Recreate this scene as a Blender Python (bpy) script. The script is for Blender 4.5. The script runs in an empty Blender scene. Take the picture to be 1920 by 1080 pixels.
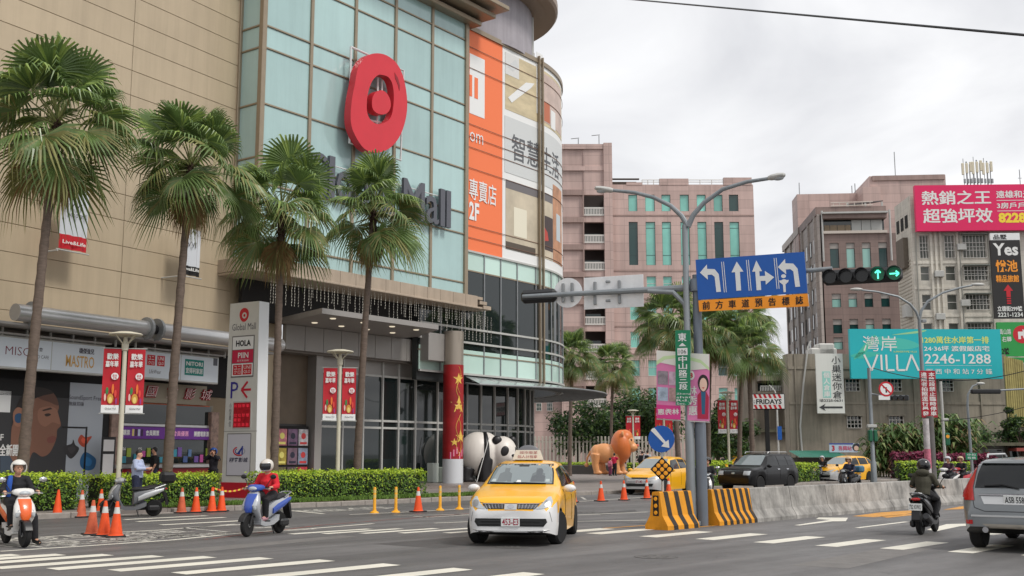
import bpy, bmesh, math, random
from mathutils import Vector, Matrix, noise
from mathutils.bvhtree import BVHTree
SC = bpy.context.scene
COL = SC.collection
R = math.radians
PI = math.pi
rnd = random.Random(7)

# ---------------------------------------------------------------- camera, sky, sun, exposure
FPX, PIT, CH = 2080.0, R(8.50), 1.65          # focal length in px of a 1920 wide frame, pitch, eye height
cam = bpy.data.objects.new('camera', bpy.data.cameras.new('camera'))
COL.objects.link(cam)
cam.data.sensor_width = 36.0
cam.data.lens = FPX / 1920 * 36.0
cam.data.clip_start, cam.data.clip_end = 0.3, 3000
cam.location = (0, 0, CH)
cam.rotation_euler = (R(90) + PIT, 0, 0)
SC.camera = cam

SUN_EL, SUN_AZ = R(50), R(124)                # azimuth clockwise from +Y: behind and right of the camera
world = bpy.data.worlds.new('World')
SC.world = world
world.use_nodes = True
wn, wl = world.node_tree.nodes, world.node_tree.links
wn.clear()
def WN(t, **k):
 n = wn.new(t)
 for a, v in k.items():
  setattr(n, a, v)
 return n
sky = WN('ShaderNodeTexSky', sky_type='NISHITA', sun_disc=False, sun_elevation=SUN_EL, sun_rotation=SUN_AZ, air_density=1.0, dust_density=4.0)
tc = WN('ShaderNodeTexCoord'); sep = WN('ShaderNodeSeparateXYZ')
wl.new(tc.outputs['Generated'], sep.inputs[0])
mx = WN('ShaderNodeMath', operation='ABSOLUTE'); wl.new(sep.outputs['Z'], mx.inputs[0])
ad = WN('ShaderNodeMath', operation='ADD'); ad.inputs[1].default_value = 0.22; wl.new(mx.outputs[0], ad.inputs[0])
dv = WN('ShaderNodeVectorMath', operation='DIVIDE'); cb = WN('ShaderNodeCombineXYZ')
for k in range(3): wl.new(ad.outputs[0], cb.inputs[k])
wl.new(tc.outputs['Generated'], dv.inputs[0]); wl.new(cb.outputs[0], dv.inputs[1])
nz = WN('ShaderNodeTexNoise'); nz.inputs['Scale'].default_value = 1.7; nz.inputs['Detail'].default_value = 6; nz.inputs['Roughness'].default_value = .5
nz.inputs['Distortion'].default_value = .5
wl.new(dv.outputs[0], nz.inputs['Vector'])
rp = WN('ShaderNodeValToRGB')
rp.color_ramp.elements[0].position = .36; rp.color_ramp.elements[0].color = (.62, .625, .65, 1)
rp.color_ramp.elements[1].position = .66; rp.color_ramp.elements[1].color = (.92, .92, .925, 1)
wl.new(nz.outputs['Fac'], rp.inputs[0])
sc_ = WN('ShaderNodeVectorMath', operation='SCALE'); sc_.inputs['Scale'].default_value = 8.6
wl.new(rp.outputs[0], sc_.inputs[0])
mixs = WN('ShaderNodeMixRGB'); mixs.inputs[0].default_value = .94
wl.new(sky.outputs[0], mixs.inputs[1]); wl.new(sc_.outputs[0], mixs.inputs[2])
bg = WN('ShaderNodeBackground'); bg.inputs['Strength'].default_value = 0.10
wl.new(mixs.outputs[0], bg.inputs[0])
wo = WN('ShaderNodeOutputWorld'); wl.new(bg.outputs[0], wo.inputs[0])

sun = bpy.data.objects.new('sun', bpy.data.lights.new('sun', 'SUN'))
COL.objects.link(sun)
sun.data.energy = 1.5
sun.data.angle = R(14)
sun.data.color = (1, .96, .9)
sd = Vector((math.sin(SUN_AZ) * math.cos(SUN_EL), math.cos(SUN_AZ) * math.cos(SUN_EL), math.sin(SUN_EL)))
sun.rotation_euler = sd.to_track_quat('Z', 'Y').to_euler()
vs = SC.view_settings
vs.view_transform = 'Standard'; vs.look = 'None'; vs.exposure = 0.5; vs.gamma = 1.0; vs.use_curve_mapping = False
SC.cycles.max_bounces = 5; SC.cycles.diffuse_bounces = 3; SC.cycles.glossy_bounces = 3; SC.cycles.transmission_bounces = 4
SC.cycles.transparent_max_bounces = 6
SC.cycles.use_denoising = True

# ---------------------------------------------------------------- where a sight line meets the place
CP, SP = math.cos(PIT), math.sin(PIT)
def ray(px, py):
 u, v = (px - 960) / FPX, (540 - py) / FPX
 return Vector((u, CP - v * SP, SP + v * CP))
def at(px, py, Y):
 d = ray(px, py); s = Y / d.y
 return Vector((d.x * s, Y, CH + d.z * s))
def g(px, py, z=0.0):
 d = ray(px, py); s = (z - CH) / d.z
 return Vector((d.x * s, d.y * s, z))
def pix(p):
 x, y, z = p[0], p[1], p[2] - CH
 dep = y * CP + z * SP
 return 960 + FPX * x / dep, 540 - FPX * (-y * SP + z * CP) / dep
class Fr:
 """A vertical frame: x along a heading (from +Y, clockwise), y away from the viewer, z up."""
 def __init__(s, ox, oy, th):
  s.o = Vector((ox, oy)); s.ax = Vector((math.sin(R(th)), math.cos(R(th)))); s.ay = Vector((-s.ax.y, s.ax.x)); s.rz = R(90 - th)
 def W(s, x, y, z=0):
  p = s.o + s.ax * x + s.ay * y
  return Vector((p.x, p.y, z))
 def inv(s, px, py, yo=0.0):
  d = ray(px, py); t = (yo + s.o.dot(s.ay)) / Vector((d.x, d.y)).dot(s.ay)
  p = Vector((d.x * t, d.y * t)) - s.o
  return p.dot(s.ax), CH + d.z * t
 def L(s, p):
  q = Vector((p[0], p[1])) - s.o
  return q.dot(s.ax), q.dot(s.ay)

# ---------------------------------------------------------------- materials
def lin(c):
 if isinstance(c, str):
  c = [int(c[i:i + 2], 16) for i in (1, 3, 5)]
 return tuple((v / 255 / 12.92 if v / 255 <= .04045 else ((v / 255 + .055) / 1.055) ** 2.4) for v in c)
MATS = {}
def M(name, c=(128, 128, 128), rough=.6, metal=0.0, var=.0, scale=3.0, bump=0.0, bscale=None, coat=0.0, streak=0.0, spec=.5, emit=None, estr=1.0, alpha=1.0, trans=0.0, sx=(1, 1, 1), orand=0.0):
 """Principled paint with optional world-space mottling (var), vertical run-off streaks and bump."""
 if name in MATS:
  return MATS[name]
 m = bpy.data.materials.new(name); MATS[name] = m
 m.use_nodes = True
 nt = m.node_tree; N, Lk = nt.nodes, nt.links
 b = N['Principled BSDF']
 col = lin(c)
 m.diffuse_color = (*col, 1)
 b.inputs['Base Color'].default_value = (*col, 1)
 b.inputs['Roughness'].default_value = rough
 b.inputs['Metallic'].default_value = metal
 b.inputs['Specular IOR Level'].default_value = spec
 b.inputs['Coat Weight'].default_value = coat
 b.inputs['Coat Roughness'].default_value = .08
 if trans: b.inputs['Transmission Weight'].default_value = trans
 if alpha < 1: b.inputs['Alpha'].default_value = alpha
 if emit:
  b.inputs['Emission Color'].default_value = (*lin(emit), 1); b.inputs['Emission Strength'].default_value = estr
 if var or bump or streak:
  geo = N.new('ShaderNodeNewGeometry')
  mp = N.new('ShaderNodeMapping'); mp.inputs['Scale'].default_value = sx
  Lk.new(geo.outputs['Position'], mp.inputs[0])
 src = None
 if var:
  n = N.new('ShaderNodeTexNoise'); n.inputs['Scale'].default_value = scale; n.inputs['Detail'].default_value = 7; n.inputs['Roughness'].default_value = .62
  Lk.new(mp.outputs[0], n.inputs['Vector'])
  r = N.new('ShaderNodeMapRange'); r.inputs['From Min'].default_value = .3; r.inputs['From Max'].default_value = .7
  r.inputs['To Min'].default_value = 1 - var; r.inputs['To Max'].default_value = 1 + var * .7
  Lk.new(n.outputs['Fac'], r.inputs[0]); src = r.outputs[0]
 if streak:
  mp2 = N.new('ShaderNodeMapping'); mp2.inputs['Scale'].default_value = (1, 1, .06)
  Lk.new(geo.outputs['Position'], mp2.inputs[0])
  n2 = N.new('ShaderNodeTexNoise'); n2.inputs['Scale'].default_value = 2.6; n2.inputs['Detail'].default_value = 6; n2.inputs['Roughness'].default_value = .7
  Lk.new(mp2.outputs[0], n2.inputs['Vector'])
  r2 = N.new('ShaderNodeMapRange'); r2.inputs['From Min'].default_value = .42; r2.inputs['From Max'].default_value = .72
  r2.inputs['To Min'].default_value = 1; r2.inputs['To Max'].default_value = 1 - streak
  Lk.new(n2.outputs['Fac'], r2.inputs[0])
  if src is None: src = r2.outputs[0]
  else:
   mm = N.new('ShaderNodeMath'); mm.operation = 'MULTIPLY'
   Lk.new(src, mm.inputs[0]); Lk.new(r2.outputs[0], mm.inputs[1]); src = mm.outputs[0]
 if orand:
  oi = N.new('ShaderNodeObjectInfo'); r4 = N.new('ShaderNodeMapRange'); r4.inputs['To Min'].default_value = 1 - orand; r4.inputs['To Max'].default_value = 1 + orand * .6
  Lk.new(oi.outputs['Random'], r4.inputs[0])
  if src is None: src = r4.outputs[0]
  else:
   mm = N.new('ShaderNodeMath'); mm.operation = 'MULTIPLY'; Lk.new(src, mm.inputs[0]); Lk.new(r4.outputs[0], mm.inputs[1]); src = mm.outputs[0]
 if src is not None:
  v = N.new('ShaderNodeVectorMath'); v.operation = 'SCALE'; v.inputs[0].default_value = col
  Lk.new(src, v.inputs['Scale']); Lk.new(v.outputs[0], b.inputs['Base Color'])
 if bump:
  n3 = N.new('ShaderNodeTexNoise'); n3.inputs['Scale'].default_value = bscale or scale * 6; n3.inputs['Detail'].default_value = 4
  Lk.new(mp.outputs[0], n3.inputs['Vector'])
  bp = N.new('ShaderNodeBump'); bp.inputs['Strength'].default_value = bump; bp.inputs['Distance'].default_value = .02
  Lk.new(n3.outputs['Fac'], bp.inputs['Height']); Lk.new(bp.outputs[0], b.inputs['Normal'])
 return m

# ---------------------------------------------------------------- mesh builder
TXT = {}
def raw_text(s, bold, font_shear=0.0, spacing=1.0):
 k = (s, bold, font_shear, spacing)
 if k not in TXT:
  c = bpy.data.curves.new('lettering', 'FONT'); c.body = s; c.size = 1; c.resolution_u = 2; c.offset = bold; c.shear = font_shear
  c.space_character = spacing
  o = bpy.data.objects.new('lettering', c)
  me = bpy.data.meshes.new_from_object(o)
  vs_ = [(v.co.x, v.co.y) for v in me.vertices]; fs = [tuple(p.vertices) for p in me.polygons]
  bpy.data.objects.remove(o); bpy.data.meshes.remove(me); bpy.data.curves.remove(c)
  TXT[k] = (vs_, fs)
 return TXT[k]
class MB:
 def __init__(s): s.v, s.f, s.mi, s.T = [], [], [], None
 def add(s, vs_, fs, mi=0):
  o = len(s.v)
  if s.T is not None: vs_ = [s.T @ Vector(p) for p in vs_]
  s.v.extend(tuple(p) for p in vs_)
  for f in fs: s.f.append(tuple(i + o for i in f)); s.mi.append(mi)
  return s
 def box(s, x0, x1, y0, y1, z0, z1, mi=0):
  if x0 > x1: x0, x1 = x1, x0
  if y0 > y1: y0, y1 = y1, y0
  if z0 > z1: z0, z1 = z1, z0
  return s.add([(x, y, z) for z in (z0, z1) for x, y in ((x0, y0), (x1, y0), (x1, y1), (x0, y1))],
      [(3, 2, 1, 0), (4, 5, 6, 7), (0, 1, 5, 4), (1, 2, 6, 5), (2, 3, 7, 6), (3, 0, 4, 7)], mi)
 def rbox(s, x0, x1, y0, y1, z0, z1, r=.03, mi=0):
  """box with chamfered edges"""
  if x0 > x1: x0, x1 = x1, x0
  if y0 > y1: y0, y1 = y1, y0
  if z0 > z1: z0, z1 = z1, z0
  c = Vector(((x0 + x1) / 2, (y0 + y1) / 2, (z0 + z1) / 2)); h = ((x1 - x0) / 2, (y1 - y0) / 2, (z1 - z0) / 2)
  r = min(r, *[q * .9 for q in h])
  vs_, idx = [], {}
  for sx in (-1, 1):
   for sy in (-1, 1):
    for sz in (-1, 1):
     sg = (sx, sy, sz)
     for a in range(3):
      p = [c[k] + sg[k] * (h[k] - (r if k != a else 0)) for k in range(3)]
      idx[sg, a] = len(vs_); vs_.append(p)
  fs = []
  for a in range(3):
   b, d = (a + 1) % 3, (a + 2) % 3
   for sa in (-1, 1):
    q = []
    for sb, sdd in ((-1, -1), (1, -1), (1, 1), (-1, 1)):
     g_ = [0, 0, 0]; g_[a], g_[b], g_[d] = sa, sb, sdd
     q.append(idx[tuple(g_), a])
    fs.append(tuple(q if sa > 0 else q[::-1]))
   for sb in (-1, 1):
    for sdd in (-1, 1):
     g0, g1 = [0, 0, 0], [0, 0, 0]
     g0[a], g1[a] = -1, 1; g0[b] = g1[b] = sb; g0[d] = g1[d] = sdd
     q = [idx[tuple(g0), b], idx[tuple(g1), b], idx[tuple(g1), d], idx[tuple(g0), d]]
     fs.append(tuple(q if sb * sdd < 0 else q[::-1]))
  for sx in (-1, 1):
   for sy in (-1, 1):
    for sz in (-1, 1):
     q = [idx[(sx, sy, sz), a] for a in range(3)]
     fs.append(tuple(q if sx * sy * sz > 0 else q[::-1]))
  return s.add(vs_, fs, mi)
 def poly(s, pts, mi=0): return s.add(pts, [tuple(range(len(pts)))], mi)
 def prism(s, pts, y0, y1, mi=0, mi2=None):
  """outline in (x, z), extruded from y0 (towards the viewer) to y1"""
  a = sum(pts[i - 1][0] * pts[i][1] - pts[i][0] * pts[i - 1][1] for i in range(len(pts)))
  if a < 0: pts = pts[::-1]
  n = len(pts)
  vs_ = [(x, y0, z) for x, z in pts] + [(x, y1, z) for x, z in pts]
  s.add(vs_, [tuple(range(n)), tuple(range(2 * n - 1, n - 1, -1))], mi)
  return s.add(vs_, [(i, n + i, n + (i + 1) % n, (i + 1) % n) for i in range(n)], mi if mi2 is None else mi2)
 def prz(s, pts, z0, z1, mi=0):
  """outline in (x, y), from z0 up to z1"""
  a = sum(pts[i - 1][0] * pts[i][1] - pts[i][0] * pts[i - 1][1] for i in range(len(pts)))
  if a < 0: pts = pts[::-1]
  n = len(pts)
  return s.add([(x, y, z0) for x, y in pts] + [(x, y, z1) for x, y in pts],
      [tuple(range(n - 1, -1, -1)), tuple(range(n, 2 * n))] + [(i, (i + 1) % n, n + (i + 1) % n, n + i) for i in range(n)], mi)
 def tube(s, pts, r, n=8, mi=0, cap=True):
  pts = [Vector(p) for p in pts]
  rr = r if isinstance(r, (list, tuple)) else [r] * len(pts)
  vs_, fs = [], []
  ref = None
  for i, p in enumerate(pts):
   t = (pts[min(i + 1, len(pts) - 1)] - pts[max(i - 1, 0)])
   if t.length < 1e-9: t = Vector((0, 0, 1))
   t.normalize()
   if ref is None: ref = Vector((0, 0, 1)) if abs(t.z) < .9 else Vector((1, 0, 0))
   a = t.cross(ref); a = a.normalized() if a.length > 1e-6 else t.orthogonal().normalized()
   b = a.cross(t); ref = b
   b = -b
   for k in range(n):
    w = 2 * PI * k / n
    vs_.append(p + (a * math.cos(w) + b * math.sin(w)) * rr[i])
  for i in range(len(pts) - 1):
   for k in range(n):
    fs.append((i * n + k, (i + 1) * n + k, (i + 1) * n + (k + 1) % n, i * n + (k + 1) % n))
  if cap: fs += [tuple(range(n)), tuple(range((len(pts) - 1) * n + n - 1, (len(pts) - 1) * n - 1, -1))]
  return s.add(vs_, fs, mi)
 def lathe(s, prof, n=16, c=(0, 0, 0), axis='z', mi=0):
  """profile [(radius, height)] turned about an axis; start low for outward normals"""
  vs_, fs = [], []
  for r, h in prof:
   for k in range(n):
    w = 2 * PI * k / n; a, b = r * math.cos(w), r * math.sin(w)
    vs_.append({'z': (c[0] + a, c[1] + b, c[2] + h), 'y': (c[0] + b, c[1] + h, c[2] + a), 'x': (c[0] + h, c[1] + a, c[2] + b)}[axis])
  m = len(prof)
  for i in range(m - 1):
   for k in range(n): fs.append((i * n + k, i * n + (k + 1) % n, (i + 1) * n + (k + 1) % n, (i + 1) * n + k))
  if prof[0][0] > 1e-6: fs.append(tuple(range(n - 1, -1, -1)))
  if prof[-1][0] > 1e-6: fs.append(tuple(range((m - 1) * n, m * n)))
  return s.add(vs_, fs, mi)
 def ball(s, c, r, nu=12, nv=8, mi=0):
  rx, ry, rz = (r, r, r) if not isinstance(r, (tuple, list)) else r
  vs_, fs = [(c[0], c[1], c[2] - rz)], []
  for j in range(1, nv):
   t = PI * j / nv
   for k in range(nu):
    w = 2 * PI * k / nu
    vs_.append((c[0] + rx * math.sin(t) * math.cos(w), c[1] + ry * math.sin(t) * math.sin(w), c[2] - rz * math.cos(t)))
  vs_.append((c[0], c[1], c[2] + rz))
  for k in range(nu): fs.append((0, 1 + (k + 1) % nu, 1 + k))
  for j in range(nv - 2):
   for k in range(nu):
    a, b = 1 + j * nu, 1 + (j + 1) * nu
    fs.append((a + k, a + (k + 1) % nu, b + (k + 1) % nu, b + k))
  a = 1 + (nv - 2) * nu
  for k in range(nu): fs.append((a + k, a + (k + 1) % nu, len(vs_) - 1))
  return s.add(vs_, fs, mi)
 def loft(s, secs, mi=0, cap=True, closed=True):
  """rings of equal length joined in order"""
  n = len(secs[0]); vs_ = [p for q in secs for p in q]; fs = []
  for i in range(len(secs) - 1):
   for k in range(n if closed else n - 1):
    fs.append((i * n + k, i * n + (k + 1) % n, (i + 1) * n + (k + 1) % n, (i + 1) * n + k))
  if cap: fs += [tuple(range(n - 1, -1, -1)), tuple(range((len(secs) - 1) * n, len(secs) * n))]
  return s.add(vs_, fs, mi)
 def disc(s, x, z, r, y, n=24, mi=0, rz=None):
  rz = rz or r
  return s.poly([(x + r * math.cos(2 * PI * k / n), y, z + rz * math.sin(2 * PI * k / n)) for k in range(n)], mi)
 def rect(s, x0, x1, z0, z1, y, mi=0): return s.poly([(x0, y, z0), (x1, y, z0), (x1, y, z1), (x0, y, z1)], mi)
 def text(s, t, x0, x1, z0, z1, y=0.0, mi=0, bold=.02, fn=None, shear=0.0, depth=0.0, spacing=1.0):
  """lettering stretched to fill a rectangle, facing -y; fn maps (x, z) elsewhere"""
  cjk = any(ord(c) > 0x2e80 for c in t); dbl = cjk and bold > .012 and not fn and not depth
  if cjk: bold = min(bold, .006)
  vs_, fs = raw_text(t, bold, shear, spacing)
  if not vs_: return s
  xa, xb = min(p[0] for p in vs_), max(p[0] for p in vs_); za, zb = min(p[1] for p in vs_), max(p[1] for p in vs_)
  kx, kz = (x1 - x0) / max(xb - xa, 1e-6), (z1 - z0) / max(zb - za, 1e-6)
  q = [(x0 + (a - xa) * kx, z0 + (b - za) * kz) for a, b in vs_]
  if fn: return s.add([fn(a, b) for a, b in q], fs, mi)
  s.add([(a, y, b) for a, b in q], fs, mi)
  if dbl:
   e = (z1 - z0) * .022
   for k, (dx, dz) in enumerate(((-e, 0), (e, 0), (0, e))): s.add([(a + dx, y - .0004 * (k + 1), b + dz) for a, b in q], fs, mi)
  if depth:
   ed = {}
   for f in fs:
    for i in range(len(f)):
     a, b = f[i], f[(i + 1) % len(f)]
     if (b, a) in ed: del ed[b, a]
     else: ed[a, b] = 1
   n = len(q)
   s.add([(a, y, b) for a, b in q] + [(a, y + depth, b) for a, b in q], [(a, n + a, n + b, b) for a, b in ed], mi)
  return s
 def vtext(s, t, x0, x1, z0, z1, y=0.0, mi=0, bold=.02, gap=.12):
  n = len(t); h = (z1 - z0) / n
  for i, ch in enumerate(t):
   if ch != ' ': s.text(ch, x0, x1, z1 - (i + 1) * h + h * gap / 2, z1 - i * h - h * gap / 2, y, mi, bold)
  return s
 def mesh(s, name, mats, smooth=False, ang=35):
  me = bpy.data.meshes.new(name)
  me.from_pydata(s.v, [], s.f)
  for m in (mats if isinstance(mats, (list, tuple)) else [mats]): me.materials.append(m)
  if any(s.mi): me.polygons.foreach_set('material_index', s.mi)
  if smooth:
   me.polygons.foreach_set('use_smooth', [True] * len(me.polygons))
   me.update(); me.set_sharp_from_angle(angle=R(ang))
  me.update()
  return me
 def build(s, name, mats, parent=None, smooth=False, ang=35, label=None):
  return link(name, s.mesh(name, mats, smooth, ang), parent, label)
def link(name, me, parent=None, label=None, loc=None, rot=None):
 o = bpy.data.objects.new(name, me); COL.objects.link(o)
 if parent is not None: o.parent = parent
 if label: o['label'] = label
 if loc is not None: o.location = loc
 if rot is not None: o.rotation_euler = rot
 return o
def thing(name, label, cat, loc=(0, 0, 0), rotz=0.0, group=None):
 o = bpy.data.objects.new(name, None); COL.objects.link(o)
 o.empty_display_size = .2
 o.location = loc; o.rotation_euler = (0, 0, rotz)
 return tag(o, label, cat, group)
def tag(o, label, cat, group=None):
 o['label'] = label; o['category'] = cat
 if group: o['group'] = group
 return o
def struct(o, kind='structure'):
 o['kind'] = kind
 return o
def dup(root, loc=None, rotz=None, label=None, parent=None, scale=None):
 r = root.copy(); COL.objects.link(r)
 if parent is not None: r.parent = parent
 if loc is not None: r.location = loc
 if rotz is not None: r.rotation_euler = (0, 0, rotz)
 if scale is not None: r.scale = (scale,) * 3
 if label: r['label'] = label
 for ch in list(root.children): dup(ch, parent=r)
 return r

# shared paints
STEEL = M('galvanised_steel', (150, 153, 155), .45, .4, var=.12, scale=2, streak=.15)
PALE_STEEL = M('pale_grey_paint', (186, 186, 182), .5, 0, var=.08, scale=2, streak=.12)
DARK_METAL = M('dark_metal', (38, 38, 40), .45, .2, var=.1)
BLACK = M('black_plastic', (22, 22, 24), .4)
MATTE_BLACK = M('black_print', (18, 18, 20), .7)
WHITE = M('white_print', (225, 225, 222), .55)
RUBBER = M('rubber', (20, 20, 21), .85, var=.2, scale=8)
CHROME = M('chrome', (200, 200, 203), .15, 1.0)
GLASS_DARK = M('dark_glass', (14, 17, 18), .04, 0, spec=.6)
# ---------------------------------------------------------------- ground, pavement, kerb, painted markings
RF = Fr(-6.13, 35.4, 42)                      # road frame: x along the road, y = 0 at the kerb, negative on the road
def rf(px, py): return RF.L(g(px, py))
def asphalt():
 m = bpy.data.materials.new('asphalt'); m.use_nodes = True
 N, Lk = m.node_tree.nodes, m.node_tree.links
 b = N['Principled BSDF']; b.inputs['Roughness'].default_value = .62; b.inputs['Specular IOR Level'].default_value = .4
 geo = N.new('ShaderNodeNewGeometry')
 rot = N.new('ShaderNodeMapping'); rot.inputs['Rotation'].default_value = (0, 0, -RF.rz)
 Lk.new(geo.outputs['Position'], rot.inputs[0])
 def nz_(scale, sx, det=6, rough=.6):
  mp = N.new('ShaderNodeMapping'); mp.inputs['Scale'].default_value = sx; Lk.new(rot.outputs[0], mp.inputs[0])
  n = N.new('ShaderNodeTexNoise'); n.inputs['Scale'].default_value = scale; n.inputs['Detail'].default_value = det; n.inputs['Roughness'].default_value = rough
  Lk.new(mp.outputs[0], n.inputs['Vector']); return n.outputs['Fac']
 def rng(x, a, b_, lo, hi):
  r = N.new('ShaderNodeMapRange'); r.inputs['From Min'].default_value = a; r.inputs['From Max'].default_value = b_
  r.inputs['To Min'].default_value = lo; r.inputs['To Max'].default_value = hi; Lk.new(x, r.inputs[0]); return r.outputs[0]
 def mul(a, b_):
  q = N.new('ShaderNodeMath'); q.operation = 'MULTIPLY'; Lk.new(a, q.inputs[0]); Lk.new(b_, q.inputs[1]); return q.outputs[0]
 big = rng(nz_(.35, (.35, 1.6, 1)), .35, .65, .80, 1.16)      # long tracks along the lanes
 mid = rng(nz_(1.6, (.6, 1.2, 1)), .3, .7, .88, 1.12)
 fine = rng(nz_(55, (1, 1, 1), 3, .7), .3, .7, .78, 1.22)      # aggregate
 spots = rng(nz_(2.3, (1, 1, 1), 2, .5), .66, .78, 1, .72)     # oil spots
 vo = N.new('ShaderNodeTexVoronoi'); vo.feature = 'DISTANCE_TO_EDGE'; vo.inputs['Scale'].default_value = .32
 wp = N.new('ShaderNodeMixRGB'); wp.inputs[0].default_value = .16; Lk.new(rot.outputs[0], wp.inputs[1])
 wn_ = N.new('ShaderNodeTexNoise'); wn_.inputs['Scale'].default_value = 1.3; wn_.inputs['Detail'].default_value = 8; Lk.new(rot.outputs[0], wn_.inputs['Vector'])
 vs2 = N.new('ShaderNodeVectorMath'); vs2.operation = 'SCALE'; vs2.inputs['Scale'].default_value = 9; Lk.new(wn_.outputs['Color'], vs2.inputs[0]); Lk.new(vs2.outputs[0], wp.inputs[2])
 Lk.new(wp.outputs[0], vo.inputs['Vector'])
 crack = rng(vo.outputs['Distance'], .0, .007, .45, 1); mask = rng(nz_(.22, (1, 1, 1), 3), .5, .6, 0, 1)
 ck = N.new('ShaderNodeMixRGB'); ck.inputs[1].default_value = (1, 1, 1, 1); Lk.new(mask, ck.inputs[0]); Lk.new(crack, ck.inputs[2])
 tracks = rng(nz_(1, (.02, 1.15, 1), 2), .42, .6, .84, 1.08)
 tot = mul(mul(mul(big, mid), mul(fine, spots)), mul(ck.outputs[0], tracks))
 v = N.new('ShaderNodeVectorMath'); v.operation = 'SCALE'; v.inputs[0].default_value = (.134, .129, .127)
 Lk.new(tot, v.inputs['Scale']); Lk.new(v.outputs[0], b.inputs['Base Color'])
 Lk.new(rng(nz_(.5, (.5, 1.4, 1)), .35, .65, .42, .75), b.inputs['Roughness'])
 bp = N.new('ShaderNodeBump'); bp.inputs['Strength'].default_value = .35; bp.inputs['Distance'].default_value = .012
 Lk.new(nz_(70, (1, 1, 1), 2), bp.inputs['Height']); Lk.new(bp.outputs[0], b.inputs['Normal'])
 return m
ASPHALT = asphalt()
def worn_paint(name, c, wear=.42, scale=5.0, under=(.115, .112, .11)):
 m = bpy.data.materials.new(name); m.use_nodes = True; MATS[name] = m
 N, Lk = m.node_tree.nodes, m.node_tree.links; b = N['Principled BSDF']; b.inputs['Roughness'].default_value = .6
 geo = N.new('ShaderNodeNewGeometry')
 n = N.new('ShaderNodeTexNoise'); n.inputs['Scale'].default_value = scale; n.inputs['Detail'].default_value = 9; n.inputs['Roughness'].default_value = .78
 Lk.new(geo.outputs['Position'], n.inputs['Vector'])
 r = N.new('ShaderNodeMapRange'); r.inputs['From Min'].default_value = wear - .07; r.inputs['From Max'].default_value = wear + .03
 Lk.new(n.outputs['Fac'], r.inputs[0])
 n2 = N.new('ShaderNodeTexNoise'); n2.inputs['Scale'].default_value = .8; Lk.new(geo.outputs['Position'], n2.inputs['Vector'])
 r2 = N.new('ShaderNodeMapRange'); r2.inputs['To Min'].default_value = .72; r2.inputs['To Max'].default_value = 1.12; Lk.new(n2.outputs['Fac'], r2.inputs[0])
 v = N.new('ShaderNodeVectorMath'); v.operation = 'SCALE'; v.inputs[0].default_value = lin(c); Lk.new(r2.outputs[0], v.inputs['Scale'])
 x = N.new('ShaderNodeMixRGB'); x.inputs[1].default_value = (*under, 1); Lk.new(v.outputs[0], x.inputs[2])
 Lk.new(r.outputs[0], x.inputs[0]); Lk.new(x.outputs[0], b.inputs['Base Color'])
 return m
PAINT_W = worn_paint('road_paint_white', (226, 222, 208), .36)
PAINT_OLD = worn_paint('road_paint_worn', (200, 197, 188), .47, 7)
PAINT_Y = worn_paint('road_paint_yellow', (214, 150, 50), .43)
PAINT_R = worn_paint('road_paint_red', (150, 80, 70), .5)

def tri_grid(x0, x1, y0, y1, z, n=1):
 return MB().poly([(x0, y0, z), (x1, y0, z), (x1, y1, z), (x0, y1, z)])
struct(tri_grid(-1500, 1500, -400, 1600, 0).build('ground', ASPHALT))

def pavers(name, c, bw, bh, mortar=.012, dark=.6, rot=0.0, rough=.6):
 m = bpy.data.materials.new(name); m.use_nodes = True
 N, Lk = m.node_tree.nodes, m.node_tree.links; b = N['Principled BSDF']; b.inputs['Roughness'].default_value = rough
 geo = N.new('ShaderNodeNewGeometry'); mp = N.new('ShaderNodeMapping'); mp.inputs['Rotation'].default_value = (0, 0, rot); Lk.new(geo.outputs['Position'], mp.inputs[0])
 t = N.new('ShaderNodeTexBrick'); t.inputs['Scale'].default_value = 1; t.inputs['Brick Width'].default_value = bw; t.inputs['Row Height'].default_value = bh
 t.inputs['Mortar Size'].default_value = mortar; t.inputs['Bias'].default_value = 0
 cc = lin(c)
 t.inputs['Color1'].default_value = (*[q * .86 for q in cc], 1); t.inputs['Color2'].default_value = (*[q * 1.12 for q in cc], 1); t.inputs['Mortar'].default_value = (*[q * dark for q in cc], 1)
 Lk.new(mp.outputs[0], t.inputs['Vector'])
 n = N.new('ShaderNodeTexNoise'); n.inputs['Scale'].default_value = 1.2; n.inputs['Detail'].default_value = 8; Lk.new(geo.outputs['Position'], n.inputs['Vector'])
 r = N.new('ShaderNodeMapRange'); r.inputs['From Min'].default_value = .3; r.inputs['From Max'].default_value = .7; r.inputs['To Min'].default_value = .78; r.inputs['To Max'].default_value = 1.15; Lk.new(n.outputs['Fac'], r.inputs[0])
 v = N.new('ShaderNodeVectorMath'); v.operation = 'SCALE'; Lk.new(t.outputs['Color'], v.inputs[0]); Lk.new(r.outputs[0], v.inputs['Scale']); Lk.new(v.outputs[0], b.inputs['Base Color'])
 return m
PAVER = pavers('pavers', (139, 131, 126), .9, .45, rot=-RF.rz)
KERB_M = M('kerb_concrete', (150, 143, 136), .8, var=.22, scale=5, bump=.3)
PAVE_Z = .14
def rfbox(x0, x1, y0, y1, z0, z1):
 return MB().prz([tuple(RF.W(x, y))[:2] for x, y in ((x0, y0), (x1, y0), (x1, y1), (x0, y1))], z0, z1)
struct(rfbox(-40, 110, .16, 260, 0, PAVE_Z - .006).build('pavement', PAVER))
kerb = thing('kerb', 'pale concrete kerb along the planted pavement', 'kerb', RF.W(0, 0), RF.rz)
del kerb['category']; struct(kerb)
kme = [MB().rbox(.006, .994, 0, .155, -.02, PAVE_Z + (.004 * k), .018).mesh('kerb_stone', KERB_M) for k in range(3)]
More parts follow.
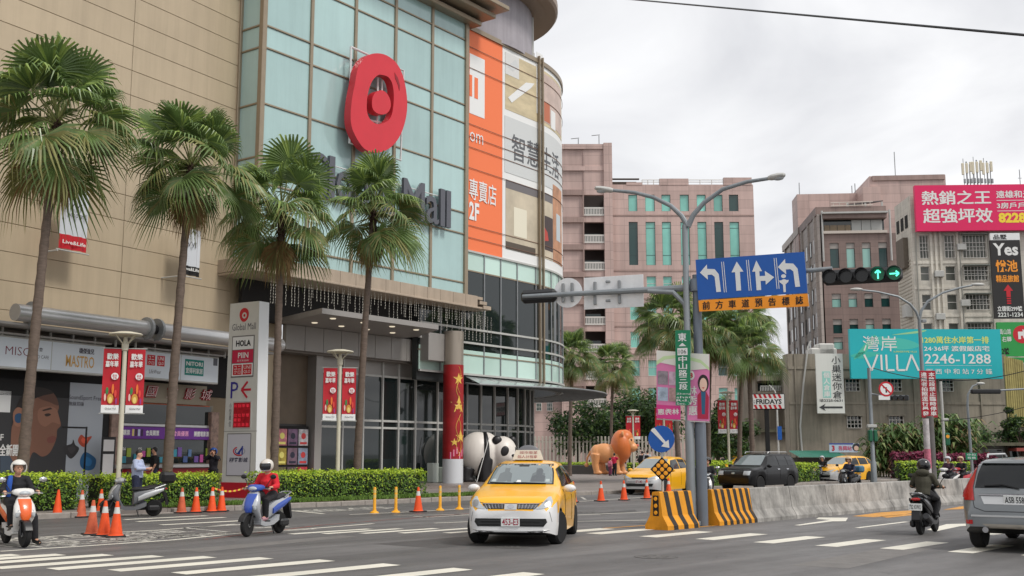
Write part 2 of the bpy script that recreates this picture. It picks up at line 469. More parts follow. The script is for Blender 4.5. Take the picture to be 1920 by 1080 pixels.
for k in range(-22, 48):
 if k in (-7, -6): continue                # the dropped kerb where the crossing lands
 link('kerb_stone', kme[k % 3], kerb, loc=(k, (k * 37 % 5) * .002, 0))
for k in (-7, -6): link('kerb_stone', MB().rbox(.006, .994, 0, .155, -.02, .03, .01).mesh('kerb_stone', KERB_M), kerb, loc=(k, 0, 0))

HEAD = RF.ax
def stripe(parent, p, length, width, m, back=True):
 """a painted bar along the road; p is its far right corner (or near left corner if back is False)"""
 a = Vector((HEAD.x, HEAD.y, 0)); c = Vector((HEAD.y, -HEAD.x, 0))
 p = Vector((p[0], p[1], .004))
 q = [p, p - a * length if back else p + a * length]
 w = -c * width if back else c * width
 pts = [q[0], q[1], q[1] + w, q[0] + w]
 n = (pts[1] - pts[0]).cross(pts[2] - pts[1])
 if n.z < 0: pts.reverse()
 return MB().poly([tuple(x) for x in pts]).build('stripe', m, parent)
za = thing('zebra_crossing', 'white zebra crossing in the foreground left', 'crossing'); del za['category']; struct(za)
for px, py in ((41, 1041.7), (125, 1041.3), (214, 1041.7), (309, 1044.2), (407, 1045.8), (514, 1048), (629, 1052.3), (752, 1060), (887, 1068.6), (1022, 1077), (-60, 1041)):
 stripe(za, g(px, py), 2.62, .40, PAINT_W)
zb = thing('zebra_crossing', 'white zebra crossing running behind the yellow taxi and past the barrier', 'crossing'); del zb['category']; struct(zb)
for k, (px, py) in enumerate(((538, 1001), (600, 1000.5), (671, 1000), (744, 999.3), (829, 999.2), (918, 999.4), (1008, 1000), (1097, 1000.3), (1198, 1006), (1303, 1010.8), (1412, 1017), (1528, 1023.3), (1649, 1028.6), (1776, 1035), (1914, 1041.5))):
 stripe(zb, g(px, py), 2.15 if k < 8 else 2.1, .26 if k < 6 else .43, PAINT_W, False)
zc = thing('zebra_crossing', 'short white crossing bars by the dropped kerb left of the blue scooter', 'crossing'); del zc['category']; struct(zc)
for px, py, L in ((228, 974, 2.4), (252, 978, 2.5), (296, 984, 2.3), (345, 989, 1.6), (520, 995, .9), (470, 990, .9)):
 stripe(zc, g(px, py), L, .26, PAINT_OLD if px > 300 else PAINT_W, False)
def ribbon(name, pix_pts, w, m, z=.004):
 pts = [g(*p) for p in pix_pts]; mb = MB()
 for a, b in zip(pts, pts[1:]):
  d = (b - a).normalized(); c = Vector((-d.y, d.x, 0)) * w / 2
  mb.poly([(*(a - c)[:2], z), (*(b - c)[:2], z), (*(b + c)[:2], z), (*(a + c)[:2], z)])
 return struct(mb.build(name, m))
ribbon('lane_line', [(0, 1012.5), (160, 1002), (300, 994), (440, 983)], .12, PAINT_W)
ribbon('lane_line', [(0, 1034), (160, 1024), (320, 1013), (470, 998), (600, 990), (700, 982)], .14, PAINT_W)
ribbon('lane_line', [(70, 1017), (250, 1007), (330, 1002)], .10, PAINT_OLD)
ribbon('lane_line', [(345, 990), (430, 998)], .12, PAINT_OLD)
ribbon('lane_line', [(655, 965), (745, 961), (890, 953.5)], .12, PAINT_W)
ribbon('lane_line', [(545, 957.5), (607, 963.5)], .14, PAINT_W)
ribbon('lane_line', [(738, 966.3), (800, 966), (880, 964), (1080, 946)], .08, PAINT_W)
ribbon('lane_line', [(775, 968.5), (805, 970), (890, 965)], .10, PAINT_W)
ribbon('lane_line', [(815, 981), (890, 978), (1080, 966), (1215, 960)], .12, PAINT_W)
ribbon('lane_line', [(1078, 978), (1212, 975.5)], .14, PAINT_W)
ribbon('lane_line', [(1080, 941), (1300, 926), (1440, 918)], .10, PAINT_W)
ribbon('lane_line', [(1090, 932), (1098, 937)], .10, PAINT_OLD)
ribbon('red_line', [(380, 1012), (600, 985), (890, 962)], .10, PAINT_R)
ribbon('yellow_line', [(1130, 991), (1215, 985)], .12, PAINT_Y)
ribbon('yellow_line', [(1270, 992), (1410, 979.5), (1600, 962.5), (1800, 944.5)], .11, PAINT_Y)
ribbon('lane_line', [(1607, 990), (1700, 978.5)], .14, PAINT_W)
def patch(name, pix_pts, m, z=.004):
 return struct(MB().poly([(*g(*p)[:2], z) for p in pix_pts][::-1]).build(name, m))
patch('turn_arrow', [(1489, 985), (1557, 975), (1530, 973.5), (1535, 970.5), (1590, 971), (1586, 977.5), (1560, 977.8), (1500, 985.6)], PAINT_W)
patch('turn_arrow', [(1738, 993), (1775, 983), (1812, 982), (1830, 985), (1800, 987), (1757, 996)], PAINT_W)
patch('turn_arrow', [(1842, 1003), (1860, 999), (1890, 999.5), (1862, 1004)], PAINT_W)
for a in ([(1598, 968), (1650, 961), (1712, 957), (1716, 961), (1690, 966), (1640, 970)], [(1768, 956), (1800, 950), (1860, 945), (1870, 949), (1800, 955)], [(1650, 968.5), (1708, 964), (1712, 966), (1664, 971)]):
 patch('yellow_hatching', a, PAINT_Y)
# flattened lettering in the motorcycle waiting boxes and the loading bay
def ground_text(s, px, py, w, l, m, rot=0.0):
 c = g(px, py); th = RF.rz + rot
 fn = lambda a, b: (c.x + a * math.cos(th) - b * math.sin(th), c.y + a * math.sin(th) + b * math.cos(th), .0045)
 return struct(MB().text(s, -w / 2, w / 2, -l / 2, l / 2, bold=.03, fn=fn).build('road_lettering', m))
ground_text('機車', 110, 1008, 2.2, 1.2, PAINT_OLD, 0)
ground_text('停等', 170, 1018, 2.6, .9, PAINT_OLD, 0)
ground_text('機車', 275, 1000, 1.9, 1.0, PAINT_OLD, 0)
ground_text('停等', 300, 1008, 2.2, .8, PAINT_OLD, 0)
ground_text('停等', 360, 1004, 2.0, .7, PAINT_OLD, 0)
ground_text('臨停', 655, 955, 3.4, 1.3, PAINT_OLD, 0)
ground_text('機慢車', 30, 1022, 2.5, .9, PAINT_OLD, 0)
PATCH = M('asphalt_patch', (78, 76, 75), .7, var=.2, scale=3, bump=.3, bscale=60)
PATCHL = M('asphalt_patch_pale', (112, 109, 106), .7, var=.2, scale=3, bump=.3, bscale=60)
for q, m in (([(700, 1020), (905, 1004), (1010, 1009), (820, 1028)], PATCH), ([(1480, 1060), (1700, 1020), (1770, 1024), (1590, 1066)], PATCHL), ([(330, 1031), (640, 1004), (672, 1006), (380, 1035)], PATCHL), ([(1120, 962), (1190, 956), (1196, 959), (1128, 966)], PATCH)):
 patch('asphalt_repair', q, m, .0015)
IRON = M('cast_iron', (92, 90, 88), .65, .0, var=.25, scale=6)
for px, py, r in ((1230, 1044, .36), (960, 1026, .3), (1100, 961, .45)):
 c = g(px, py); mb = MB()
 mb.lathe([(r, .002), (r, .006), (r * .9, .006), (r * .88, .003), (0, .004)], 24, (c.x, c.y, 0))
 for k in range(8):
  w = PI * k / 4; mb.box(c.x + r * .5 * math.cos(w) - .03, c.x + r * .5 * math.cos(w) + .03, c.y + r * .5 * math.sin(w) - .03, c.y + r * .5 * math.sin(w) + .03, .003, .007)
 struct(mb.build('manhole_cover', IRON))
GRASS = M('grass_blades', (92, 122, 44), .8, var=.4, scale=6)
SOIL = M('soil', (84, 74, 58), .9, var=.3, scale=6)
def strip_grass(x0, x1, y0, y1, n, seed):
 r = random.Random(seed); o = RF
 struct(rfbox(x0, x1, y0, y1, PAVE_Z - .006, PAVE_Z + .02).build('soil_bed', SOIL))
 mb = MB()
 for k in range(n):
  x, y = r.uniform(x0, x1), r.uniform(y0, y1); p = o.W(x, y, PAVE_Z + .015); h = r.uniform(.05, .14); a = r.uniform(0, PI)
  dx, dy = math.cos(a) * .03, math.sin(a) * .03; tx, ty = r.uniform(-.05, .05), r.uniform(-.05, .05)
  mb.add([(p.x - dx, p.y - dy, p.z), (p.x + dx, p.y + dy, p.z), (p.x + tx, p.y + ty, p.z + h)], [(0, 1, 2)])
 struct(mb.build('grass', GRASS), 'stuff')
strip_grass(-22, -9.2, .17, 1.3, 7000, 1)
strip_grass(-5.0, -1.0, .17, 1.1, 2500, 2)
strip_grass(-1.0, 8.5, .17, 1.1, 6000, 3)
strip_grass(17.5, 32, .17, .7, 2500, 4)
# ---------------------------------------------------------------- the mall on the left
BF = Fr(-1.59, 57, 36.2)                      # glass box and curved corner
WFo = BF.W(-15.13, 1.4)
WF = Fr(WFo.x, WFo.y, 29.3)                   # beige wing
BEIGE = M('beige_cladding', (188, 171, 145), .5, .15, var=.06, scale=.5, streak=.12, orand=.05)
BRONZE = M('bronze_frame', (150, 136, 116), .4, .3, var=.06)
SEAM = M('seam_shadow_gap', (140, 124, 102), .8)
CYAN = M('cyan_spandrel_glass', (170, 200, 199), .12, 0, var=.10, scale=.22, spec=.7, orand=.12, streak=.08)
MINT = M('mint_spandrel_glass', (196, 224, 214), .1, 0, var=.05, scale=.5, spec=.7, orand=.12)
FASCIA = M('taupe_fascia', (172, 156, 138), .6, var=.08, scale=1.5, streak=.18)
GREYCLAD = M('grey_metal_cladding', (156, 152, 148), .45, .3, var=.05, scale=.8)
DARKVOID = M('dark_recess_shade', (30, 28, 28), .8)  # near-black colour carrying the shade of voids and under the canopy
BROWN = M('brown_stone', (104, 90, 74), .55, var=.15, scale=2)
TINT = M('tinted_glass', (30, 38, 38), .03, 0, spec=.8)
RED = M('sign_red', (196, 24, 40), .45, var=.04)
DGREY = M('dark_grey_letters', (88, 90, 98), .5)
PRINT = lambda n, c: M('print_' + n, c, .6)

wing = thing('mall_wing', 'windowless beige panelled wing of the shopping mall behind the tall palms', 'building', WFo, WF.rz)
MB().box(-30, -.05, .03, 14, .14, 26).build('wall_core', SEAM, wing)
pm = {}
for k in range(-7, 20):
 z0 = 7.34 + .973 * k
 for j in range(5):
  x1 = -.05 - 5.72 * j
  MBk = MB().rbox(x1 - 5.72 + .009, x1 - .009, 0, .028, z0 + .008, z0 + .965, .01)
  if k > -3 or j > 1: MBk.build('wall_panel', BEIGE, wing)

mall = thing('shopping_mall', 'shopping mall with pale cyan glass front and curved corner clad in orange and white advertising', 'building', BF.o.to_3d(), BF.rz)
XL, XR = -15.13, -1.42
MB().box(XL + .08, XR - .02, .05, 9, 9.3, 25.5).build('box_core', M('core_grey', (80, 84, 84), .8), mall)
ZL = [9.55, 10.26, 12.78, 13.89, 16.2, 18.65, 19.63, 22.15, 23.17, 24.6]
xs = [XL + 2.742 * k for k in range(6)]
rr = random.Random(3)
for i in range(5):
 for j in range(9):
  MB().box(xs[i] + .09, xs[i + 1] - .09, -.005 - rr.uniform(0, .01), .04, ZL[j] + .045, ZL[j + 1] - .045).build('glass_panel', CYAN, mall)
for j in range(9): MB().box(XL - .005, XL + .06, .12, 1.28, ZL[j] + .045, ZL[j + 1] - .045).build('glass_panel', CYAN, mall)
for x in xs[1:5]: MB().rbox(x - .085, x + .085, -.10, .045, 9.5, 24.6, .015).build('mullion', BRONZE, mall)
MB().rbox(XL - .12, XL + .12, -.14, .12, 9.5, 25.5, .02).build('corner_post', BRONZE, mall)
MB().rbox(XL - .14, XL + .10, 1.28, 1.55, 8.9, 25.5, .02).build('corner_post', BRONZE, mall)
MB().rbox(XR - .12, XR + .14, -.14, .3, 9.3, 24.6, .02).build('corner_post', BRONZE, mall)
for z in ZL[1:]:
 MB().rbox(XL + .12, XR - .12, -.065, .046, z - .04, z + .04, .012).build('transom', BRONZE, mall)
 MB().rbox(XL - .06, XL + .047, .12, 1.28, z - .04, z + .04, .012).build('transom', BRONZE, mall)
for k, (pr, xe) in enumerate(((.55, -.75), (1.15, -.3), (1.75, .1))):
 MB().rbox(XL - .4 * k, xe, -pr, 1.0, 24.05 + .42 * k, 24.3 + .42 * k, .03).build('cornice', BRONZE, mall)
MB().box(XL, -.6, -.3, 1, 24.3, 26).build('cornice_core', DARKVOID, mall)
# fascia over the entrance
MB().box(-15.8, -1.5, -.75, 1.2, 8.95, 9.5).build('fascia_core', SEAM, mall)
x = -15.9
while x < -1.6:
 MB().rbox(x + .006, x + .96, -.82, -.75, 8.97, 9.52, .006).build('fascia_panel', FASCIA, mall); x += .97
for k in range(2): MB().rbox(-15.97, -15.9, -.8 + k * 1.1, .28 + k * 1.1, 8.97, 9.52, .006).build('fascia_panel', FASCIA, mall)
MB().rbox(-15.95, -1.1, -.95, 1.4, 8.86, 8.96, .02).build('fascia_lip', FASCIA, mall)
for k in range(3): MB().rbox(-1.45 + .3 * k, -.9 + .35 * k, -.8, .4, 9.35 - .22 * k, 9.5 - .2 * k, .01).build('fascia_lip', FASCIA, mall)
MB().box(-15.0, -3.6, .9, 1.1, 7.15, 8.9).build('recess_back', DARKVOID, mall)  # dark backing colour stands in for the shaded void under the fascia
MB().box(-15.2, -12.6, 1.4, 1.7, .14, 8.9).build('entrance_side_wall', BEIGE, mall)
MB().box(-12.62, -12.5, 1.2, 6, .14, 8.9).build('entrance_side_wall', BROWN, mall)
# lower canopy with downlights and the grey portal beam
mb = MB(); mb.prz([(-14.2, -3), (-7.0, -3), (-5.2, -.2), (-5.2, 1), (-12.9, 1)], 7.17, 7.39)
can = mb.build('entrance_canopy', GREYCLAD, mall)
LAMP = M('downlight_lens', (235, 228, 210), .4, emit=(255, 240, 210), estr=.5)
for x, y in ((-12.8, -2.2), (-11, -2.2), (-9.2, -2.2), (-7.6, -2.2), (-12.2, -.5), (-10.6, -.5), (-9, -.5), (-7.3, -.5)):
 MB().lathe([(.13, 0), (.13, -.02), (.09, -.03), (0, -.03)][::-1], 12, (x, y, 7.165)).build('downlight', LAMP, can)
for k in range(8): MB().rbox(-12.6 + 1.11 * k + .01, -11.49 + 1.11 * k - .01, .8, 1.05, 6.08, 7.16, .012).build('beam_panel', GREYCLAD, mall)
MB().rbox(-4.5, -3.0, -.3, .75, 6.1, 7.45, .02).build('beam_panel', GREYCLAD, mall)
MB().box(-12.5, -3.3, 1.06, 3.5, 6.0, 6.2).build('soffit', M('soffit_grey', (120, 114, 108), .7), mall)
MB().box(-10.25, -9.84, 1.35, 2.6, .25, 6.05).build('shopfront_jamb', GREYCLAD, mall)
MB().box(-12.5, -10.26, 1.9, 2.1, 2.95, 6.05).build('recess_wall', BROWN, mall)
MB().box(-12.5, -9.9, 1.9, 2.1, .2, 2.95).build('recess_wall', M('dark_stone', (58, 54, 52), .4, var=.15), mall)

# curved corner: straight, then an arc turning away
TS, RC = 5.2, 9.2
def CPt(t, out=0.0, yb=.25, ts=None, rc=None):
 ts = TS if ts is None else ts; rc = RC if rc is None else rc
 if t <= ts: return t, yb - out
 a = (t - ts) / rc
 return ts + (rc + out) * math.sin(a), yb + rc - (rc + out) * math.cos(a)
def tpx(px, z, out=0.0):
 lo, hi = -3.0, TS + RC * .58
 for _ in range(40):
  m_ = (lo + hi) / 2; x, y = CPt(m_, out)
  if pix(BF.W(x, y, z))[0] < px: lo = m_
  else: hi = m_
 return lo
def zpx(px, py):
 """height at which the sight line meets the curved wall"""
 lo, hi = 0.0, 30.0
 t = tpx(px, 15); x, y = CPt(t)
 for _ in range(40):
  m_ = (lo + hi) / 2
  if pix(BF.W(x, y, m_))[1] > py: lo = m_
  else: hi = m_
 return lo
def cstrip(mb, t0, t1, z0, z1, out, th=.03, mi=0, yb=.25, ts=None, rc=None):
 n = max(1, int((t1 - t0) / .35)) if t1 > (TS if ts is None else ts) else 1
 ts_ = [t0 + (t1 - t0) * k / n for k in range(n + 1)]
 if t0 < TS < t1 and ts is None: ts_ = sorted(set([t0, TS, t1] + [t for t in ts_ if t > TS]))
 secs = []
 for t in ts_:
  a, b = CPt(t, out, yb, ts, rc), CPt(t, out - th, yb, ts, rc)
  secs.append([(*a, z0), (*a, z1), (*b, z1), (*b, z0)])
 return mb.loft(secs, mi)
TE = TS + RC * 1.5
cstrip(MB(), -4.6, TE, 5.2, 23.9, -.12, .3).build('curve_core', M('core_dark', (46, 50, 50), .5), mall)
mb = MB(); pts = [CPt(-1.3 + (TE + 1.3) * k / 24) for k in range(25)]
mb.prz(pts + [(8, 14), (-1.3, 14)], 24.02, 24.18).build('curve_roof', BRONZE, mall)
cstrip(MB(), -1.2, TE, 24.0, 24.25, .12, .14).build('parapet_cap', BRONZE, mall)
# drum, disc roof and round columns above the curve
DRUM = M('drum_grey', (165, 160, 166), .6, var=.1, scale=1.2, streak=.2)
MB().lathe([(5.2, 24.1), (5.2, 27.12)], 48, (3, 5.2, 0)).build('drum_wall', DRUM, mall, smooth=True)
MB().lathe([(6.0, 27.1), (6.6, 27.14), (6.72, 27.3), (6.72, 27.75), (6.5, 27.9), (0, 28.3)], 64, (3, 5.2, 0)).build('disc_roof', M('disc_soffit', (142, 124, 108), .5, .1, var=.06, scale=1, sx=(1, 8, 1)), mall, smooth=True)
MB().lathe([(6.05, 27.09), (0, 27.07)][::-1], 64, (3, 5.2, 0)).build('disc_soffit', MATS['disc_soffit'], mall)
for px, py, r in ((923, 60, .22), (996, 100, .16)):
 x, z = BF.inv(px, py, 1.0)
 MB().lathe([(r + .05, 24.15), (r + .05, 24.9), (r, 24.95), (r, 27.1)], 16, (x, 1.0, 0)).build('round_column', PALE_STEEL, mall, smooth=True)

# the advertising wrapped round the curve
ad = thing('advertising_hoarding', 'large orange and white advertisement wrapped round the upper curved corner of the mall', 'billboard', BF.o.to_3d(), BF.rz)
Z0, Z1 = 12.06, 24.0
OR = PRINT('orange', (241, 124, 76)); WHT = PRINT('white', (230, 231, 230)); GRY = PRINT('pale_grey', (205, 208, 208))
tO = tpx(941, 18)
T = lambda px, z=17: tpx(px, z)
cstrip(MB(), -1.28, tO, Z0, Z1, .03, .05).build('orange_panel', OR, ad)
cstrip(MB(), tO + .01, TE, Z0, Z1, .03, .05).build('white_panel', WHT, ad)
def cpanel(name, px0, px1, py0, py1, m, out=.045, at_px=None):
 a = at_px or px0
 return cstrip(MB(), T(px0), T(px1), zpx(a, py1), zpx(a, py0), out, .012).build(name, m, ad)
def cfn(out): return lambda a, b: (*CPt(a, out), b)
def ctext(s, px0, px1, py0, py1, m, bold=.02, a=None):
 a = a or px0
 return MB().text(s, T(px0), T(px1), zpx(a, py1), zpx(a, py0), bold=bold, fn=cfn(.065)).build('lettering', m, ad)
cpanel('emblem_block', 878.5, 907, 100, 212, WHT)
for a, b in ((878.5, 883), (887.5, 894)): cpanel('emblem_bar', a, b, 140 if a < 880 else 145, 180 if a < 880 else 184, OR, .06)
ctext('om', 879, 904, 246, 264, WHT, -.005)
ctext('專賣店', 878.5, 929, 333, 373, WHT, .03)
ctext('2F', 878.5, 897, 377, 411, WHT, .03)
cpanel('photo_panel', 946, 1052, 97, 204, M('print_wood_beige', (205, 190, 156), .6, var=.22, scale=.7, sx=(1, 1, 3)))
cpanel('photo_panel', 946, 972, 97, 138, PRINT('soft_grey', (214, 214, 212)), .055)
def cpoly(name, pxs, m, out=.06):
 vs_ = [(*CPt(T(px), out), zpx(px, py)) for px, py in pxs]
 return MB().poly(vs_).build(name, m, ad)
cpoly('photo_shape', [(951, 183), (985, 155), (1001, 157), (995, 165), (958, 193)], WHT)
cpoly('photo_shape', [(950, 125), (965, 112), (972, 125), (960, 134)], GRY)
cpanel('photo_panel', 1018, 1051, 137, 228, M('print_dusty_pink', (198, 178, 168), .6, var=.2, scale=1), .055)
cpanel('photo_panel', 1019, 1030, 190, 226, PRINT('brick_orange', (188, 110, 80)), .062)
cpanel('photo_panel', 1032, 1040, 206, 240, WHT, .068)
cpanel('photo_gap', 1005, 1017, 97, 212, WHT, .06)
cpanel('grey_panel', 945, 1052, 216, 322, GRY, .05)
ctext('智慧生活', 958, 1046, 250, 299, PRINT('text_grey', (96, 98, 102)), .018)
cpanel('photo_panel', 947, 1034, 336, 466, M('print_lamp_beige', (200, 188, 166), .6, var=.25, scale=.45), .05)
cpanel('photo_panel', 947, 1034, 336, 352, PRINT('lamp_shade_grey', (112, 108, 110)), .056)
cpanel('photo_panel', 962, 986, 388, 442, PRINT('lamp_glow', (226, 220, 200)), .06)
cpanel('photo_panel', 947, 1002, 452, 466, PRINT('lamp_dark', (86, 76, 66)), .06)
cpanel('photo_panel', 1014, 1034, 402, 466, PRINT('phone_dark', (70, 58, 58)), .06)
cpoly('photo_shape', [(1018, 425), (1024, 436), (1026, 452), (1016, 452)], PRINT('flame_red', (186, 70, 60)), .075)
cpanel('photo_panel', 1035, 1051, 345, 490, M('print_amber_wood', (190, 140, 108), .6, var=.35, scale=1.1), .055)
cpanel('photo_panel', 1041, 1048, 400, 450, PRINT('sky_grey', (190, 200, 206)), .062)
for y in (89, 128, 233, 256, 276, 315, 423, 445.5):
 z = zpx(880, y)
 cstrip(MB(), -1.27, TE, z - .013, z + .013, .085, .02).build('seam', M('hoarding_seam', (128, 96, 80), .7), ad)
for px in (1007, 1013.5):
 t = T(px); a = CPt(t, .2)
 o = MB().rbox(a[0] - .045, a[0] + .045, a[1] - .05, a[1] + .12, 5.4, 24.4, .02).build('curve_mast', BRONZE, mall)
# glazing ribbons under the advertisement
zs = [zpx(880, y) for y in (708, 702, 665, 656, 643, 617, 507, 471)]
tm = [-4.6, -3.0, -1.28] + [T(p, 9) for p in (907, 938, 969, 1004)] + [T(1033, 9), T(1047, 9)] + [T(1047, 9) + 1.4 * k for k in range(1, 5)]
for a, b in zip(tm, tm[1:]):
 cstrip(MB(), a + .03, b - .03, zs[1] + .03, zs[2] - .02, .0, .06).build('spandrel_panel', MINT, mall)
 cstrip(MB(), a + .03, b - .03, zs[3] + .02, zs[4] - .03, .0, .06).build('window_pane', TINT, mall)
 cstrip(MB(), a + .03, b - .03, zs[2] + .0, zs[3] - .02, .01, .06).build('sill_panel', MINT, mall)
 cstrip(MB(), a + .03, b - .03, zs[4] + .03, zs[5] - .03, .0, .06).build('window_pane', TINT, mall)
 cstrip(MB(), a + .03, b - .03, zs[5] + .03, zs[6] - .03, .0, .06).build('window_pane', TINT, mall)
 cstrip(MB(), a + .03, b - .03, zs[6] + .03, zs[7] - .03, .0, .06).build('spandrel_panel', MINT, mall)
 x, y = CPt(b, 0)
 MB().rbox(x - .035, x + .035, y - .06, y + .05, zs[1], zs[7], .01).build('mullion', STEEL, mall)
for z, w in ((zs[5], .05), (zs[4], .05), (zs[2], .03), (zs[6], .035), (zs[7], .05), (zs[1], .05)):
 cstrip(MB(), -4.6, tm[-1], z - w, z + w, .1 if w == .05 else .04, .12).build('rail', PALE_STEEL if w == .05 else BRONZE, mall)
# interior blinds seen as pale verticals behind the tinted panes: part of the room, on the core
for t0, w in ((-.9, .3), (.2, .55), (1.7, 1.0), (3.1, .25), (4.2, .5), (5.6, .3)):
 cstrip(MB(), t0, t0 + w, 6.9, 11.0, -.1, .03).build('blind', M('blind', (126, 130, 124), .7), mall)
# glass skirt round the curve
mb = MB(); mf = MB()
n = 30; t0, t1 = -1.0, TE
for k in range(n):
 a, b = t0 + (t1 - t0) * k / n, t0 + (t1 - t0) * (k + 1) / n
 oa = 2.6 * min(1, .35 + .65 * (a - t0) / 6); ob = 2.6 * min(1, .35 + .65 * (b - t0) / 6)
 q = [(*CPt(a, .05), 5.5), (*CPt(b, .05), 5.5), (*CPt(b, ob), 5.12), (*CPt(a, oa), 5.12)]
 mb.add(q + [(x, y, z + .03) for x, y, z in q], [(0, 1, 2, 3), (7, 6, 5, 4), (3, 2, 6, 7)])
 mf.tube([(*CPt(a, .05), 5.2), (*CPt(a, oa), 5.08)], .04, 5); mf.tube([(*CPt(a, oa), 5.1), (*CPt(b, ob), 5.1)], .045, 5)
 mf.tube([(*CPt(a, oa * .5), 5.28), (*CPt(b, ob * .5), 5.28)], .03, 5)
sk = mb.build('skirt_glass', M('skirt_glass', (150, 158, 158), .1, .0, spec=.6), mall)
mf.build('skirt_frame', STEEL, mall)
# ground floor glazing
for yb, ts in ((1.6, 4.6),):
 tg = [-9.9, -8.35, -7.0, -5.7, -4.55, -3.3, -1.6, -.4, .8, 2.0, 3.2, 4.4, 5.4, 6.3, 7.2, 8.1, 9.0]
 cstrip(MB(), -9.9, 13, .25, 6.0, -.1, .1, 0, yb, ts, 7.5).build('shopfront_core', M('shop_interior', (36, 35, 34), .7, var=.5, scale=1.2), mall)
 for a, b in zip(tg, tg[1:]):
  for z0, z1 in ((.3, 2.82), (2.92, 3.15), (3.25, 5.3), (5.36, 6.0)):
   cstrip(MB(), a + .04, b - .04, z0, z1, .0, .04, 0, yb, ts, 7.5).build('shopfront_pane', TINT if z0 < 5.3 else GREYCLAD, mall)
  x, y = CPt(a, .05, yb, ts, 7.5)
  MB().rbox(x - .045, x + .045, y - .06, y + .06, .25, 6.0, .012).build('shopfront_mullion', PALE_STEEL, mall)
 for z in (.28, 2.87, 3.2, 5.33): cstrip(MB(), -9.9, 9, z - .05, z + .05, .06, .1, 0, yb, ts, 7.5).build('shopfront_rail', PALE_STEEL, mall)
struct(MB().prz([tuple(BF.W(x, y))[:2] for x, y in ((-16, -3.2), (-2.2, -3.2), (4, -1.6), (9, 3), (9, 12), (-16, 6))], .1, .25).build('mall_forecourt', M('forecourt_stone', (126, 116, 110), .35, var=.12, scale=2)))

# red ring emblem
lg = thing('ring_emblem', 'big red ring emblem with a centre dot on white tube frame over the glass facade', 'sign', BF.o.to_3d(), BF.rz)
YO = -.75
def BX(px, py, yo=YO): return BF.inv(px, py, yo)
outer = [(700, 101), (722, 105), (742, 122), (754, 150), (760, 190), (757, 225), (745, 258), (725, 280), (700, 287), (678, 278), (660, 250), (654, 225), (656, 190), (662, 158), (668, 128), (682, 108)]
inner = [(710, 141), (724, 145), (732, 158), (735, 180), (733, 207), (727, 224), (712, 233), (700, 232), (690, 224), (685, 211), (684, 196), (686, 178), (690, 163), (695, 152), (700, 146), (705, 142)]
def smooth_loop(p, n):
 out = []
 for i in range(n):
  t = i * len(p) / n; k = int(t); f = t - k
  q = [p[(k + d) % len(p)] for d in (-1, 0, 1, 2)]
  out.append(tuple(.5 * (2 * q[1][a] + (q[2][a] - q[0][a]) * f + (2 * q[0][a] - 5 * q[1][a] + 4 * q[2][a] - q[3][a]) * f * f + (3 * q[1][a] - q[0][a] - 3 * q[2][a] + q[3][a]) * f ** 3) for a in (0, 1)))
 return out
O_, I_ = [BX(*p) for p in smooth_loop(outer, 64)], [BX(*p) for p in smooth_loop(inner, 64)]
n = 64; mb = MB()
vs_ = [(x, YO - .12, z) for x, z in O_] + [(x, YO - .12, z) for x, z in I_] + [(x, YO + .28, z) for x, z in O_] + [(x, YO + .28, z) for x, z in I_]
fs = []
for k in range(n):
 q = (k + 1) % n
 fs += [(q, k, n + k, n + q), (k, q, 2 * n + q, 2 * n + k), (n + q, n + k, 3 * n + k, 3 * n + q), (2 * n + k, 2 * n + q, 3 * n + q, 3 * n + k)]
mb.add(vs_, fs)
mb.build('ring', M('emblem_red', (206, 42, 56), .4, var=.05, scale=1.2), lg)
dot = [BX(*p) for p in smooth_loop([(711, 170), (722, 176), (729, 192), (727, 207), (718, 215), (706, 214), (696, 206), (694, 190), (699, 176)], 32)]
MB().prism(dot, YO - .12, YO + .28).build('centre_dot', MATS['emblem_red'], lg)
hl = [BX(*p, YO - .13) for p in ((740, 136), (746, 146), (750, 160), (749, 170), (746, 158), (741, 147))]
MB().prism(hl, YO - .135, YO - .12).build('crescent', M('emblem_dark', (140, 20, 32), .5), lg)
for pts in ([(658, 88), (757, 133), (751, 301), (655, 268), (658, 88)], [(709, 110), (706, 285)], [(675, 190), (745, 190)], [(690, 225), (735, 235)], [(716, 115), (716, 175)]):
 q = [BX(*p, -.42) for p in pts]
 MB().tube([(x, -.42, z) for x, z in q], .055, 6).build('frame_tube', M('white_tube', (215, 215, 215), .4), lg)
for px, py in ((668, 120), (745, 160), (665, 250), (740, 270)):
 x, z = BX(px, py, -.42); MB().tube([(x, -.42, z), (x, .0, z)], .04, 6).build('stand_off', STEEL, lg)
# letters on the facade
le = thing('sign_lettering', 'row of dark grey channel letters on the glass facade behind the palms', 'sign', BF.o.to_3d(), BF.rz)
gx0, gx1, gz0, gz1 = -12.9, -2.98, 12.78, 14.66
wd = {'G': 1.25, 'l': .42, 'o': 1.02, 'b': 1.05, 'a': .98, 'M': 1.5, ' ': .55}
tot = sum(wd[c] for c in 'Global Mall'); kx = (gx1 - gx0) / tot; x = gx0
for c in 'Global Mall':
 w = wd[c] * kx
 if c != ' ':
  top = gz1 if c in 'GlbM' else gz1 - .5
  MB().text(c, x + .06, x + w - .06, gz0, top, -.42, 0, .005, depth=.16).build('letter', DGREY, le)
 x += w
for z in (gz0 + .25, gz1 - .35): MB().tube([(gx0, -.2, z), (gx1, -.2, z)], .03, 5).build('letter_rail', MATS['white_tube'], le)
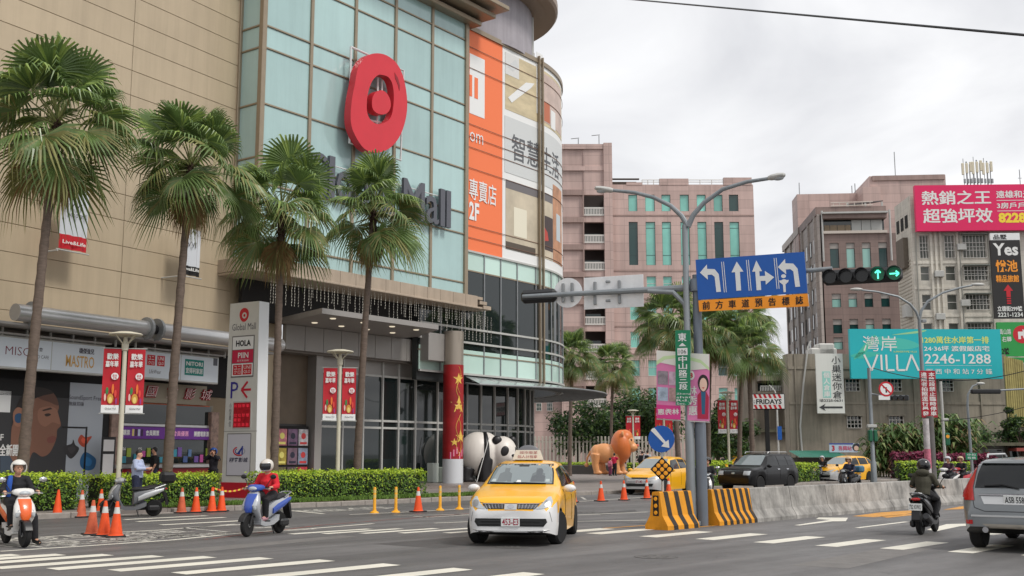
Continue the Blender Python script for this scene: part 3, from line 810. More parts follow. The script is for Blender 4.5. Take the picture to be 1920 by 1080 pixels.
# icicle lights under the fascia
ic = thing('icicle_lights', 'curtain of white icicle light strands hanging under the entrance fascia', 'string lights', BF.o.to_3d(), BF.rz)
ICE = M('icicle_white', (180, 176, 166), .5); r5 = random.Random(5); ICD = M('icicle_grey', (150, 146, 138), .5)
def strand(x, y, z0, L):
 mb = MB(); z = z0; k = 0
 while z > z0 - L:
  mb.tube([(x + r5.uniform(-.02, .02), y, z), (x + r5.uniform(-.02, .02), y, z - .09)], [.008, .022], 4); z -= .12; k += 1
 mb.build('strand', ICE if r5.random() < .6 else ICD, ic)
x = -14.9
while x < -.5:
 strand(x, -.75, 8.86, (.55 + r5.random() * .7) if x > -13.4 else 1.1); x += r5.uniform(.09, .34)
for k in range(9): strand(-3.0 + .3 * k, -1.1, 8.5, 1.3)

# round column wrapped in a red poster
cx, cy = -2.85, -.5
col = thing('wrapped_column', 'round column wrapped in a red poster with golden stars beside the mall entrance', 'column', BF.W(cx, cy, .25), BF.rz)
MB().lathe([(.49, 5.7), (.49, 7.35)], 32).build('column_shaft', M('column_metal', (158, 148, 136), .35, .4), col, smooth=True)
MB().lathe([(.50, 1.15), (.50, 5.7)], 40).build('poster_wrap', M('wrap_red', (158, 26, 30), .4, var=.3, scale=1.1), col, smooth=True)
MB().lathe([(.505, 0), (.505, 1.15)], 40).build('white_plinth', M('plinth_white', (205, 208, 212), .4), col, smooth=True)
vw = math.atan2(*(Vector((0, 0)) - Vector(BF.W(cx, cy)[:2])))
GOLD = M('print_gold', (228, 188, 84), .45); PINK = M('print_magenta', (206, 40, 96), .45)
def on_col(u, z, out=.51):           # u in radians from the side facing the street
 w = -PI / 2 + u
 return (out * math.cos(w), out * math.sin(w), z)
def star(u, z, r, m=GOLD):
 q = [(r * (1 if k % 2 == 0 else .38) * math.sin(k * PI / 5), r * (1 if k % 2 == 0 else .38) * math.cos(k * PI / 5)) for k in range(10)]
 mb = MB()
 for k in range(10):
  a, b = q[k], q[(k + 1) % 10]
  mb.poly([on_col(u, z, .517), on_col(u + b[0] / .51, z + b[1], .515), on_col(u + a[0] / .51, z + a[1], .515)])
 mb.build('printed_star', m, col)
for u, z, r in ((-.35, 5.0, .3), (-.3, 3.75, .45), (-.05, 2.2, .32), (-.75, 1.95, .2)): star(u, z, r)
for ph, z0, z1, am in ((0, 1.3, 3.3, .3), (PI * .8, 1.3, 3.1, .25), (.5, 3.4, 5.2, .28), (2.6, 4.3, 5.6, .2)):
 MB().tube([on_col(-.3 + am * math.sin(ph + k * .35), z0 + (z1 - z0) * k / 20, .51) for k in range(21)], .014, 4).build('printed_swirl', GOLD, col)
for k in range(9):
 u = -1.2 + .3 * k; z = 1.16 + .12 * (k % 3)
 mb = MB(); mb.poly([on_col(u, z), on_col(u + .24, z), on_col(u + .24, z + .32), on_col(u, z + .32)]); mb.build('printed_gift', PINK, col)
 mb = MB(); mb.poly([on_col(u + .09, z, .515), on_col(u + .13, z, .515), on_col(u + .13, z + .32, .515), on_col(u + .09, z + .32, .515)]); mb.build('printed_ribbon', WHITE, col)

# poster rack in the entrance recess, white display boxes behind the glass
pr = thing('poster_rack', 'tall rack of colourful film posters in the dark mall entrance recess', 'poster rack', BF.W(-11.9, 1.55, .25), BF.rz)
MB().box(-.35, 1.55, .1, .2, 0, 2.6).build('back_panel', DARKVOID, pr)
pc = [(196, 120, 130), (120, 90, 120), (200, 196, 200), (170, 150, 60), (126, 100, 116), (140, 150, 170), (110, 100, 70), (90, 70, 80), (190, 60, 70)]
for k in range(9):
 x0 = -.3 + .62 * (k % 3); z0 = 1.75 - .82 * (k // 3)
 f = MB().rbox(x0, x0 + .56, .05, .1, z0, z0 + .72, .01).build('poster', M('poster_%d' % k, pc[k], .4, var=.5, scale=5), pr)
 mb = MB().rect(x0 + .08, x0 + .48, z0 + .06, z0 + .16, .045)
 mb.disc(x0 + .28, z0 + .42, .14, .046, 10); mb.build('poster_print', M('poster_ink_%d' % (k % 3), [(230, 220, 120), (40, 40, 60), (200, 60, 60)][k % 3], .5), f)
x, z = BF.inv(806, 870, 1.2)
for k in range(2):
 o = MB().rbox(-.22, .22, -.2, .2, 0, .95 - .2 * k, .02).build('display_box', M('display_white', (200, 208, 200), .5)); o.location = BF.W(x + .5 * k, 1.0 - .2 * k, .25); o.rotation_euler = (0, 0, BF.rz)
 tag(o, ['taller white display box against the shopfront glass right of the entrance', 'lower white display box standing right of the taller white one'][k], 'box', 'white display boxes')

# ---- wing: tube canopy, shop signs, cinema letters, poster hoarding, ticket booth
tu = thing('tube_canopy', 'long silver tube canopy with flanges along the beige wall above the shop signs', 'canopy', WFo, WF.rz)
SILV = M('brushed_silver', (190, 190, 190), .3, .6, var=.06, scale=2)
def htube(x0, x1, y, z, r): return MB().lathe([(r, x0), (r, x1)], 28, (0, y, z), 'x')
htube(-11.75, -6.35, -2.2, 6.02, .27).build('tube', SILV, tu, smooth=True)
htube(-5.95, .6, -2.2, 6.02, .27).build('tube', SILV, tu, smooth=True)
htube(-6.35, -5.95, -2.2, 6.02, .17).build('tube_joint', DARK_METAL, tu, smooth=True)
for x in (-11.15, -6.45, -5.98): htube(x - .05, x + .05, -2.2, 6.02, .40).build('flange', STEEL, tu, smooth=True)
MB().rbox(-13, .3, -2.15, .0, 5.62, 5.72, .02).build('canopy_slab', GREYCLAD, tu)
for k in range(14): MB().box(-12.4 + .9 * k, -12.34 + .9 * k, -1.3, -1.24, 5.38, 5.62).build('hanger', PALE_STEEL, tu)
MB().box(-13, .2, -.02, -.008, 3.9, 5.62).build('canopy_shade_sheet', DARKVOID, tu)  # thin dark sheet that paints the canopy's shade onto the wall
def shop_sign(name, label, x0, x1, items):
 t = thing(name, label, 'sign', WFo, WF.rz)
 MB().rbox(x0 - .05, x1 + .05, -1.2, -.9, 4.33, 5.40, .02).build('sign_box', PALE_STEEL, t)
 MB().box(x0 - .1, x1 + .1, -1.45, -.85, 5.41, 5.46).build('sign_hood', GREYCLAD, t)
 f = MB().box(x0, x1, -1.212, -1.2, 4.40, 5.33).build('sign_face', M('lightbox_white', (214, 222, 230), .5), t)
 xm = (x0 + x1) / 2
 MB().box(xm - .012, xm + .012, -1.22, -1.212, 4.4, 5.33).build('face_joint', PALE_STEEL, t)
 for (s, a, b, za_, zb_, m, bo) in items:
  MB().text(s, a, b, za_, zb_, -1.2165, 0, bo).build('lettering', m, t)
 return t
MAR = PRINT('maroon', (120, 40, 60)); GLD = PRINT('sign_gold', (206, 160, 84)); NAVY = PRINT('sign_dark', (70, 66, 76))
sx = lambda px, py: WF.inv(px, py, -1.2)[0]
shop_sign('shop_sign', 'white light box shop sign lettered in maroon and gold, left end of the canopy', -11.7, -7.38, [
 ('MISO', sx(10, 655), sx(58, 665), 4.78, 5.05, MAR, -.01), ('海洋會', sx(56, 655), sx(80, 660), 4.97, 5.1, NAVY, .01), ('TOKYO CAFE', sx(52, 665), sx(91, 670), 4.74, 4.85, NAVY, -.005),
 ('機傑強兒', sx(148, 660), sx(176, 662), 5.03, 5.22, NAVY, .02), ('MASTRO', sx(123, 675), sx(176, 680), 4.55, 4.95, GLD, .01)])
s2 = shop_sign('shop_sign', 'white light box shop sign with red squares and one green square, nearer the totem', -5.75, -1.85, [
 ('LifeWear', sx(279, 700), sx(301, 702), 4.55, 4.7, NAVY, -.005)])
UR = PRINT('square_red', (196, 30, 44)); NG = PRINT('square_green', (0, 128, 118))
for a, b, s in ((275, 290, 'ユニ|クロ'), (294, 308, 'UNI|QLO')):
 x0, x1 = sx(a, 680), sx(b, 680)
 q = MB().box(x0, x1, -1.22, -1.213, 4.84, 5.22).build('red_square', UR, s2)
 mb = MB(); p = s.split('|')
 for k in (0, 1): mb.text(p[k], x0 + .05, x1 - .05, 5.05 - .18 * k, 5.18 - .18 * k, -1.2225, 0, .01)
 mb.build('lettering', WHITE, q)
x0, x1 = sx(346, 690), sx(381, 695)
q = MB().box(x0, x1, -1.22, -1.213, 4.6, 5.2).build('green_square', NG, s2)
mb = MB().text('NITORI', x0 + .06, x1 - .06, 4.96, 5.12, -1.2225, 0, .03).text('宜得利家居', x0 + .05, x1 - .05, 4.67, 4.88, -1.2225, 0, .03); mb.build('lettering', WHITE, q)
MB().box(-2.12, -1.9, -1.22, -1.213, 5.05, 5.33).build('number_tab', DGREY, s2)
ci = thing('cinema_lettering', 'slanted red and white neon style characters above the ticket counter', 'sign', WFo, WF.rz)
NE_R = M('neon_red', (176, 34, 48), .4); 
for k, ch in enumerate('國賓影城'):
 x0 = WF.inv((272, 310, 345, 376)[k], 725, -.3)[0]; x1 = x0 + .62
 MB().text(ch, x0 + .05, x1 + .05, 3.74, 4.18, -.30, 0, .05, shear=.25, depth=.1).build('letter', NE_R, ci)
 MB().text(ch, x0 + .06, x1 + .04, 3.77, 4.16, -.306, 0, -.008, shear=.25).build('letter_core', M('neon_pale', (226, 200, 200), .4), ci)
MB().box(-5.6, -1.4, -.22, .0, 3.55, 4.3).build('sign_backing', M('backing_beige', (150, 140, 122), .6), ci)

# poster hoarding: a man in profile with earbuds
ho = thing('poster_hoarding', 'grey shop hoarding printed with a man in profile wearing an earbud and three earbuds', 'billboard', WFo, WF.rz)
H = lambda px, py: WF.inv(px, py, -.25)
hx0, hx1 = -12.5, H(192, 800)[0]
MB().box(hx0, H(127, 800)[0], -.25, 0, .14, 4.1).build('dark_board', PRINT('poster_dark', (54, 54, 56)), ho)
MB().box(H(127, 800)[0] + .005, hx1, -.25, 0, .14, 4.1).build('pale_board', PRINT('poster_pale', (168, 174, 182)), ho)
MB().box(hx0, H(126, 800)[0], -.258, -.251, 3.55, 4.1).build('black_header', MATTE_BLACK, ho)
def hpoly(name, pts, m, y=-.256, sm=0):
 q = smooth_loop(pts, sm) if sm else pts
 a = sum(q[i - 1][0] * q[i][1] - q[i][0] * q[i - 1][1] for i in range(len(q)))
 pp = [(H(*p)[0], y, H(*p)[1]) for p in q]
 return MB().poly(pp if a < 0 else pp[::-1]).build(name, m, ho)
SK = PRINT('portrait_skin', (132, 92, 74)); SKL = PRINT('portrait_light', (150, 107, 87)); SKD = PRINT('portrait_dark', (98, 68, 56))
hpoly('portrait', [(22, 800), (28, 770), (45, 735), (65, 727), (88, 730), (103, 740), (110, 762), (108, 775), (114, 796), (107, 806), (106, 818), (102, 832), (92, 850), (78, 856), (62, 848), (50, 868), (20, 868), (20, 830)], SK, -.256, 90)
hpoly('portrait', [(60, 728), (88, 730), (103, 741), (109, 760), (92, 754), (70, 745)], SKD, -.259, 40)
hpoly('portrait', [(72, 768), (90, 762), (104, 766), (110, 780), (112, 795), (98, 792), (84, 800), (72, 790)], SKL, -.259, 40)
hpoly('portrait', [(83, 777), (91, 775), (95, 778), (87, 781)], PRINT('portrait_eye', (52, 38, 34)), -.262, 24)
hpoly('portrait', [(78, 769), (94, 764), (98, 767), (81, 771)], PRINT('portrait_brow', (62, 44, 38)), -.262)
hpoly('portrait', [(88, 822), (98, 817), (105, 821), (100, 830), (90, 830)], PRINT('portrait_lips', (128, 76, 66)), -.262, 24)
hpoly('portrait', [(22, 800), (28, 768), (45, 735), (65, 726), (88, 729), (100, 737), (80, 742), (58, 752), (48, 775), (40, 765), (30, 775)], PRINT('portrait_hair', (40, 32, 30)), -.2595, 50)
hpoly('portrait_ear', [(24, 775), (32, 764), (42, 768), (44, 785), (36, 800), (26, 795)], SKL, -.262, 24)
hpoly('earbud_print', [(28, 778), (38, 775), (42, 785), (36, 793), (28, 790)], PRINT('earbud_blue', (40, 76, 112)), -.265, 20)
hpoly('shoulder_print', [(0, 850), (18, 855), (30, 875), (0, 890)], PRINT('shirt_print', (66, 78, 92)), -.262)
MB().text('全新開', H(-2, 850)[0], H(33, 850)[0], H(15, 855)[1], H(15, 833)[1], -.27, 0, .03).build('lettering', WHITE, ho)
MB().text('F', H(0, 820)[0], H(6, 820)[0], H(3, 826)[1], H(3, 814)[1], -.27, 0, .01).build('lettering', WHITE, ho)
MB().box(H(0, 750)[0] - .8, H(20, 750)[0], -.258, -.252, H(10, 773)[1], H(10, 733)[1]).build('white_tab', WHT, ho)
MB().text('SoundSport Free', H(129, 745)[0], H(191, 745)[0], H(150, 752)[1], H(150, 741)[1], -.256, 0, .005).build('lettering', NAVY, ho)
MB().text('無線耳機', H(129, 757)[0], H(157, 757)[0], H(140, 761)[1], H(140, 753)[1], -.256, 0, .01).build('lettering', NAVY, ho)
for pts, c in (([(119, 838), (134, 832), (137, 824), (141, 834), (148, 840), (144, 850), (133, 860), (124, 852)], (52, 50, 52)), ([(146, 825), (152, 815), (160, 820), (172, 818), (166, 828), (158, 838), (150, 834)], (176, 74, 52)), ([(150, 862), (158, 848), (170, 852), (180, 862), (176, 878), (164, 882), (152, 876)], (36, 92, 136))):
 hpoly('earbud_print', pts, PRINT('earbud_%d' % c[0], c), -.256, 36)
 cxp, cyp = sum(p[0] for p in pts) / len(pts), sum(p[1] for p in pts) / len(pts)
 hpoly('earbud_print', [(cxp + (p[0] - cxp) * .5, cyp + (p[1] - cyp) * .5) for p in pts], PRINT('earbud_in_%d' % c[0], tuple(min(255, int(q * 1.25)) for q in c)), -.26, 24)
MB().box(H(116, 802)[0], H(162, 802)[0], -.262, -.25, H(140, 803)[1], H(140, 800)[1]).build('door_outline', BLACK, ho)
MB().box(H(158, 850)[0], H(161, 850)[0], -.262, -.25, .14, H(160, 800)[1]).build('door_outline', BLACK, ho)
bx0 = H(192, 800)[0] + .03
MB().box(bx0, bx0 + .3, -.2, 0, .14, 4.1).build('hoarding_end', MATTE_BLACK, ho)

# ticket booth
tb = thing('ticket_booth', 'cinema ticket counter with purple header, black window and red base behind the hedge', 'kiosk', WFo, WF.rz)
b0, b1 = -5.95, -1.0
MB().box(b0 - .15, b1 + .15, -.06, 0, .14, 3.55).build('wall_surround', M('booth_beige', (140, 132, 118), .6, var=.1), tb)
for xx in (b0 - .15, b1 - .15): MB().rbox(xx, xx + .42, -.3, -.06, .14, 3.3, .02).build('side_pilaster', M('mottled_stone', (150, 124, 112), .5, var=.5, scale=5), tb)
MB().box(b0, b1, -.1, -.06, 2.78, 3.5).build('upper_glass', TINT, tb)
MB().rbox(b0, b1, -.16, -.1, 2.66, 2.76, .01).build('header_rail', SILV, tb)
PUR = PRINT('purple', (104, 46, 140)); hd = MB().box(b0, b1, -.18, -.1, 2.2, 2.64).build('purple_header', PUR, tb)
for s, xa, xb, m in (('歡迎購票', b0 + .15, b0 + .8, WHITE), ('會員購票', b0 + 1.55, b0 + 2.2, WHITE), ('會員優惠', b0 + 2.9, b0 + 3.7, PRINT('pinkish', (230, 160, 200))), ('團體電影票', b0 + 4.0, b0 + 4.8, WHITE)):
 MB().text(s, xa, xb, 2.32, 2.52, -.184, 0, .02).build('lettering', m, hd)
for k in range(4): MB().box(b0 + .9 + .14 * k, b0 + 1.0 + .14 * k, -.184, -.18, 2.3, 2.55).build('film_card', PRINT('card_%d' % k, [(210, 190, 120), (60, 40, 50), (190, 200, 220), (60, 30, 70)][k]), hd)
MB().box(b0, b1, -.1, -.06, 1.3, 2.18).build('ticket_window', TINT, tb)
r6 = random.Random(6)
for k in range(15):
 xx = b0 + .5 + .3 * k + r6.uniform(-.05, .05); c = r6.choice([(60, 150, 150), (110, 80, 150), (90, 120, 160), (190, 80, 150), (70, 90, 140), (150, 170, 60), (60, 140, 160)])
 zz = 1.32 + r6.choice([0, 0, .22]); MB().box(xx, xx + r6.uniform(.14, .26), -.13, -.1, zz, zz + r6.uniform(.2, .36)).build('leaflet', PRINT('leaflet_%d_%d' % (c[0], c[1]), c), tb)
for k, s in enumerate(('06', '05', '04', '03')): MB().text(s, b0 + .55 + .75 * k, b0 + .72 + .75 * k, 1.78, 1.88, -.104, 0, .02).build('lettering', WHITE, tb)
MB().rbox(b0, b1, -.45, -.1, 1.12, 1.26, .02).build('counter', SILV, tb)
MB().box(b0, b1, -.3, -.1, .14, 1.1).build('red_base', M('booth_red', (160, 20, 34), .4), tb)
MB().box(-5.9, -1.1, -.12, -.06, 3.5, 3.54).build('top_strip', PRINT('strip_orange', (190, 90, 50)), tb)
ib = thing('notice_stand', 'black framed notice stand with two white sheets between hoarding and ticket counter', 'notice board', WF.W(WF.inv(203, 860, -.9)[0], -.9, .14), WF.rz)
MB().rbox(-.3, .3, 0, .05, .6, 2.1, .01).build('frame', BLACK, ib)
for z0, z1 in ((1.6, 2.0), (.75, 1.5)): MB().box(-.24, .22, -.01, 0, z0, z1).build('sheet', PRINT('sheet', (206, 204, 204)), ib)
for xx in (-.2, .2): MB().box(xx - .02, xx + .02, 0, .04, 0, .62).build('leg', BLACK, ib)
# pennants on brackets
def pennant(label, px0, px1, py0, py1, split, cols, txt, yo=-.9):
 xa, zt = WF.inv(px0, py0, yo); xb, zb_ = WF.inv(px1, py1, yo)
 t = thing('wall_pennant', label, 'banner', WFo, WF.rz, 'pennants hung on wall brackets')
 n = 9; mb = MB(); mc = MB()
 zs_ = zb_ + (zt - zb_) * split
 for z0, z1, q in ((zs_, zt, mb), (zb_, zs_, mc)):
  v = []
  for k in range(n): x = xa + (xb - xa) * k / (n - 1); y = yo + .05 * math.sin(k * 1.9); v += [(x, y, z0), (x, y, z1)]
  q.add(v, [(2 * k, 2 * k + 2, 2 * k + 3, 2 * k + 1) for k in range(n - 1)])
 mb.build('cloth', cols[0], t, smooth=True); mc.build('cloth_foot', cols[1], t, smooth=True)
 MB().text('Live&Life', xa + .1, xb - .1, zb_ + .17, zb_ + .3, yo - .07, 0, .02).build('lettering', WHITE, t)
 mb = MB()
 for s, a, b, z0, z1 in txt: mb.text(s, xa + (xb - xa) * a, xa + (xb - xa) * b, zb_ + (zt - zb_) * z0, zb_ + (zt - zb_) * z1, yo - .07, 0, .0)
 mb.build('lettering', NAVY, t)
 MB().tube([(xa - .05, 0, zb_ - .1), (xa - .05, yo - .03, zb_ - .1)], .03, 6).build('bracket', PALE_STEEL, t)
 MB().tube([(xa - .1, yo, zb_ - .06), (xb + .1, yo, zb_ - .06)], .025, 6).build('rod', PALE_STEEL, t)
pennant('white wall pennant with a red foot left of the second palm', 117, 162, 342, 474, .22, (M('pennant_white', (206, 210, 216), .7), RED), [('wind mill', .2, .9, .5, .58), ('VVI', .25, .7, .62, .72)])
pennant('white wall pennant with a black foot behind the second palm', 341, 374, 425, 520, .2, (MATS['pennant_white'], MATTE_BLACK), [('VVI', .25, .7, .6, .72)])

# totem sign
TF = Fr(-9.53, 39.2, 121)
to = thing('totem_sign', 'tall white totem sign listing shops with a red base beside the hedge', 'sign', (*TF.W(0, 0)[:2], .14), TF.rz)
Hh = 6.85
TG = M('totem_shaded', (208, 208, 202), .4, var=.05); TOTEM_LIT = M('totem_lit', (224, 226, 228), .4)  # front greyer, body whiter: light from the right put into the colours
w0, w1 = .80, .70
mb = MB(); mb.add([(-w0, 0, .5), (w0, 0, .5), (w1, 0, Hh), (-w1, 0, Hh)], [(0, 1, 2, 3)]); mb.build('front_face', TG, to)
mb = MB(); mb.add([(-w0, 0.004, .5), (w0, .004, .5), (w0, .5, .5), (-w0, .5, .5), (-w1, .004, Hh), (w1, .004, Hh), (w1, .5, Hh), (-w1, .5, Hh)], [(1, 2, 6, 5), (2, 3, 7, 6), (3, 0, 4, 7), (4, 5, 6, 7), (0, 1, 5, 4)]); mb.build('body', TOTEM_LIT, to)
mb = MB(); mb.add([(-w0 - .09, -.06, 0), (w0 + .09, -.06, 0), (w0 + .09, .56, 0), (-w0 - .09, .56, 0), (-w0 - .01, -.01, .52), (w0 + .01, -.01, .52), (w0 + .01, .51, .52), (-w0 - .01, .51, .52)], [(0, 1, 5, 4), (1, 2, 6, 5), (2, 3, 7, 6), (3, 0, 4, 7), (4, 5, 6, 7)]); mb.build('red_base', M('totem_red', (178, 22, 40), .4), to)
MB().text('Global Mall', -.56, .58, 5.86, 6.1, -.006, 0, -.005).build('lettering', NAVY, to)
MB().prism([(.22 * math.cos(a) * (1 + .1 * math.sin(a)), 6.4 + .25 * math.sin(a)) for a in [2 * PI * k / 28 for k in range(28)]], -.012, -.002).build('emblem_disc', RED, to)
MB().disc(.02, 6.38, .11, -.014, 20).build('emblem_hole', TG, to); MB().disc(.02, 6.38, .055, -.016, 16).build('emblem_dot', RED, to)
def tpanel(name, x0, x1, z0, z1, m, y=-.012): return MB().box(x0, x1, y, -.001, z0, z1).build(name, m, to)
tpanel('list_frame', -.54, .54, 4.18, 5.66, M('frame_grey', (110, 108, 106), .5), -.008)
p = tpanel('shop_panel', -.50, .50, 5.17, 5.62, WHT); MB().text('HOLA', -.34, .38, 5.28, 5.5, -.014, 0, .045).build('lettering', MATTE_BLACK, p)
p = tpanel('shop_panel', -.50, .50, 4.69, 5.15, PRINT('panel_crimson', (196, 30, 70))); MB().text('PIIN', -.22, .28, 4.86, 5.06, -.014, 0, .02).text('品家家品飾', -.26, .30, 4.74, 4.81, -.014, 0, .0).build('lettering', WHITE, p)
p = tpanel('shop_panel', -.50, .50, 4.23, 4.67, WHT)
for x0, s in ((-.44, ('ユニ', 'クロ')), (.03, ('UNI', 'QLO'))):
 q = MB().box(x0, x0 + .42, -.016, -.0125, 4.27, 4.63).build('red_square', UR, p)
 mb = MB()
 for k in (0, 1): mb.text(s[k], x0 + .05, x0 + .37, 4.47 - .16 * k, 4.59 - .16 * k, -.018, 0, .0)
 mb.build('lettering', WHITE, q)
MB().text('P', -.52, -.16, 3.45, 4.03, -.01, 0, .0).build('lettering', PRINT('parking_blue', (50, 40, 140)), to)
mb = MB()
for k, ((xa, za_), (xb, zb_)) in enumerate((((.45, 3.74), (.0, 3.74)), ((.0, 3.74), (.28, 4.02)), ((.0, 3.74), (.28, 3.46)))):
 d = Vector((xb - xa, zb_ - za_)).normalized() * .04; nrm = Vector((-d.y, d.x))
 mb.prism([(xa + nrm.x, za_ + nrm.y), (xb + nrm.x, zb_ + nrm.y), (xb - nrm.x, zb_ - nrm.y), (xa - nrm.x, za_ - nrm.y)], -.010 - .001 * k, -.002)
mb.build('arrow', PRINT('arrow_red', (190, 24, 50)), to)
tpanel('screen_frame', -.37, .51, 2.37, 3.34, PALE_STEEL, -.02)
led = tpanel('led_screen', -.33, .47, 2.42, 3.29, M('led_red', (150, 14, 28), .4, var=.6, scale=9, emit=(150, 10, 24), estr=.15), -.026)
mb = MB(); r7 = random.Random(8)
for i in range(4):
 for j in range(5):
  if r7.random() < .7: mb.text(r7.choice('車位剩餘樓'), -.3 + .19 * i, -.15 + .19 * i, 2.46 + .165 * j, 2.58 + .165 * j, -.029, 0, .0)
struct(mb.build('led_lettering', M('led_bright', (240, 60, 80), .5, emit=(240, 40, 60), estr=.25), led), 'stuff')
MB().vtext('小型車位', -.56, -.45, 2.45, 3.3, -.006, 0, .0).build('lettering', NAVY, to)
tpanel('joint', -w0, w0, 2.285, 2.30, M('frame_grey', (110, 108, 106), .5), -.003)
tpanel('panel_frame', -.60, .54, .74, 2.22, MATS['frame_grey'], -.008)
p = tpanel('cinema_panel', -.57, .51, .77, 2.19, M('panel_silver', (200, 200, 208), .3))
MB().text('國賓影城', -.46, .42, 1.22, 1.38, -.014, 0, .06, shear=.15).build('lettering', PRINT('cinema_navy', (40, 40, 70)), p)
for rx, rz, c, a0, a1, dy in ((.3, .17, (190, 30, 50), 2.0, 5.2, 0), (.2, .11, (30, 50, 140), 2.2, 5.0, .002), (.3, .15, (170, 170, 180), -1.0, 1.3, .004)):
 mb = MB(); q = [a0 + (a1 - a0) * k / 16 for k in range(17)]
 mb.poly([(rx * math.cos(a), -.014 - dy, 1.6 + rz * math.sin(a)) for a in q] + [(rx * .8 * math.cos(a), -.014 - dy, 1.6 + rz * .72 * math.sin(a)) for a in q[::-1]]); mb.build('emblem_arc', PRINT('arc_%d' % c[0], c), p)
MB().poly([(-.12, -.019, 1.5), (.02, -.019, 1.5), (.2, -.019, 1.76), (.14, -.019, 1.76)]).poly([(.12, -.0195, 1.48), (.18, -.0195, 1.48), (.18, -.0195, 1.78), (.12, -.0195, 1.78)]).build('emblem_stroke', PRINT('arc_30', (30, 50, 140)), p)
# ---------------------------------------------------------------- buildings and billboards beyond the road
def tile_mat(name, c, bw, bh, mortar=.03, dark=.72, streak=.25):
 m = bpy.data.materials.new(name); m.use_nodes = True; MATS[name] = m
 N, Lk = m.node_tree.nodes, m.node_tree.links; b = N['Principled BSDF']; b.inputs['Roughness'].default_value = .55
 t0 = N.new('ShaderNodeTexCoord'); sp = N.new('ShaderNodeSeparateXYZ'); Lk.new(t0.outputs['Object'], sp.inputs[0])
 ax = N.new('ShaderNodeMath'); ax.operation = 'ADD'; Lk.new(sp.outputs['X'], ax.inputs[0]); Lk.new(sp.outputs['Y'], ax.inputs[1])
 cbn = N.new('ShaderNodeCombineXYZ'); Lk.new(ax.outputs[0], cbn.inputs[0]); Lk.new(sp.outputs['Z'], cbn.inputs[1])
 t = N.new('ShaderNodeTexBrick'); t.offset = 0; t.inputs['Scale'].default_value = 1; t.inputs['Brick Width'].default_value = bw; t.inputs['Row Height'].default_value = bh; t.inputs['Mortar Size'].default_value = mortar; t.inputs['Mortar Smooth'].default_value = .2
 cc = lin(c)
 t.inputs['Color1'].default_value = (*[q * .93 for q in cc], 1); t.inputs['Color2'].default_value = (*[q * 1.07 for q in cc], 1); t.inputs['Mortar'].default_value = (*[q * dark for q in cc], 1)
 Lk.new(cbn.outputs[0], t.inputs['Vector'])
 mp = N.new('ShaderNodeMapping'); mp.inputs['Scale'].default_value = (1, 1, .07); Lk.new(t0.outputs['Object'], mp.inputs[0])
 n = N.new('ShaderNodeTexNoise'); n.inputs['Scale'].default_value = 1.1; n.inputs['Detail'].default_value = 8; n.inputs['Roughness'].default_value = .7; Lk.new(mp.outputs[0], n.inputs['Vector'])
 r = N.new('ShaderNodeMapRange'); r.inputs['From Min'].default_value = .4; r.inputs['From Max'].default_value = .75; r.inputs['To Min'].default_value = 1.04; r.inputs['To Max'].default_value = 1 - streak; Lk.new(n.outputs['Fac'], r.inputs[0])
 n2 = N.new('ShaderNodeTexNoise'); n2.inputs['Scale'].default_value = .18; n2.inputs['Detail'].default_value = 6; Lk.new(t0.outputs['Object'], n2.inputs['Vector'])
 r2 = N.new('ShaderNodeMapRange'); r2.inputs['From Min'].default_value = .3; r2.inputs['From Max'].default_value = .7; r2.inputs['To Min'].default_value = .86; r2.inputs['To Max'].default_value = 1.1; Lk.new(n2.outputs['Fac'], r2.inputs[0])
 mm = N.new('ShaderNodeMath'); mm.operation = 'MULTIPLY'; Lk.new(r.outputs[0], mm.inputs[0]); Lk.new(r2.outputs[0], mm.inputs[1])
 v = N.new('ShaderNodeVectorMath'); v.operation = 'SCALE'; Lk.new(t.outputs['Color'], v.inputs[0]); Lk.new(mm.outputs[0], v.inputs['Scale']); Lk.new(v.outputs[0], b.inputs['Base Color'])
 return m
PINKT = tile_mat('pink_tile', (194, 168, 160), 2.6, 1.06)
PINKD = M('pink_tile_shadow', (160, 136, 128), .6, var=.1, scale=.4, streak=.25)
TEAL = M('teal_window', (134, 206, 192), .08, 0, var=.2, scale=.25, spec=.7, orand=.3)
TEALD = M('teal_window_dark', (34, 66, 64), .06, 0, spec=.7)
RAILW = M('rail_white', (206, 202, 196), .5)
def cut_wall(parent, xs_, zs_, holes, m, y0=0.0, y1=.35, name='wall_bay'):
 """wall laid as piers and bands round real openings; holes is a set of (i, j) cells left open"""
 mb = MB()
 for i in range(len(xs_) - 1):
  run = None
  for j in range(len(zs_) - 1):
   if (i, j) in holes:
    if run is not None: mb.box(xs_[i], xs_[i + 1], y0, y1, zs_[run], zs_[j]); run = None
   elif run is None: run = j
  if run is not None: mb.box(xs_[i], xs_[i + 1], y0, y1, zs_[run], zs_[-1])
 return mb.build(name, m, parent)
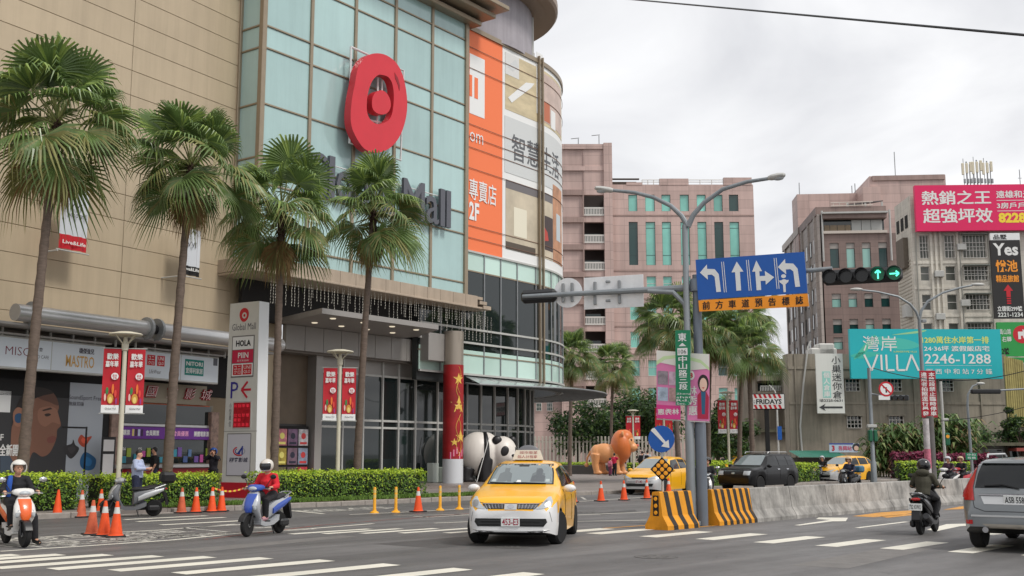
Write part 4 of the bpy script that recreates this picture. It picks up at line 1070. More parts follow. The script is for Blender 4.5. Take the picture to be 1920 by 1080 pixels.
def window(parent, x0, x1, z0, z1, y=.18, m=None, frame=None, bars=0, split=None, name='window'):
 frame = frame or DARK_METAL
 f = MB(); w = .05
 f.box(x0, x1, y - .03, y + .03, z0, z0 + w).box(x0, x1, y - .03, y + .03, z1 - w, z1).box(x0, x0 + w, y - .03, y + .03, z0 + w, z1 - w).box(x1 - w, x1, y - .03, y + .03, z0 + w, z1 - w)
 for s in (split or ()): f.box(x0 + w, x1 - w, y - .03, y + .03, z0 + (z1 - z0) * s - w / 2, z0 + (z1 - z0) * s + w / 2)
 fo = f.build(name, frame, parent)
 MB().box(x0 + w, x1 - w, y - .005, y + .005, z0 + w, z1 - w).build('pane', m or TEAL, fo)
 if bars:
  b = MB(); n = max(3, int((x1 - x0) / bars)); 
  for k in range(n + 1): xx = x0 + (x1 - x0) * k / n; b.box(xx - .018, xx + .018, y - .3, y - .26, z0, z1)
  for q in (0, .33, .66, 1): zz = z0 + (z1 - z0) * q; b.box(x0, x1, y - .31, y - .25, zz - .02, zz + .02)
  b.build('window_bars', RAILW, fo)
 return fo
# --- pink tiled office block, straight ahead
PB = Fr(at(1050, 700, 130).x, 130, 90)
pb = thing('office_block', 'pink tiled block with teal windows and stacked balconies behind the big blue lane sign', 'building', (PB.o.x, PB.o.y, 0), 0)
X = lambda px, yo=0: PB.inv(px, 560, yo)[0]
Zp = lambda py, yo=0: PB.inv(1230, py, yo)[1]
xw = [X(1150)]; cols = [(1181, 1198), (1213, 1231), (1244, 1261), (1279, 1296), (1311, 1328), (1343, 1360), (1372, 1390)]
for a, b in cols: xw += [X(a), X(b)]
xw.append(X(1419))
rows = [(805, 760), (757, 727), (705, 675), (652, 622), (600, 569), (548, 518), (497, 416), (396, 365)]
zw = [0.0]
for a, b in rows: zw += [Zp(a), Zp(b)]
zw.append(Zp(346))
holes = {(1 + 2 * i, 1 + 2 * j) for i in range(7) for j in range(8)}
MB().box(X(1150), X(1419), .36, 18, 0, Zp(347)).build('block_core', M('core_pinkish', (70, 62, 60), .8), pb)
cut_wall(pb, xw, zw, holes, PINKT)
r9 = random.Random(9)
for j, (a, b) in enumerate(rows):
 for i in range(7):
  x0, x1 = xw[1 + 2 * i], xw[2 + 2 * i]; z0, z1 = zw[1 + 2 * j], zw[2 + 2 * j]
  window(pb, x0, x1, z0, z1, .2, TEAL if r9.random() < .88 else TEALD, RAILW if j < 6 else TEALD, split=(.56,) if j < 6 else ((.23, .86) if j == 6 else ()))
for a, b, t in ((1178, 1208, 342), (1241, 1296, 335), (1363, 1416.5, 333)):
 MB().box(X(a), X(b), -.06, .5, Zp(347), Zp(t)).build('parapet', PINKT, pb)
for a, b in ((1208, 1241), (1296, 1363)):
 mb = MB()
 for z in (Zp(341), Zp(337)): mb.tube([(X(a), .1, z), (X(b), .1, z)], .05, 5)
 for k in range(4): xx = X(a + (b - a) * k / 3); mb.tube([(xx, .1, Zp(347)), (xx, .1, Zp(337))], .05, 5)
 mb.build('roof_rail', RAILW, pb)
MB().box(X(925), X(1052), 1.0, 9, 0, Zp(690)).build('low_annex', PINKT, pb)
for px in (985, 1005, 1025):
 for py in (770, 735): window(pb, X(px), X(px + 10), Zp(py), Zp(py - 22), .95, TEALD, RAILW, bars=.3)
MB().box(X(1150), X(1210), 4, 4.4, Zp(321), Zp(319)).box(X(1152), X(1206), 5, 5.2, Zp(346), Zp(322)).build('roof_shed', M('shed_brown', (92, 76, 68), .7, streak=.3), pb)
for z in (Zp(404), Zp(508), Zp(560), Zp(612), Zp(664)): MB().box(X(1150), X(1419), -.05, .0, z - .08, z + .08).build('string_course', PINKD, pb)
# stair and balcony wing
zb = [Zp(y) for y in (392, 443, 494, 545, 596, 647, 698, 749, 800)]
xb_ = [X(1052), X(1096), X(1134), X(1150)]
hz = [0]; hol = set(); k = 1
for y in (392, 443, 494, 545, 596, 647, 698, 749)[::-1]:
 hz += [Zp(y + 14), Zp(y - 25)]; hol.add((1, k)); k += 2
hz.append(Zp(273))
MB().box(X(1052), X(1096), 2.5, 16, 0, Zp(275)).box(X(1096), X(1150), 2.5, 16, 0, Zp(275)).build('wing_core', M('core_pinkish', (70, 62, 60), .8), pb)
cut_wall(pb, xb_[1:], hz, {(0, j) for _, j in hol}, PINKT, -.5, .1, 'wing_wall')
MB().box(X(1134), X(1150), -.8, -.5, 0, Zp(271)).build('wing_pier', PINKT, pb)
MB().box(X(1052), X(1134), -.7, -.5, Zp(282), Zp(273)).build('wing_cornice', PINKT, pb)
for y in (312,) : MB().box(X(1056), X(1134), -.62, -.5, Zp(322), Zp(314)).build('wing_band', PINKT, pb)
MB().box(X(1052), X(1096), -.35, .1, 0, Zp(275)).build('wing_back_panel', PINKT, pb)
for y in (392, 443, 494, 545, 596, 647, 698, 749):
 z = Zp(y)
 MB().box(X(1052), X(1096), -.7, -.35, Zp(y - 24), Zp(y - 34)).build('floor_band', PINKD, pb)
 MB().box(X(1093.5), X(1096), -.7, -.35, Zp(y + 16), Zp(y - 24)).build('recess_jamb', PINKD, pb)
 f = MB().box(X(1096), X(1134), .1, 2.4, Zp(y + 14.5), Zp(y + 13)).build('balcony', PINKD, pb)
 mb = MB(); x0, x1 = X(1096), X(1134)
 for zz in (Zp(y), Zp(y + 13)): mb.box(x0, x1, -.62, -.52, zz - .09, zz + .09)
 n = 13
 for q in range(n + 1): xx = x0 + (x1 - x0) * q / n; mb.box(xx - .05, xx + .05, -.6, -.54, Zp(y + 13) + .09, Zp(y) - .09)
 mb.build('railing', RAILW, f)
 MB().box(x0 + .3, x1 - .3, 2.35, 2.42, Zp(y + 12), Zp(y - 12)).build('balcony_door', TEALD if y % 3 else M('balcony_brown', (84, 70, 60), .6), f)
for px, h in ((1088, 1.2), (1128, 1.6)):
 MB().tube([(X(px), 1, Zp(274)), (X(px), 1, Zp(274) + h)], .06, 5).tube([(X(px) - .9, 1, Zp(274) + h), (X(px) + .1, 1, Zp(274) + h + .1)], .05, 5).build('roof_mast', STEEL, pb)

# --- brown-grey tower at right
c0 = at(1545, 600, 128)
TB = Fr(c0.x, c0.y, 95)
tb2 = thing('office_tower', 'mauve brown office tower with narrow windows and rooftop pergola left of the pink billboard', 'building', (c0.x, c0.y, 0), TB.rz)
MAUVE = tile_mat('mauve_tile', (138, 118, 111), 2.2, .8, dark=.78)
GREYT = tile_mat('grey_side_tile', (180, 170, 162), 2.2, .8)
X2 = lambda px, yo=0: TB.inv(px, 540, yo)[0]; Z2 = lambda py, px=1600, yo=0: TB.inv(px, py, yo)[1]
cols2 = [(1559, 1576), (1590, 1606), (1620, 1636), (1651, 1667)]
rows2 = [(800, 780), (755, 730), (705, 680), (655, 632), (625, 598), (576, 550), (502, 455)]
xw = [X2(1545)];
for a, b in cols2: xw += [X2(a), X2(b)]
xw.append(X2(1684)); zw = [0]
for a, b in rows2: zw += [Z2(a), Z2(b)]
zw.append(Z2(438))
MB().box(X2(1546), X2(1720), .4, 14, 0, Z2(438)).build('tower_core', M('core_pinkish', (70, 62, 60), .8), tb2)
cut_wall(tb2, xw, zw, {(1 + 2 * i, 1 + 2 * j) for i in range(4) for j in range(7)}, MAUVE)
for j in range(7):
 for i in range(4):
  x0, x1, z0, z1 = xw[1 + 2 * i], xw[2 + 2 * i], zw[1 + 2 * j], zw[2 + 2 * j]
  zs_ = z0 + (z1 - z0) * (.62 if j < 6 else .78)
  MB().box(x0, x1, .16, .22, zs_, z1).build('window_head_panel', M('roller_grey', (164, 158, 152), .6), tb2)
  window(tb2, x0, x1, z0, zs_, .2, M('pale_teal', (150, 196, 186), .1, spec=.7) if r9.random() < .4 else TEALD)
MB().box(X2(1684), X2(1725), .02, .38, 0, Z2(438)).build('wall_end', MAUVE, tb2)
# top terrace band with glazing and slab roof
MB().box(X2(1547), X2(1668), -.3, .5, Z2(438), Z2(433)).build('terrace_sill', M('tower_rail', (196, 186, 176), .6), tb2)
MB().box(X2(1548), X2(1666), .6, .8, Z2(433), Z2(410)).build('terrace_glass', TINT, tb2)
for k, (a, b) in enumerate(((1552, 1562), (1563, 1576), (1577, 1591), (1592, 1602), (1604, 1622), (1623, 1640), (1641, 1662))):
 MB().box(X2(a), X2(b), .5, .58, Z2(432), Z2(420 if k < 4 else 411)).build('terrace_panel', M('terrace_brown', (128, 110, 84), .3) if k < 4 else M('terrace_pale', (176, 178, 174), .3), tb2)
MB().box(X2(1547), X2(1668), -.4, 1, Z2(410), Z2(402)).build('terrace_lintel', MAUVE, tb2)
MB().box(X2(1545), X2(1669), -.8, 1, Z2(402), Z2(399)).build('terrace_canopy', PALE_STEEL, tb2)
MB().box(X2(1536), X2(1670), .3, 13, Z2(402), Z2(386)).build('terrace_parapet', MAUVE, tb2)
mb = MB()
for px in (1570, 1582, 1595, 1610, 1625, 1640): mb.tube([(X2(px), .2, Z2(386)), (X2(px), .2, Z2(378))], .05, 5)
mb.tube([(X2(1565), .2, Z2(385)), (X2(1645), .2, Z2(384))], .06, 5).tube([(X2(1565), .2, Z2(379)), (X2(1645), .2, Z2(378))], .06, 5); mb.build('roof_rail', M('tower_rail', (196, 186, 176), .6), tb2)
mb = MB(); a, b = X2(1598), X2(1668)
mb.add([(a, 1, Z2(381)), (b, 1, Z2(375)), (b, 6, Z2(361)), (a + 1, 6, Z2(366)), (a, 1, Z2(379)), (b, 1, Z2(373)), (b, 6, Z2(359)), (a + 1, 6, Z2(364))], [(3, 2, 1, 0), (4, 5, 6, 7), (0, 1, 5, 4), (1, 2, 6, 5), (2, 3, 7, 6), (3, 0, 4, 7)])
mb.build('pergola_roof', M('pergola_grey', (92, 88, 88), .6), tb2)
for px in (1600, 1634, 1666): MB().box(X2(px) - .1, X2(px) + .1, 1, 1.2, Z2(386), Z2(376)).build('pergola_post', PALE_STEEL, tb2)
MB().box(X2(1501, 12), X2(1630, 12), 12, 16, Z2(470), Z2(363, 1560, 12)).build('upper_block', PINKT, tb2)
MB().box(X2(1640, 9), X2(1785, 9), 9, 22, 0, Z2(329, 1700, 9)).build('lift_tower', PINKT, tb2)
MB().box(X2(1626, 8.6), X2(1660, 8.6), 8.6, 16, 0, Z2(350, 1640, 8.6)).build('lift_shoulder', PINKT, tb2)
MB().box(X2(1645, 9), X2(1783, 9), 8.8, 8.98, Z2(338, 1700, 9), Z2(329, 1700, 9)).build('lift_cornice', PINKD, tb2)
for px, h, yo in ((1690, 3.2, 12), (1506, 1.6, 13), (1606, 1.2, 13), (1612, 1.5, 13)): MB().tube([(X2(px, yo), yo, Z2(365 if px < 1650 else 330, px, yo) - 1), (X2(px, yo), yo, Z2(365 if px < 1650 else 330, px, yo) + h)], .06, 5).build('roof_mast', STEEL, tb2)
for px in (1546, 1674): MB().tube([(X2(px), -.2, Z2(395)), (X2(px), -.2, Z2(490))], .12, 6).build('drain_pipe', PALE_STEEL, tb2)
# side face running away on the left, with slit windows
mb = MB(); SB = Fr(c0.x, c0.y, 5)   # x runs away from the viewer
Z3 = lambda py: Z2(py)
side = MB()
MB().box(-.3, 0.0, .02, 25, 0, Z2(400)).build('side_wall', GREYT, tb2)
for j, (z0, z1) in enumerate([(Z2(y), Z2(y - 30)) for y in (800, 755, 705, 655, 610, 562, 515, 470)]):
 for i in range(9):
  yy = 1.6 + 2.6 * i
  f = MB().box(-.36, -.29, yy, yy + 1.1, z0, z1).build('side_window', DARK_METAL, tb2)
  MB().box(-.37, -.361, yy + .12, yy + 1.0, z0 + .12, z1 - .12).build('pane', TINT, f)
for i in range(6): MB().box(-.5, -.29, 1.2 + 4.4 * i, 1.55 + 4.4 * i, 0, Z2(400)).build('side_pier', GREYT, tb2)
MB().box(-.55, 0, 12, 25.2, Z2(400), Z2(386)).build('side_parapet', GREYT, tb2)

# --- pale apartment block with the pink billboard
c1 = at(1715, 600, 104)
AB = Fr(c1.x, c1.y, 93)
ab = thing('apartment_block', 'pale weathered apartment block with caged windows under the pink billboard', 'building', (c1.x, c1.y, 0), AB.rz)
APALE = tile_mat('apartment_tile', (206, 200, 188), .9, .45, .02, .86, .3)
X3 = lambda px, yo=0: AB.inv(px, 540, yo)[0]; Z3 = lambda py, yo=0: AB.inv(1780, py, yo)[1]
c3 = [(1728, 1745), (1775, 1794), (1809, 1854), (1872, 1900)]
r3 = [(720, 690), (670, 645), (632, 606), (581, 552), (526, 499), (484, 441)]
xw = [X3(1715)]
for a, b in c3: xw += [X3(a), X3(b)]
xw.append(X3(1990)); zw = [0]
for a, b in r3: zw += [Z3(a), Z3(b)]
zw.append(Z3(365))
MB().box(X3(1716), X3(1990), .4, 5, 0, Z3(366)).build('block_core', M('core_grey', (80, 84, 84), .8), ab)
cut_wall(ab, xw, zw, {(1 + 2 * i, 1 + 2 * j) for i in range(4) for j in range(6)}, APALE)
for j in range(6):
 for i in range(4):
  x0, x1, z0, z1 = xw[1 + 2 * i], xw[2 + 2 * i], zw[1 + 2 * j], zw[2 + 2 * j]
  window(ab, x0, x1, z0, z1, .2, M('dim_glass', (96, 98, 92), .1, var=.3, scale=.5, orand=.4), RAILW, bars=.28 if (i == 2 or j == 5) else 0, split=(.5,))
  if i == 2: MB().box(x0 - .1, x1 + .1, -.6, 0, z1 - .02, z1 + .06).build('window_canopy', M('canopy_grey', (122, 126, 120), .6), ab)
for px in (1749, 1758, 1767, 1799): MB().box(X3(px) - .1, X3(px) + .1, -.18, 0, 0, Z3(432)).build('rib', APALE, ab)
for y in (492, 540, 592, 640): MB().box(X3(1715), X3(1858), -.08, 0, Z3(y) - .12, Z3(y) + .12).build('string_course', APALE, ab)
# louvred left flank
LV = M('louvre_grey', (186, 180, 166), .6, streak=.25)
xf = X3(1715); MB().box(xf - .03, xf + .3, .36, 5, 0, Z3(366)).build('flank_wall', APALE, ab)
for k in range(40):
 z = Z3(620) + k * .34
 if z < Z3(480): MB().box(xf - .09, xf - .03, .6, 4.8, z, z + .14).build('slat', LV, ab)
for k in range(3): MB().box(xf - .08, xf, .9 + 1.4 * k, 1.7 + 1.4 * k, Z3(422), Z3(398)).build('flank_window', TINT, ab)
MB().box(xf - .5, xf, 1.2, 3.6, Z3(497), Z3(440)).build('flank_cage', M('flank_brown', (96, 86, 74), .5, var=.2), ab)
MB().rbox(xf - .7, xf, .8, 2.0, Z3(592), Z3(568), .05).build('air_conditioner', PALE_STEEL, ab)
for px, py in ((1752, 520), (1798, 575), (1860, 520), (1750, 600), (1797, 470)): MB().rbox(X3(px), X3(px) + .85, -.45, .0, Z3(py), Z3(py) + .6, .04).build('air_conditioner', PALE_STEEL, ab)
for px in (1721, 1803, 1858): MB().tube([(X3(px), -.12, 0), (X3(px), -.12, Z3(436))], .07, 6).build('drain_pipe', M('pipe_grey', (150, 148, 140), .6), ab)

# --- signs: each with its own place and frame
def board(name, label, cat, px0, px1, py0, py1, Y, th, face, thick=.25, post=True, group=None):
 """a flat board; returns (thing, U, V) with U, V mapping 0..1 to its width and height"""
 pm_ = at((px0 + px1) / 2, (py0 + py1) / 2, Y); fr = Fr(pm_.x, pm_.y, th)
 x0, x1 = fr.inv(px0, (py0 + py1) / 2)[0], fr.inv(px1, (py0 + py1) / 2)[0]
 xm = (px0 + px1) / 2; z1, z0 = fr.inv(xm, py0)[1], fr.inv(xm, py1)[1]
 t = thing(name, label, cat, (pm_.x, pm_.y, 0), fr.rz, group)
 MB().box(x0, x1, 0, thick, z0, z1).build('panel', face, t)
 U = lambda u: x0 + (x1 - x0) * u
 V = lambda v: z1 + (z0 - z1) * v
 return t, U, V
def sq(t, U, V, name, u0, u1, v0, v1, m, y=-.012): return MB().box(U(u0), U(u1), y, y + .011, V(v1), V(v0)).build(name, m, t)
def tx(t, U, V, s, u0, u1, v0, v1, m, bold=.02, y=-.014): return MB().text(s, U(u0), U(u1), V(v1), V(v0), y, 0, bold).build('lettering', m, t)
MAG = M('billboard_magenta', (222, 20, 92), .5, var=.05, scale=.4)
YEL = PRINT('yellow', (244, 214, 60))
t, U, V = board('billboard', 'magenta rooftop billboard with large white characters and a yellow phone number', 'billboard', 1717, 1990, 346, 432, 102.6, 93, MAG, .5)
tx(t, U, V, '熱銷之王', .045, .52, .13, .43, WHITE, .05); tx(t, U, V, '超強坪效', .048, .525, .52, .83, WHITE, .05)
tx(t, U, V, '遠雄和光', .56, .80, .14, .30, WHITE, .015); tx(t, U, V, '3房戶戶邊間', .56, .87, .40, .53, WHITE, .015); tx(t, U, V, '8228-1111', .565, .95, .62, .84, YEL, .05)
for v in (.345, .575): sq(t, U, V, 'rule', .56, .9, v, v + .012, WHITE)
mb = MB()
for k in range(5): mb.tube([(U(.1 + .2 * k), .5, V(1)), (U(.1 + .2 * k), 2.5, V(.5))], .08, 5)
mb.build('strut', STEEL, t)
BLKB = M('board_black', (32, 30, 30), .5)
t, U, V = board('hanging_sign', 'tall black hotel sign with orange characters and red upward arrow', 'sign', 1861, 1917, 450, 597, 98, 93, BLKB, .3)
AMB = PRINT('amber', (240, 150, 40))
tx(t, U, V, 'Yes', .08, .92, .04, .2, WHITE, .03); tx(t, U, V, '悅池', .14, .86, .26, .41, AMB, .04); tx(t, U, V, '精品旅館', .12, .88, .45, .54, AMB, .02)
MB().poly([(U(.5), -.02, V(.57)), (U(.34), -.02, V(.65)), (U(.43), -.02, V(.65)), (U(.43), -.02, V(.73)), (U(.57), -.02, V(.73)), (U(.57), -.02, V(.65)), (U(.66), -.02, V(.65))]).build('arrow', RED, t)
for k in range(3): sq(t, U, V, 'arrow_dash', .43, .57, .74 + .03 * k, .758 + .03 * k, RED, -.022)
tx(t, U, V, '立德街299號', .1, .92, .845, .91, WHITE, .015); tx(t, U, V, '2221-1234', .1, .94, .925, .98, WHITE, .02)
t, U, V = board('hanging_sign', 'small white sign board with black characters above the tall black hotel sign', 'sign', 1857, 1912, 437, 452, 98.2, 93, WHT, .2)
tx(t, U, V, '品墅', .1, .55, .2, .8, MATTE_BLACK, .03)
GRN = M('board_green', (40, 150, 70), .5)
t, U, V = board('hanging_sign', 'green sign with a white right turn arrow in a red disc', 'sign', 1871, 1935, 604, 668, 97, 93, GRN, .3)
MB().disc(U(.72), V(.36), (U(1) - U(0)) * .27, -.014, 28).build('red_disc', RED, t)
MB().poly([(U(.6), -.02, V(.5)), (U(.6), -.02, V(.28)), (U(.74), -.02, V(.28)), (U(.74), -.02, V(.2)), (U(.88), -.02, V(.34)), (U(.74), -.02, V(.48)), (U(.74), -.02, V(.4)), (U(.68), -.02, V(.4)), (U(.68), -.02, V(.5))]).build('arrow', WHITE, t)
tx(t, U, V, '員山路', .05, .4, .2, .36, WHITE, .01); tx(t, U, V, '右轉', .12, .4, .42, .58, WHITE, .01); tx(t, U, V, '22號', .02, .3, .75, .95, MATTE_BLACK, .03)
t, U, V = board('hanging_sign', 'tall green vertical sign with white characters at the right edge of the view', 'sign', 1893, 1960, 670, 800, 96.5, 93, M('board_leaf_green', (30, 140, 62), .5), .4)
MB().vtext('有巢房屋', U(.05), U(.5), V(.96), V(.04), -.014, 0, .03).build('lettering', WHITE, t)

# --- grey concrete warehouse with barred windows
c2 = at(1490, 760, 82)
KB = Fr(c2.x, c2.y, 88)
CONC = M('stained_concrete', (150, 142, 128), .85, var=.22, scale=.5, streak=.38, bump=.2, bscale=4)
kb = thing('warehouse', 'stained grey concrete building with small barred windows behind the turquoise billboard', 'building', (c2.x, c2.y, 0), KB.rz)
X4 = lambda px: KB.inv(px, 760)[0]; Z4 = lambda py: KB.inv(1680, py)[1]
wn2 = [(1586, 1610, 733, 711), (1664, 1690, 733, 711), (1760, 1787, 734, 711), (1587, 1615, 802, 780), (1666, 1693, 802, 780), (1764, 1790, 803, 780)]
xs4 = [X4(1480), X4(1586.5), X4(1613), X4(1665), X4(1691.5), X4(1762), X4(1788.5), X4(1892)]; zs4 = [0, Z4(802.5), Z4(780), Z4(733.5), Z4(711), Z4(664)]
cut_wall(kb, xs4, zs4, {(1, 1), (3, 1), (5, 1), (1, 3), (3, 3), (5, 3)}, CONC, 0, .35, 'concrete_wall')
MB().box(X4(1479), X4(1480) - .02, .0, 1.2, 0, Z4(664)).build('end_wall', CONC, kb)
MB().box(X4(1481), X4(1891), .36, 1.2, 0, Z4(664.5)).build('building_core', M('core_black', (28, 28, 28), .8), kb)
for i in (1, 3, 5):
 for j in (1, 3):
  window(kb, xs4[i], xs4[i + 1], zs4[j], zs4[j + 1], .2, TINT, DARK_METAL, bars=.22)
  MB().box(xs4[i] - .12, xs4[i + 1] + .12, -.35, 0, zs4[j + 1], zs4[j + 1] + .09).build('window_hood', CONC, kb)
for y in (690, 756): MB().box(X4(1480), X4(1892), -.06, 0, Z4(y) - .1, Z4(y) + .1).build('floor_line', CONC, kb)
for px in (1493, 1625, 1715, 1840): MB().box(X4(px) - .05, X4(px) + .05, -.1, 0, 0, Z4(664)).build('wall_rib', CONC, kb)
pp = [(X4(1500), -.12, Z4(862)), (X4(1498), -.12, Z4(800)), (X4(1507), -.12, Z4(720)), (X4(1518), -.12, Z4(652)), (X4(1524), -.12, Z4(640))]
MB().tube(pp, .07, 6).build('drain_pipe', PALE_STEEL, kb)
for px, py, w, h in ((1532, 655, 2.0, .55), (1548, 650, 1.2, .9)): MB().rbox(X4(px), X4(px) + w, 1, 2.4, Z4(664), Z4(664) + h, .1).build('water_tank', M('tank_white', (200, 198, 192), .5, streak=.2), kb)
TEALB = M('billboard_turquoise', (22, 178, 186), .5, var=.05, scale=.5)
t, U, V = board('billboard', 'turquoise billboard with white lettering, phone number and leaf print on the concrete building', 'billboard', 1594.5, 1878, 617, 710, 80.3, 89, TEALB, .35)
for pts, c in (([(.14, .16), (.36, .2), (.46, .34), (.34, .42), (.2, .34)], (70, 190, 176)), ([(.02, .62), (.1, .3), (.17, .12), (.14, .36)], (80, 192, 160)), ([(.28, .12), (.5, .02), (.46, .08)], (150, 206, 150)), ([(.0, .54), (.1, .46), (.2, .5), (.08, .6)], (60, 186, 170))):
 q = smooth_loop(pts, 24); MB().poly([(U(a), -.005, V(b)) for a, b in q][::-1]).build('leaf_print', PRINT('leaf_%d' % c[0], c), t)
tx(t, U, V, '灣岸', .085, .31, .14, .45, WHITE, .0)
for seg in ([(.09, .52), (.135, .84)], [(.135, .84), (.178, .52)], [(.202, .52), (.202, .84)], [(.235, .52), (.235, .83)], [(.235, .83), (.285, .83)], [(.305, .52), (.305, .83)], [(.305, .83), (.355, .83)], [(.362, .84), (.402, .52)], [(.402, .52), (.445, .84)]):
 (a, b), (c, d) = [(U(p[0]), V(p[1])) for p in seg]; dd = Vector((c - a, d - b)).normalized(); nn = Vector((-dd.y, dd.x)) * .07
 MB().poly([(a + nn.x, -.02, b + nn.y), (a - nn.x, -.02, b - nn.y), (c - nn.x, -.02, d - nn.y), (c + nn.x, -.02, d + nn.y)]).build('letter_stroke', WHITE, t)
LEM = PRINT('lemon', (214, 226, 120))
tx(t, U, V, '1280萬住水岸第一排', .478, .92, .15, .29, LEM, .02); tx(t, U, V, '24·36坪 渡假飯店宅', .488, .92, .34, .45, WHITE, .015)
tx(t, U, V, '2246-1288', .488, .925, .50, .70, WHITE, .01); tx(t, U, V, '距 西 中 和 站 7 分 鐘', .495, .93, .80, .91, WHITE, .01); tx(t, U, V, 'SUMMERTIME VILLA', .285, .44, .44, .475, LEM, .0)
sq(t, U, V, 'rule', .49, .93, .735, .74, WHITE)
t, U, V = board('wall_sign', 'white vertical storage sign with dark characters and a left pointing arrow', 'sign', 1531, 1582, 663, 775, 80.8, 89, M('sign_offwhite', (216, 218, 212), .5, streak=.08), .15)
INK = PRINT('ink', (52, 54, 56))
MB().vtext('小巢迷你倉', U(.58), U(.92), V(.76), V(.04), -.014, 0, .008, .1).build('lettering', INK, t)
sq(t, U, V, 'mint_tab', .22, .52, .3, .74, PRINT('mint', (150, 206, 196))); MB().vtext('個人倉庫', U(.26), U(.48), V(.73), V(.31), -.018, 0, .02).build('lettering', WHITE, t)
tx(t, U, V, '洽2225-0631', .08, .93, .76, .81, INK, .015)
MB().poly([(U(.06), -.02, V(.9)), (U(.3), -.02, V(.84)), (U(.24), -.02, V(.885)), (U(.92), -.02, V(.885)), (U(.92), -.02, V(.915)), (U(.24), -.02, V(.915)), (U(.3), -.02, V(.96))][::-1]).build('arrow', INK, t)
t, U, V = board('wall_banner', 'small white and blue election banner with a red 3 low on the concrete wall', 'banner', 1555, 1611, 831, 848, 79.8, 89, M('banner_paleblue', (190, 204, 222), .6), .03)
tx(t, U, V, '3', .08, .18, .25, .85, RED, .04); tx(t, U, V, '吾興站', .3, .74, .3, .8, PRINT('banner_magenta', (206, 90, 120)), .02); sq(t, U, V, 'blue_edge', 0, .8, 0, .14, PRINT('banner_blue', (60, 80, 160)))
mb = MB(); mb.disc(U(.9), V(.45), .28, -.014, 16); mb.build('portrait_print', PRINT('banner_hair', (40, 40, 60)), t)
MB().disc(U(.9), V(.55), .17, -.018, 16).build('portrait_print', PRINT('banner_skin', (226, 190, 170)), t)
# green awning and low sheds
aw = thing('awning', 'long green corrugated awning at the foot of the concrete wall', 'awning', (at(1490, 855, 79.5).x, 79.5, 0), KB.rz)
za0, za1 = at(1540, 858, 79.5).z, at(1540, 850, 79.5).z; AWG = M('awning_green', (70, 150, 128), .5, var=.1, streak=.3); wa = at(1580, 855, 79.5).x - at(1490, 855, 79.5).x
n = 28
for k in range(n):
 a, b = wa * k / n, wa * (k + 1) / n
 mb = MB(); mb.add([(a, -1.4, za0), (b, -1.4, za0), (b, 1.4, za1 + .15), (a, 1.4, za1 + .15), ((a + b) / 2, -1.4, za0 + .07), ((a + b) / 2, 1.4, za1 + .22)], [(0, 4, 5, 3), (4, 1, 2, 5)]); mb.build('corrugated_sheet', AWG, aw)
MB().box(0, wa, 1.0, 1.2, 0, za0).build('wall_below', M('shed_wall', (110, 102, 96), .8, streak=.3), aw)
yf = Fr(at(1903, 730, 78).x, 78, 90)
st = thing('slatted_screen', 'tall yellowish screen of upright ribs beside the green vertical sign', 'screen', (yf.o.x, 78, 0), 0)
YS = M('ochre_sheet', (168, 156, 96), .7, streak=.35, var=.15)
for k in range(9): MB().prism([(-.62 + .15 * k, at(1890 + 3 * k, 800, 78).z), (-.5 + .15 * k, at(1890, 800, 78).z), (-.5 + .15 * k, at(1890, 668 + k, 78).z), (-.62 + .15 * k, at(1890, 668 + k, 78).z)], 0, .12).build('rib', YS, st)
MB().box(-.6, .8, .1, .3, 0, at(1900, 680, 78).z).build('backing', CONC, st)
sh = thing('roadside_shop', 'low grey shop front under a mossy roof at the right behind the shrubs', 'building', (at(1860, 870, 77).x, 77, 0), 0)
hx = lambda px: (px - 1860) * 77 / FPX
zz = lambda py: at(1860, py, 77).z
MB().box(hx(1802), hx(1990), .4, 5, 0, zz(836)).build('wall', M('shop_grey', (128, 124, 118), .7, streak=.25), sh)
MB().box(hx(1795), hx(1990), -1, 5, zz(836), zz(830)).build('roof_slab', M('mossy_roof', (94, 92, 74), .8, var=.4), sh)
for a, b in ((1815, 1845), (1853, 1885), (1895, 1915)): window(sh, hx(a), hx(b), zz(868), zz(842), .35, TINT, PALE_STEEL)
MB().box(hx(1893), hx(1990), -1.2, .3, zz(846), zz(840)).build('red_eave', M('eave_red', (150, 70, 62), .6), sh)
# jumble of low houses between pink block and warehouse
lh = thing('old_house', 'weathered grey old house with balconies and awnings left of the concrete building', 'building', (at(1450, 760, 92).x, 92, 0), 0)
hx = lambda px: (px - 1450) * 92 / FPX * 1.003; zz = lambda py: at(1450, py, 92).z
OLD = M('old_plaster', (138, 128, 114), .85, var=.25, scale=.6, streak=.35)
MB().box(hx(1420), hx(1482), .4, 8, 0, zz(672)).build('wall', OLD, lh)
MB().box(hx(1460), hx(1500), -1.5, .3, zz(740), zz(690)).build('wall_jut', M('old_dark', (104, 98, 90), .85, streak=.3), lh)
for y, m in ((705, OLD), (734, OLD)):
 f = MB().box(hx(1422), hx(1462), -1, .4, zz(y + 10), zz(y)).build('balcony', m, lh)
 mb = MB()
 for k in range(14): xx = hx(1422 + 3 * k); mb.box(xx - .03, xx + .03, -1.06, -1.0, zz(y), zz(y - 8))
 mb.box(hx(1422), hx(1462), -1.08, -1, zz(y - 8), zz(y - 8) + .06); mb.build('railing', PALE_STEEL, f)
 MB().box(hx(1424), hx(1455), .33, .38, zz(y), zz(y - 16)).build('dark_opening', TINT, lh)
MB().box(hx(1420), hx(1470), -.6, .5, zz(680), zz(674)).build('roof_edge', M('roof_sheet', (150, 140, 126), .6, streak=.3), lh)
GCS = M('green_sheet', (104, 134, 122), .6, streak=.3)
for k in range(16): MB().box(hx(1470 + 2.8 * k), hx(1472.2 + 2.8 * k), -2.2, -2.1, zz(803), zz(776)).build('fence_sheet', GCS, lh)
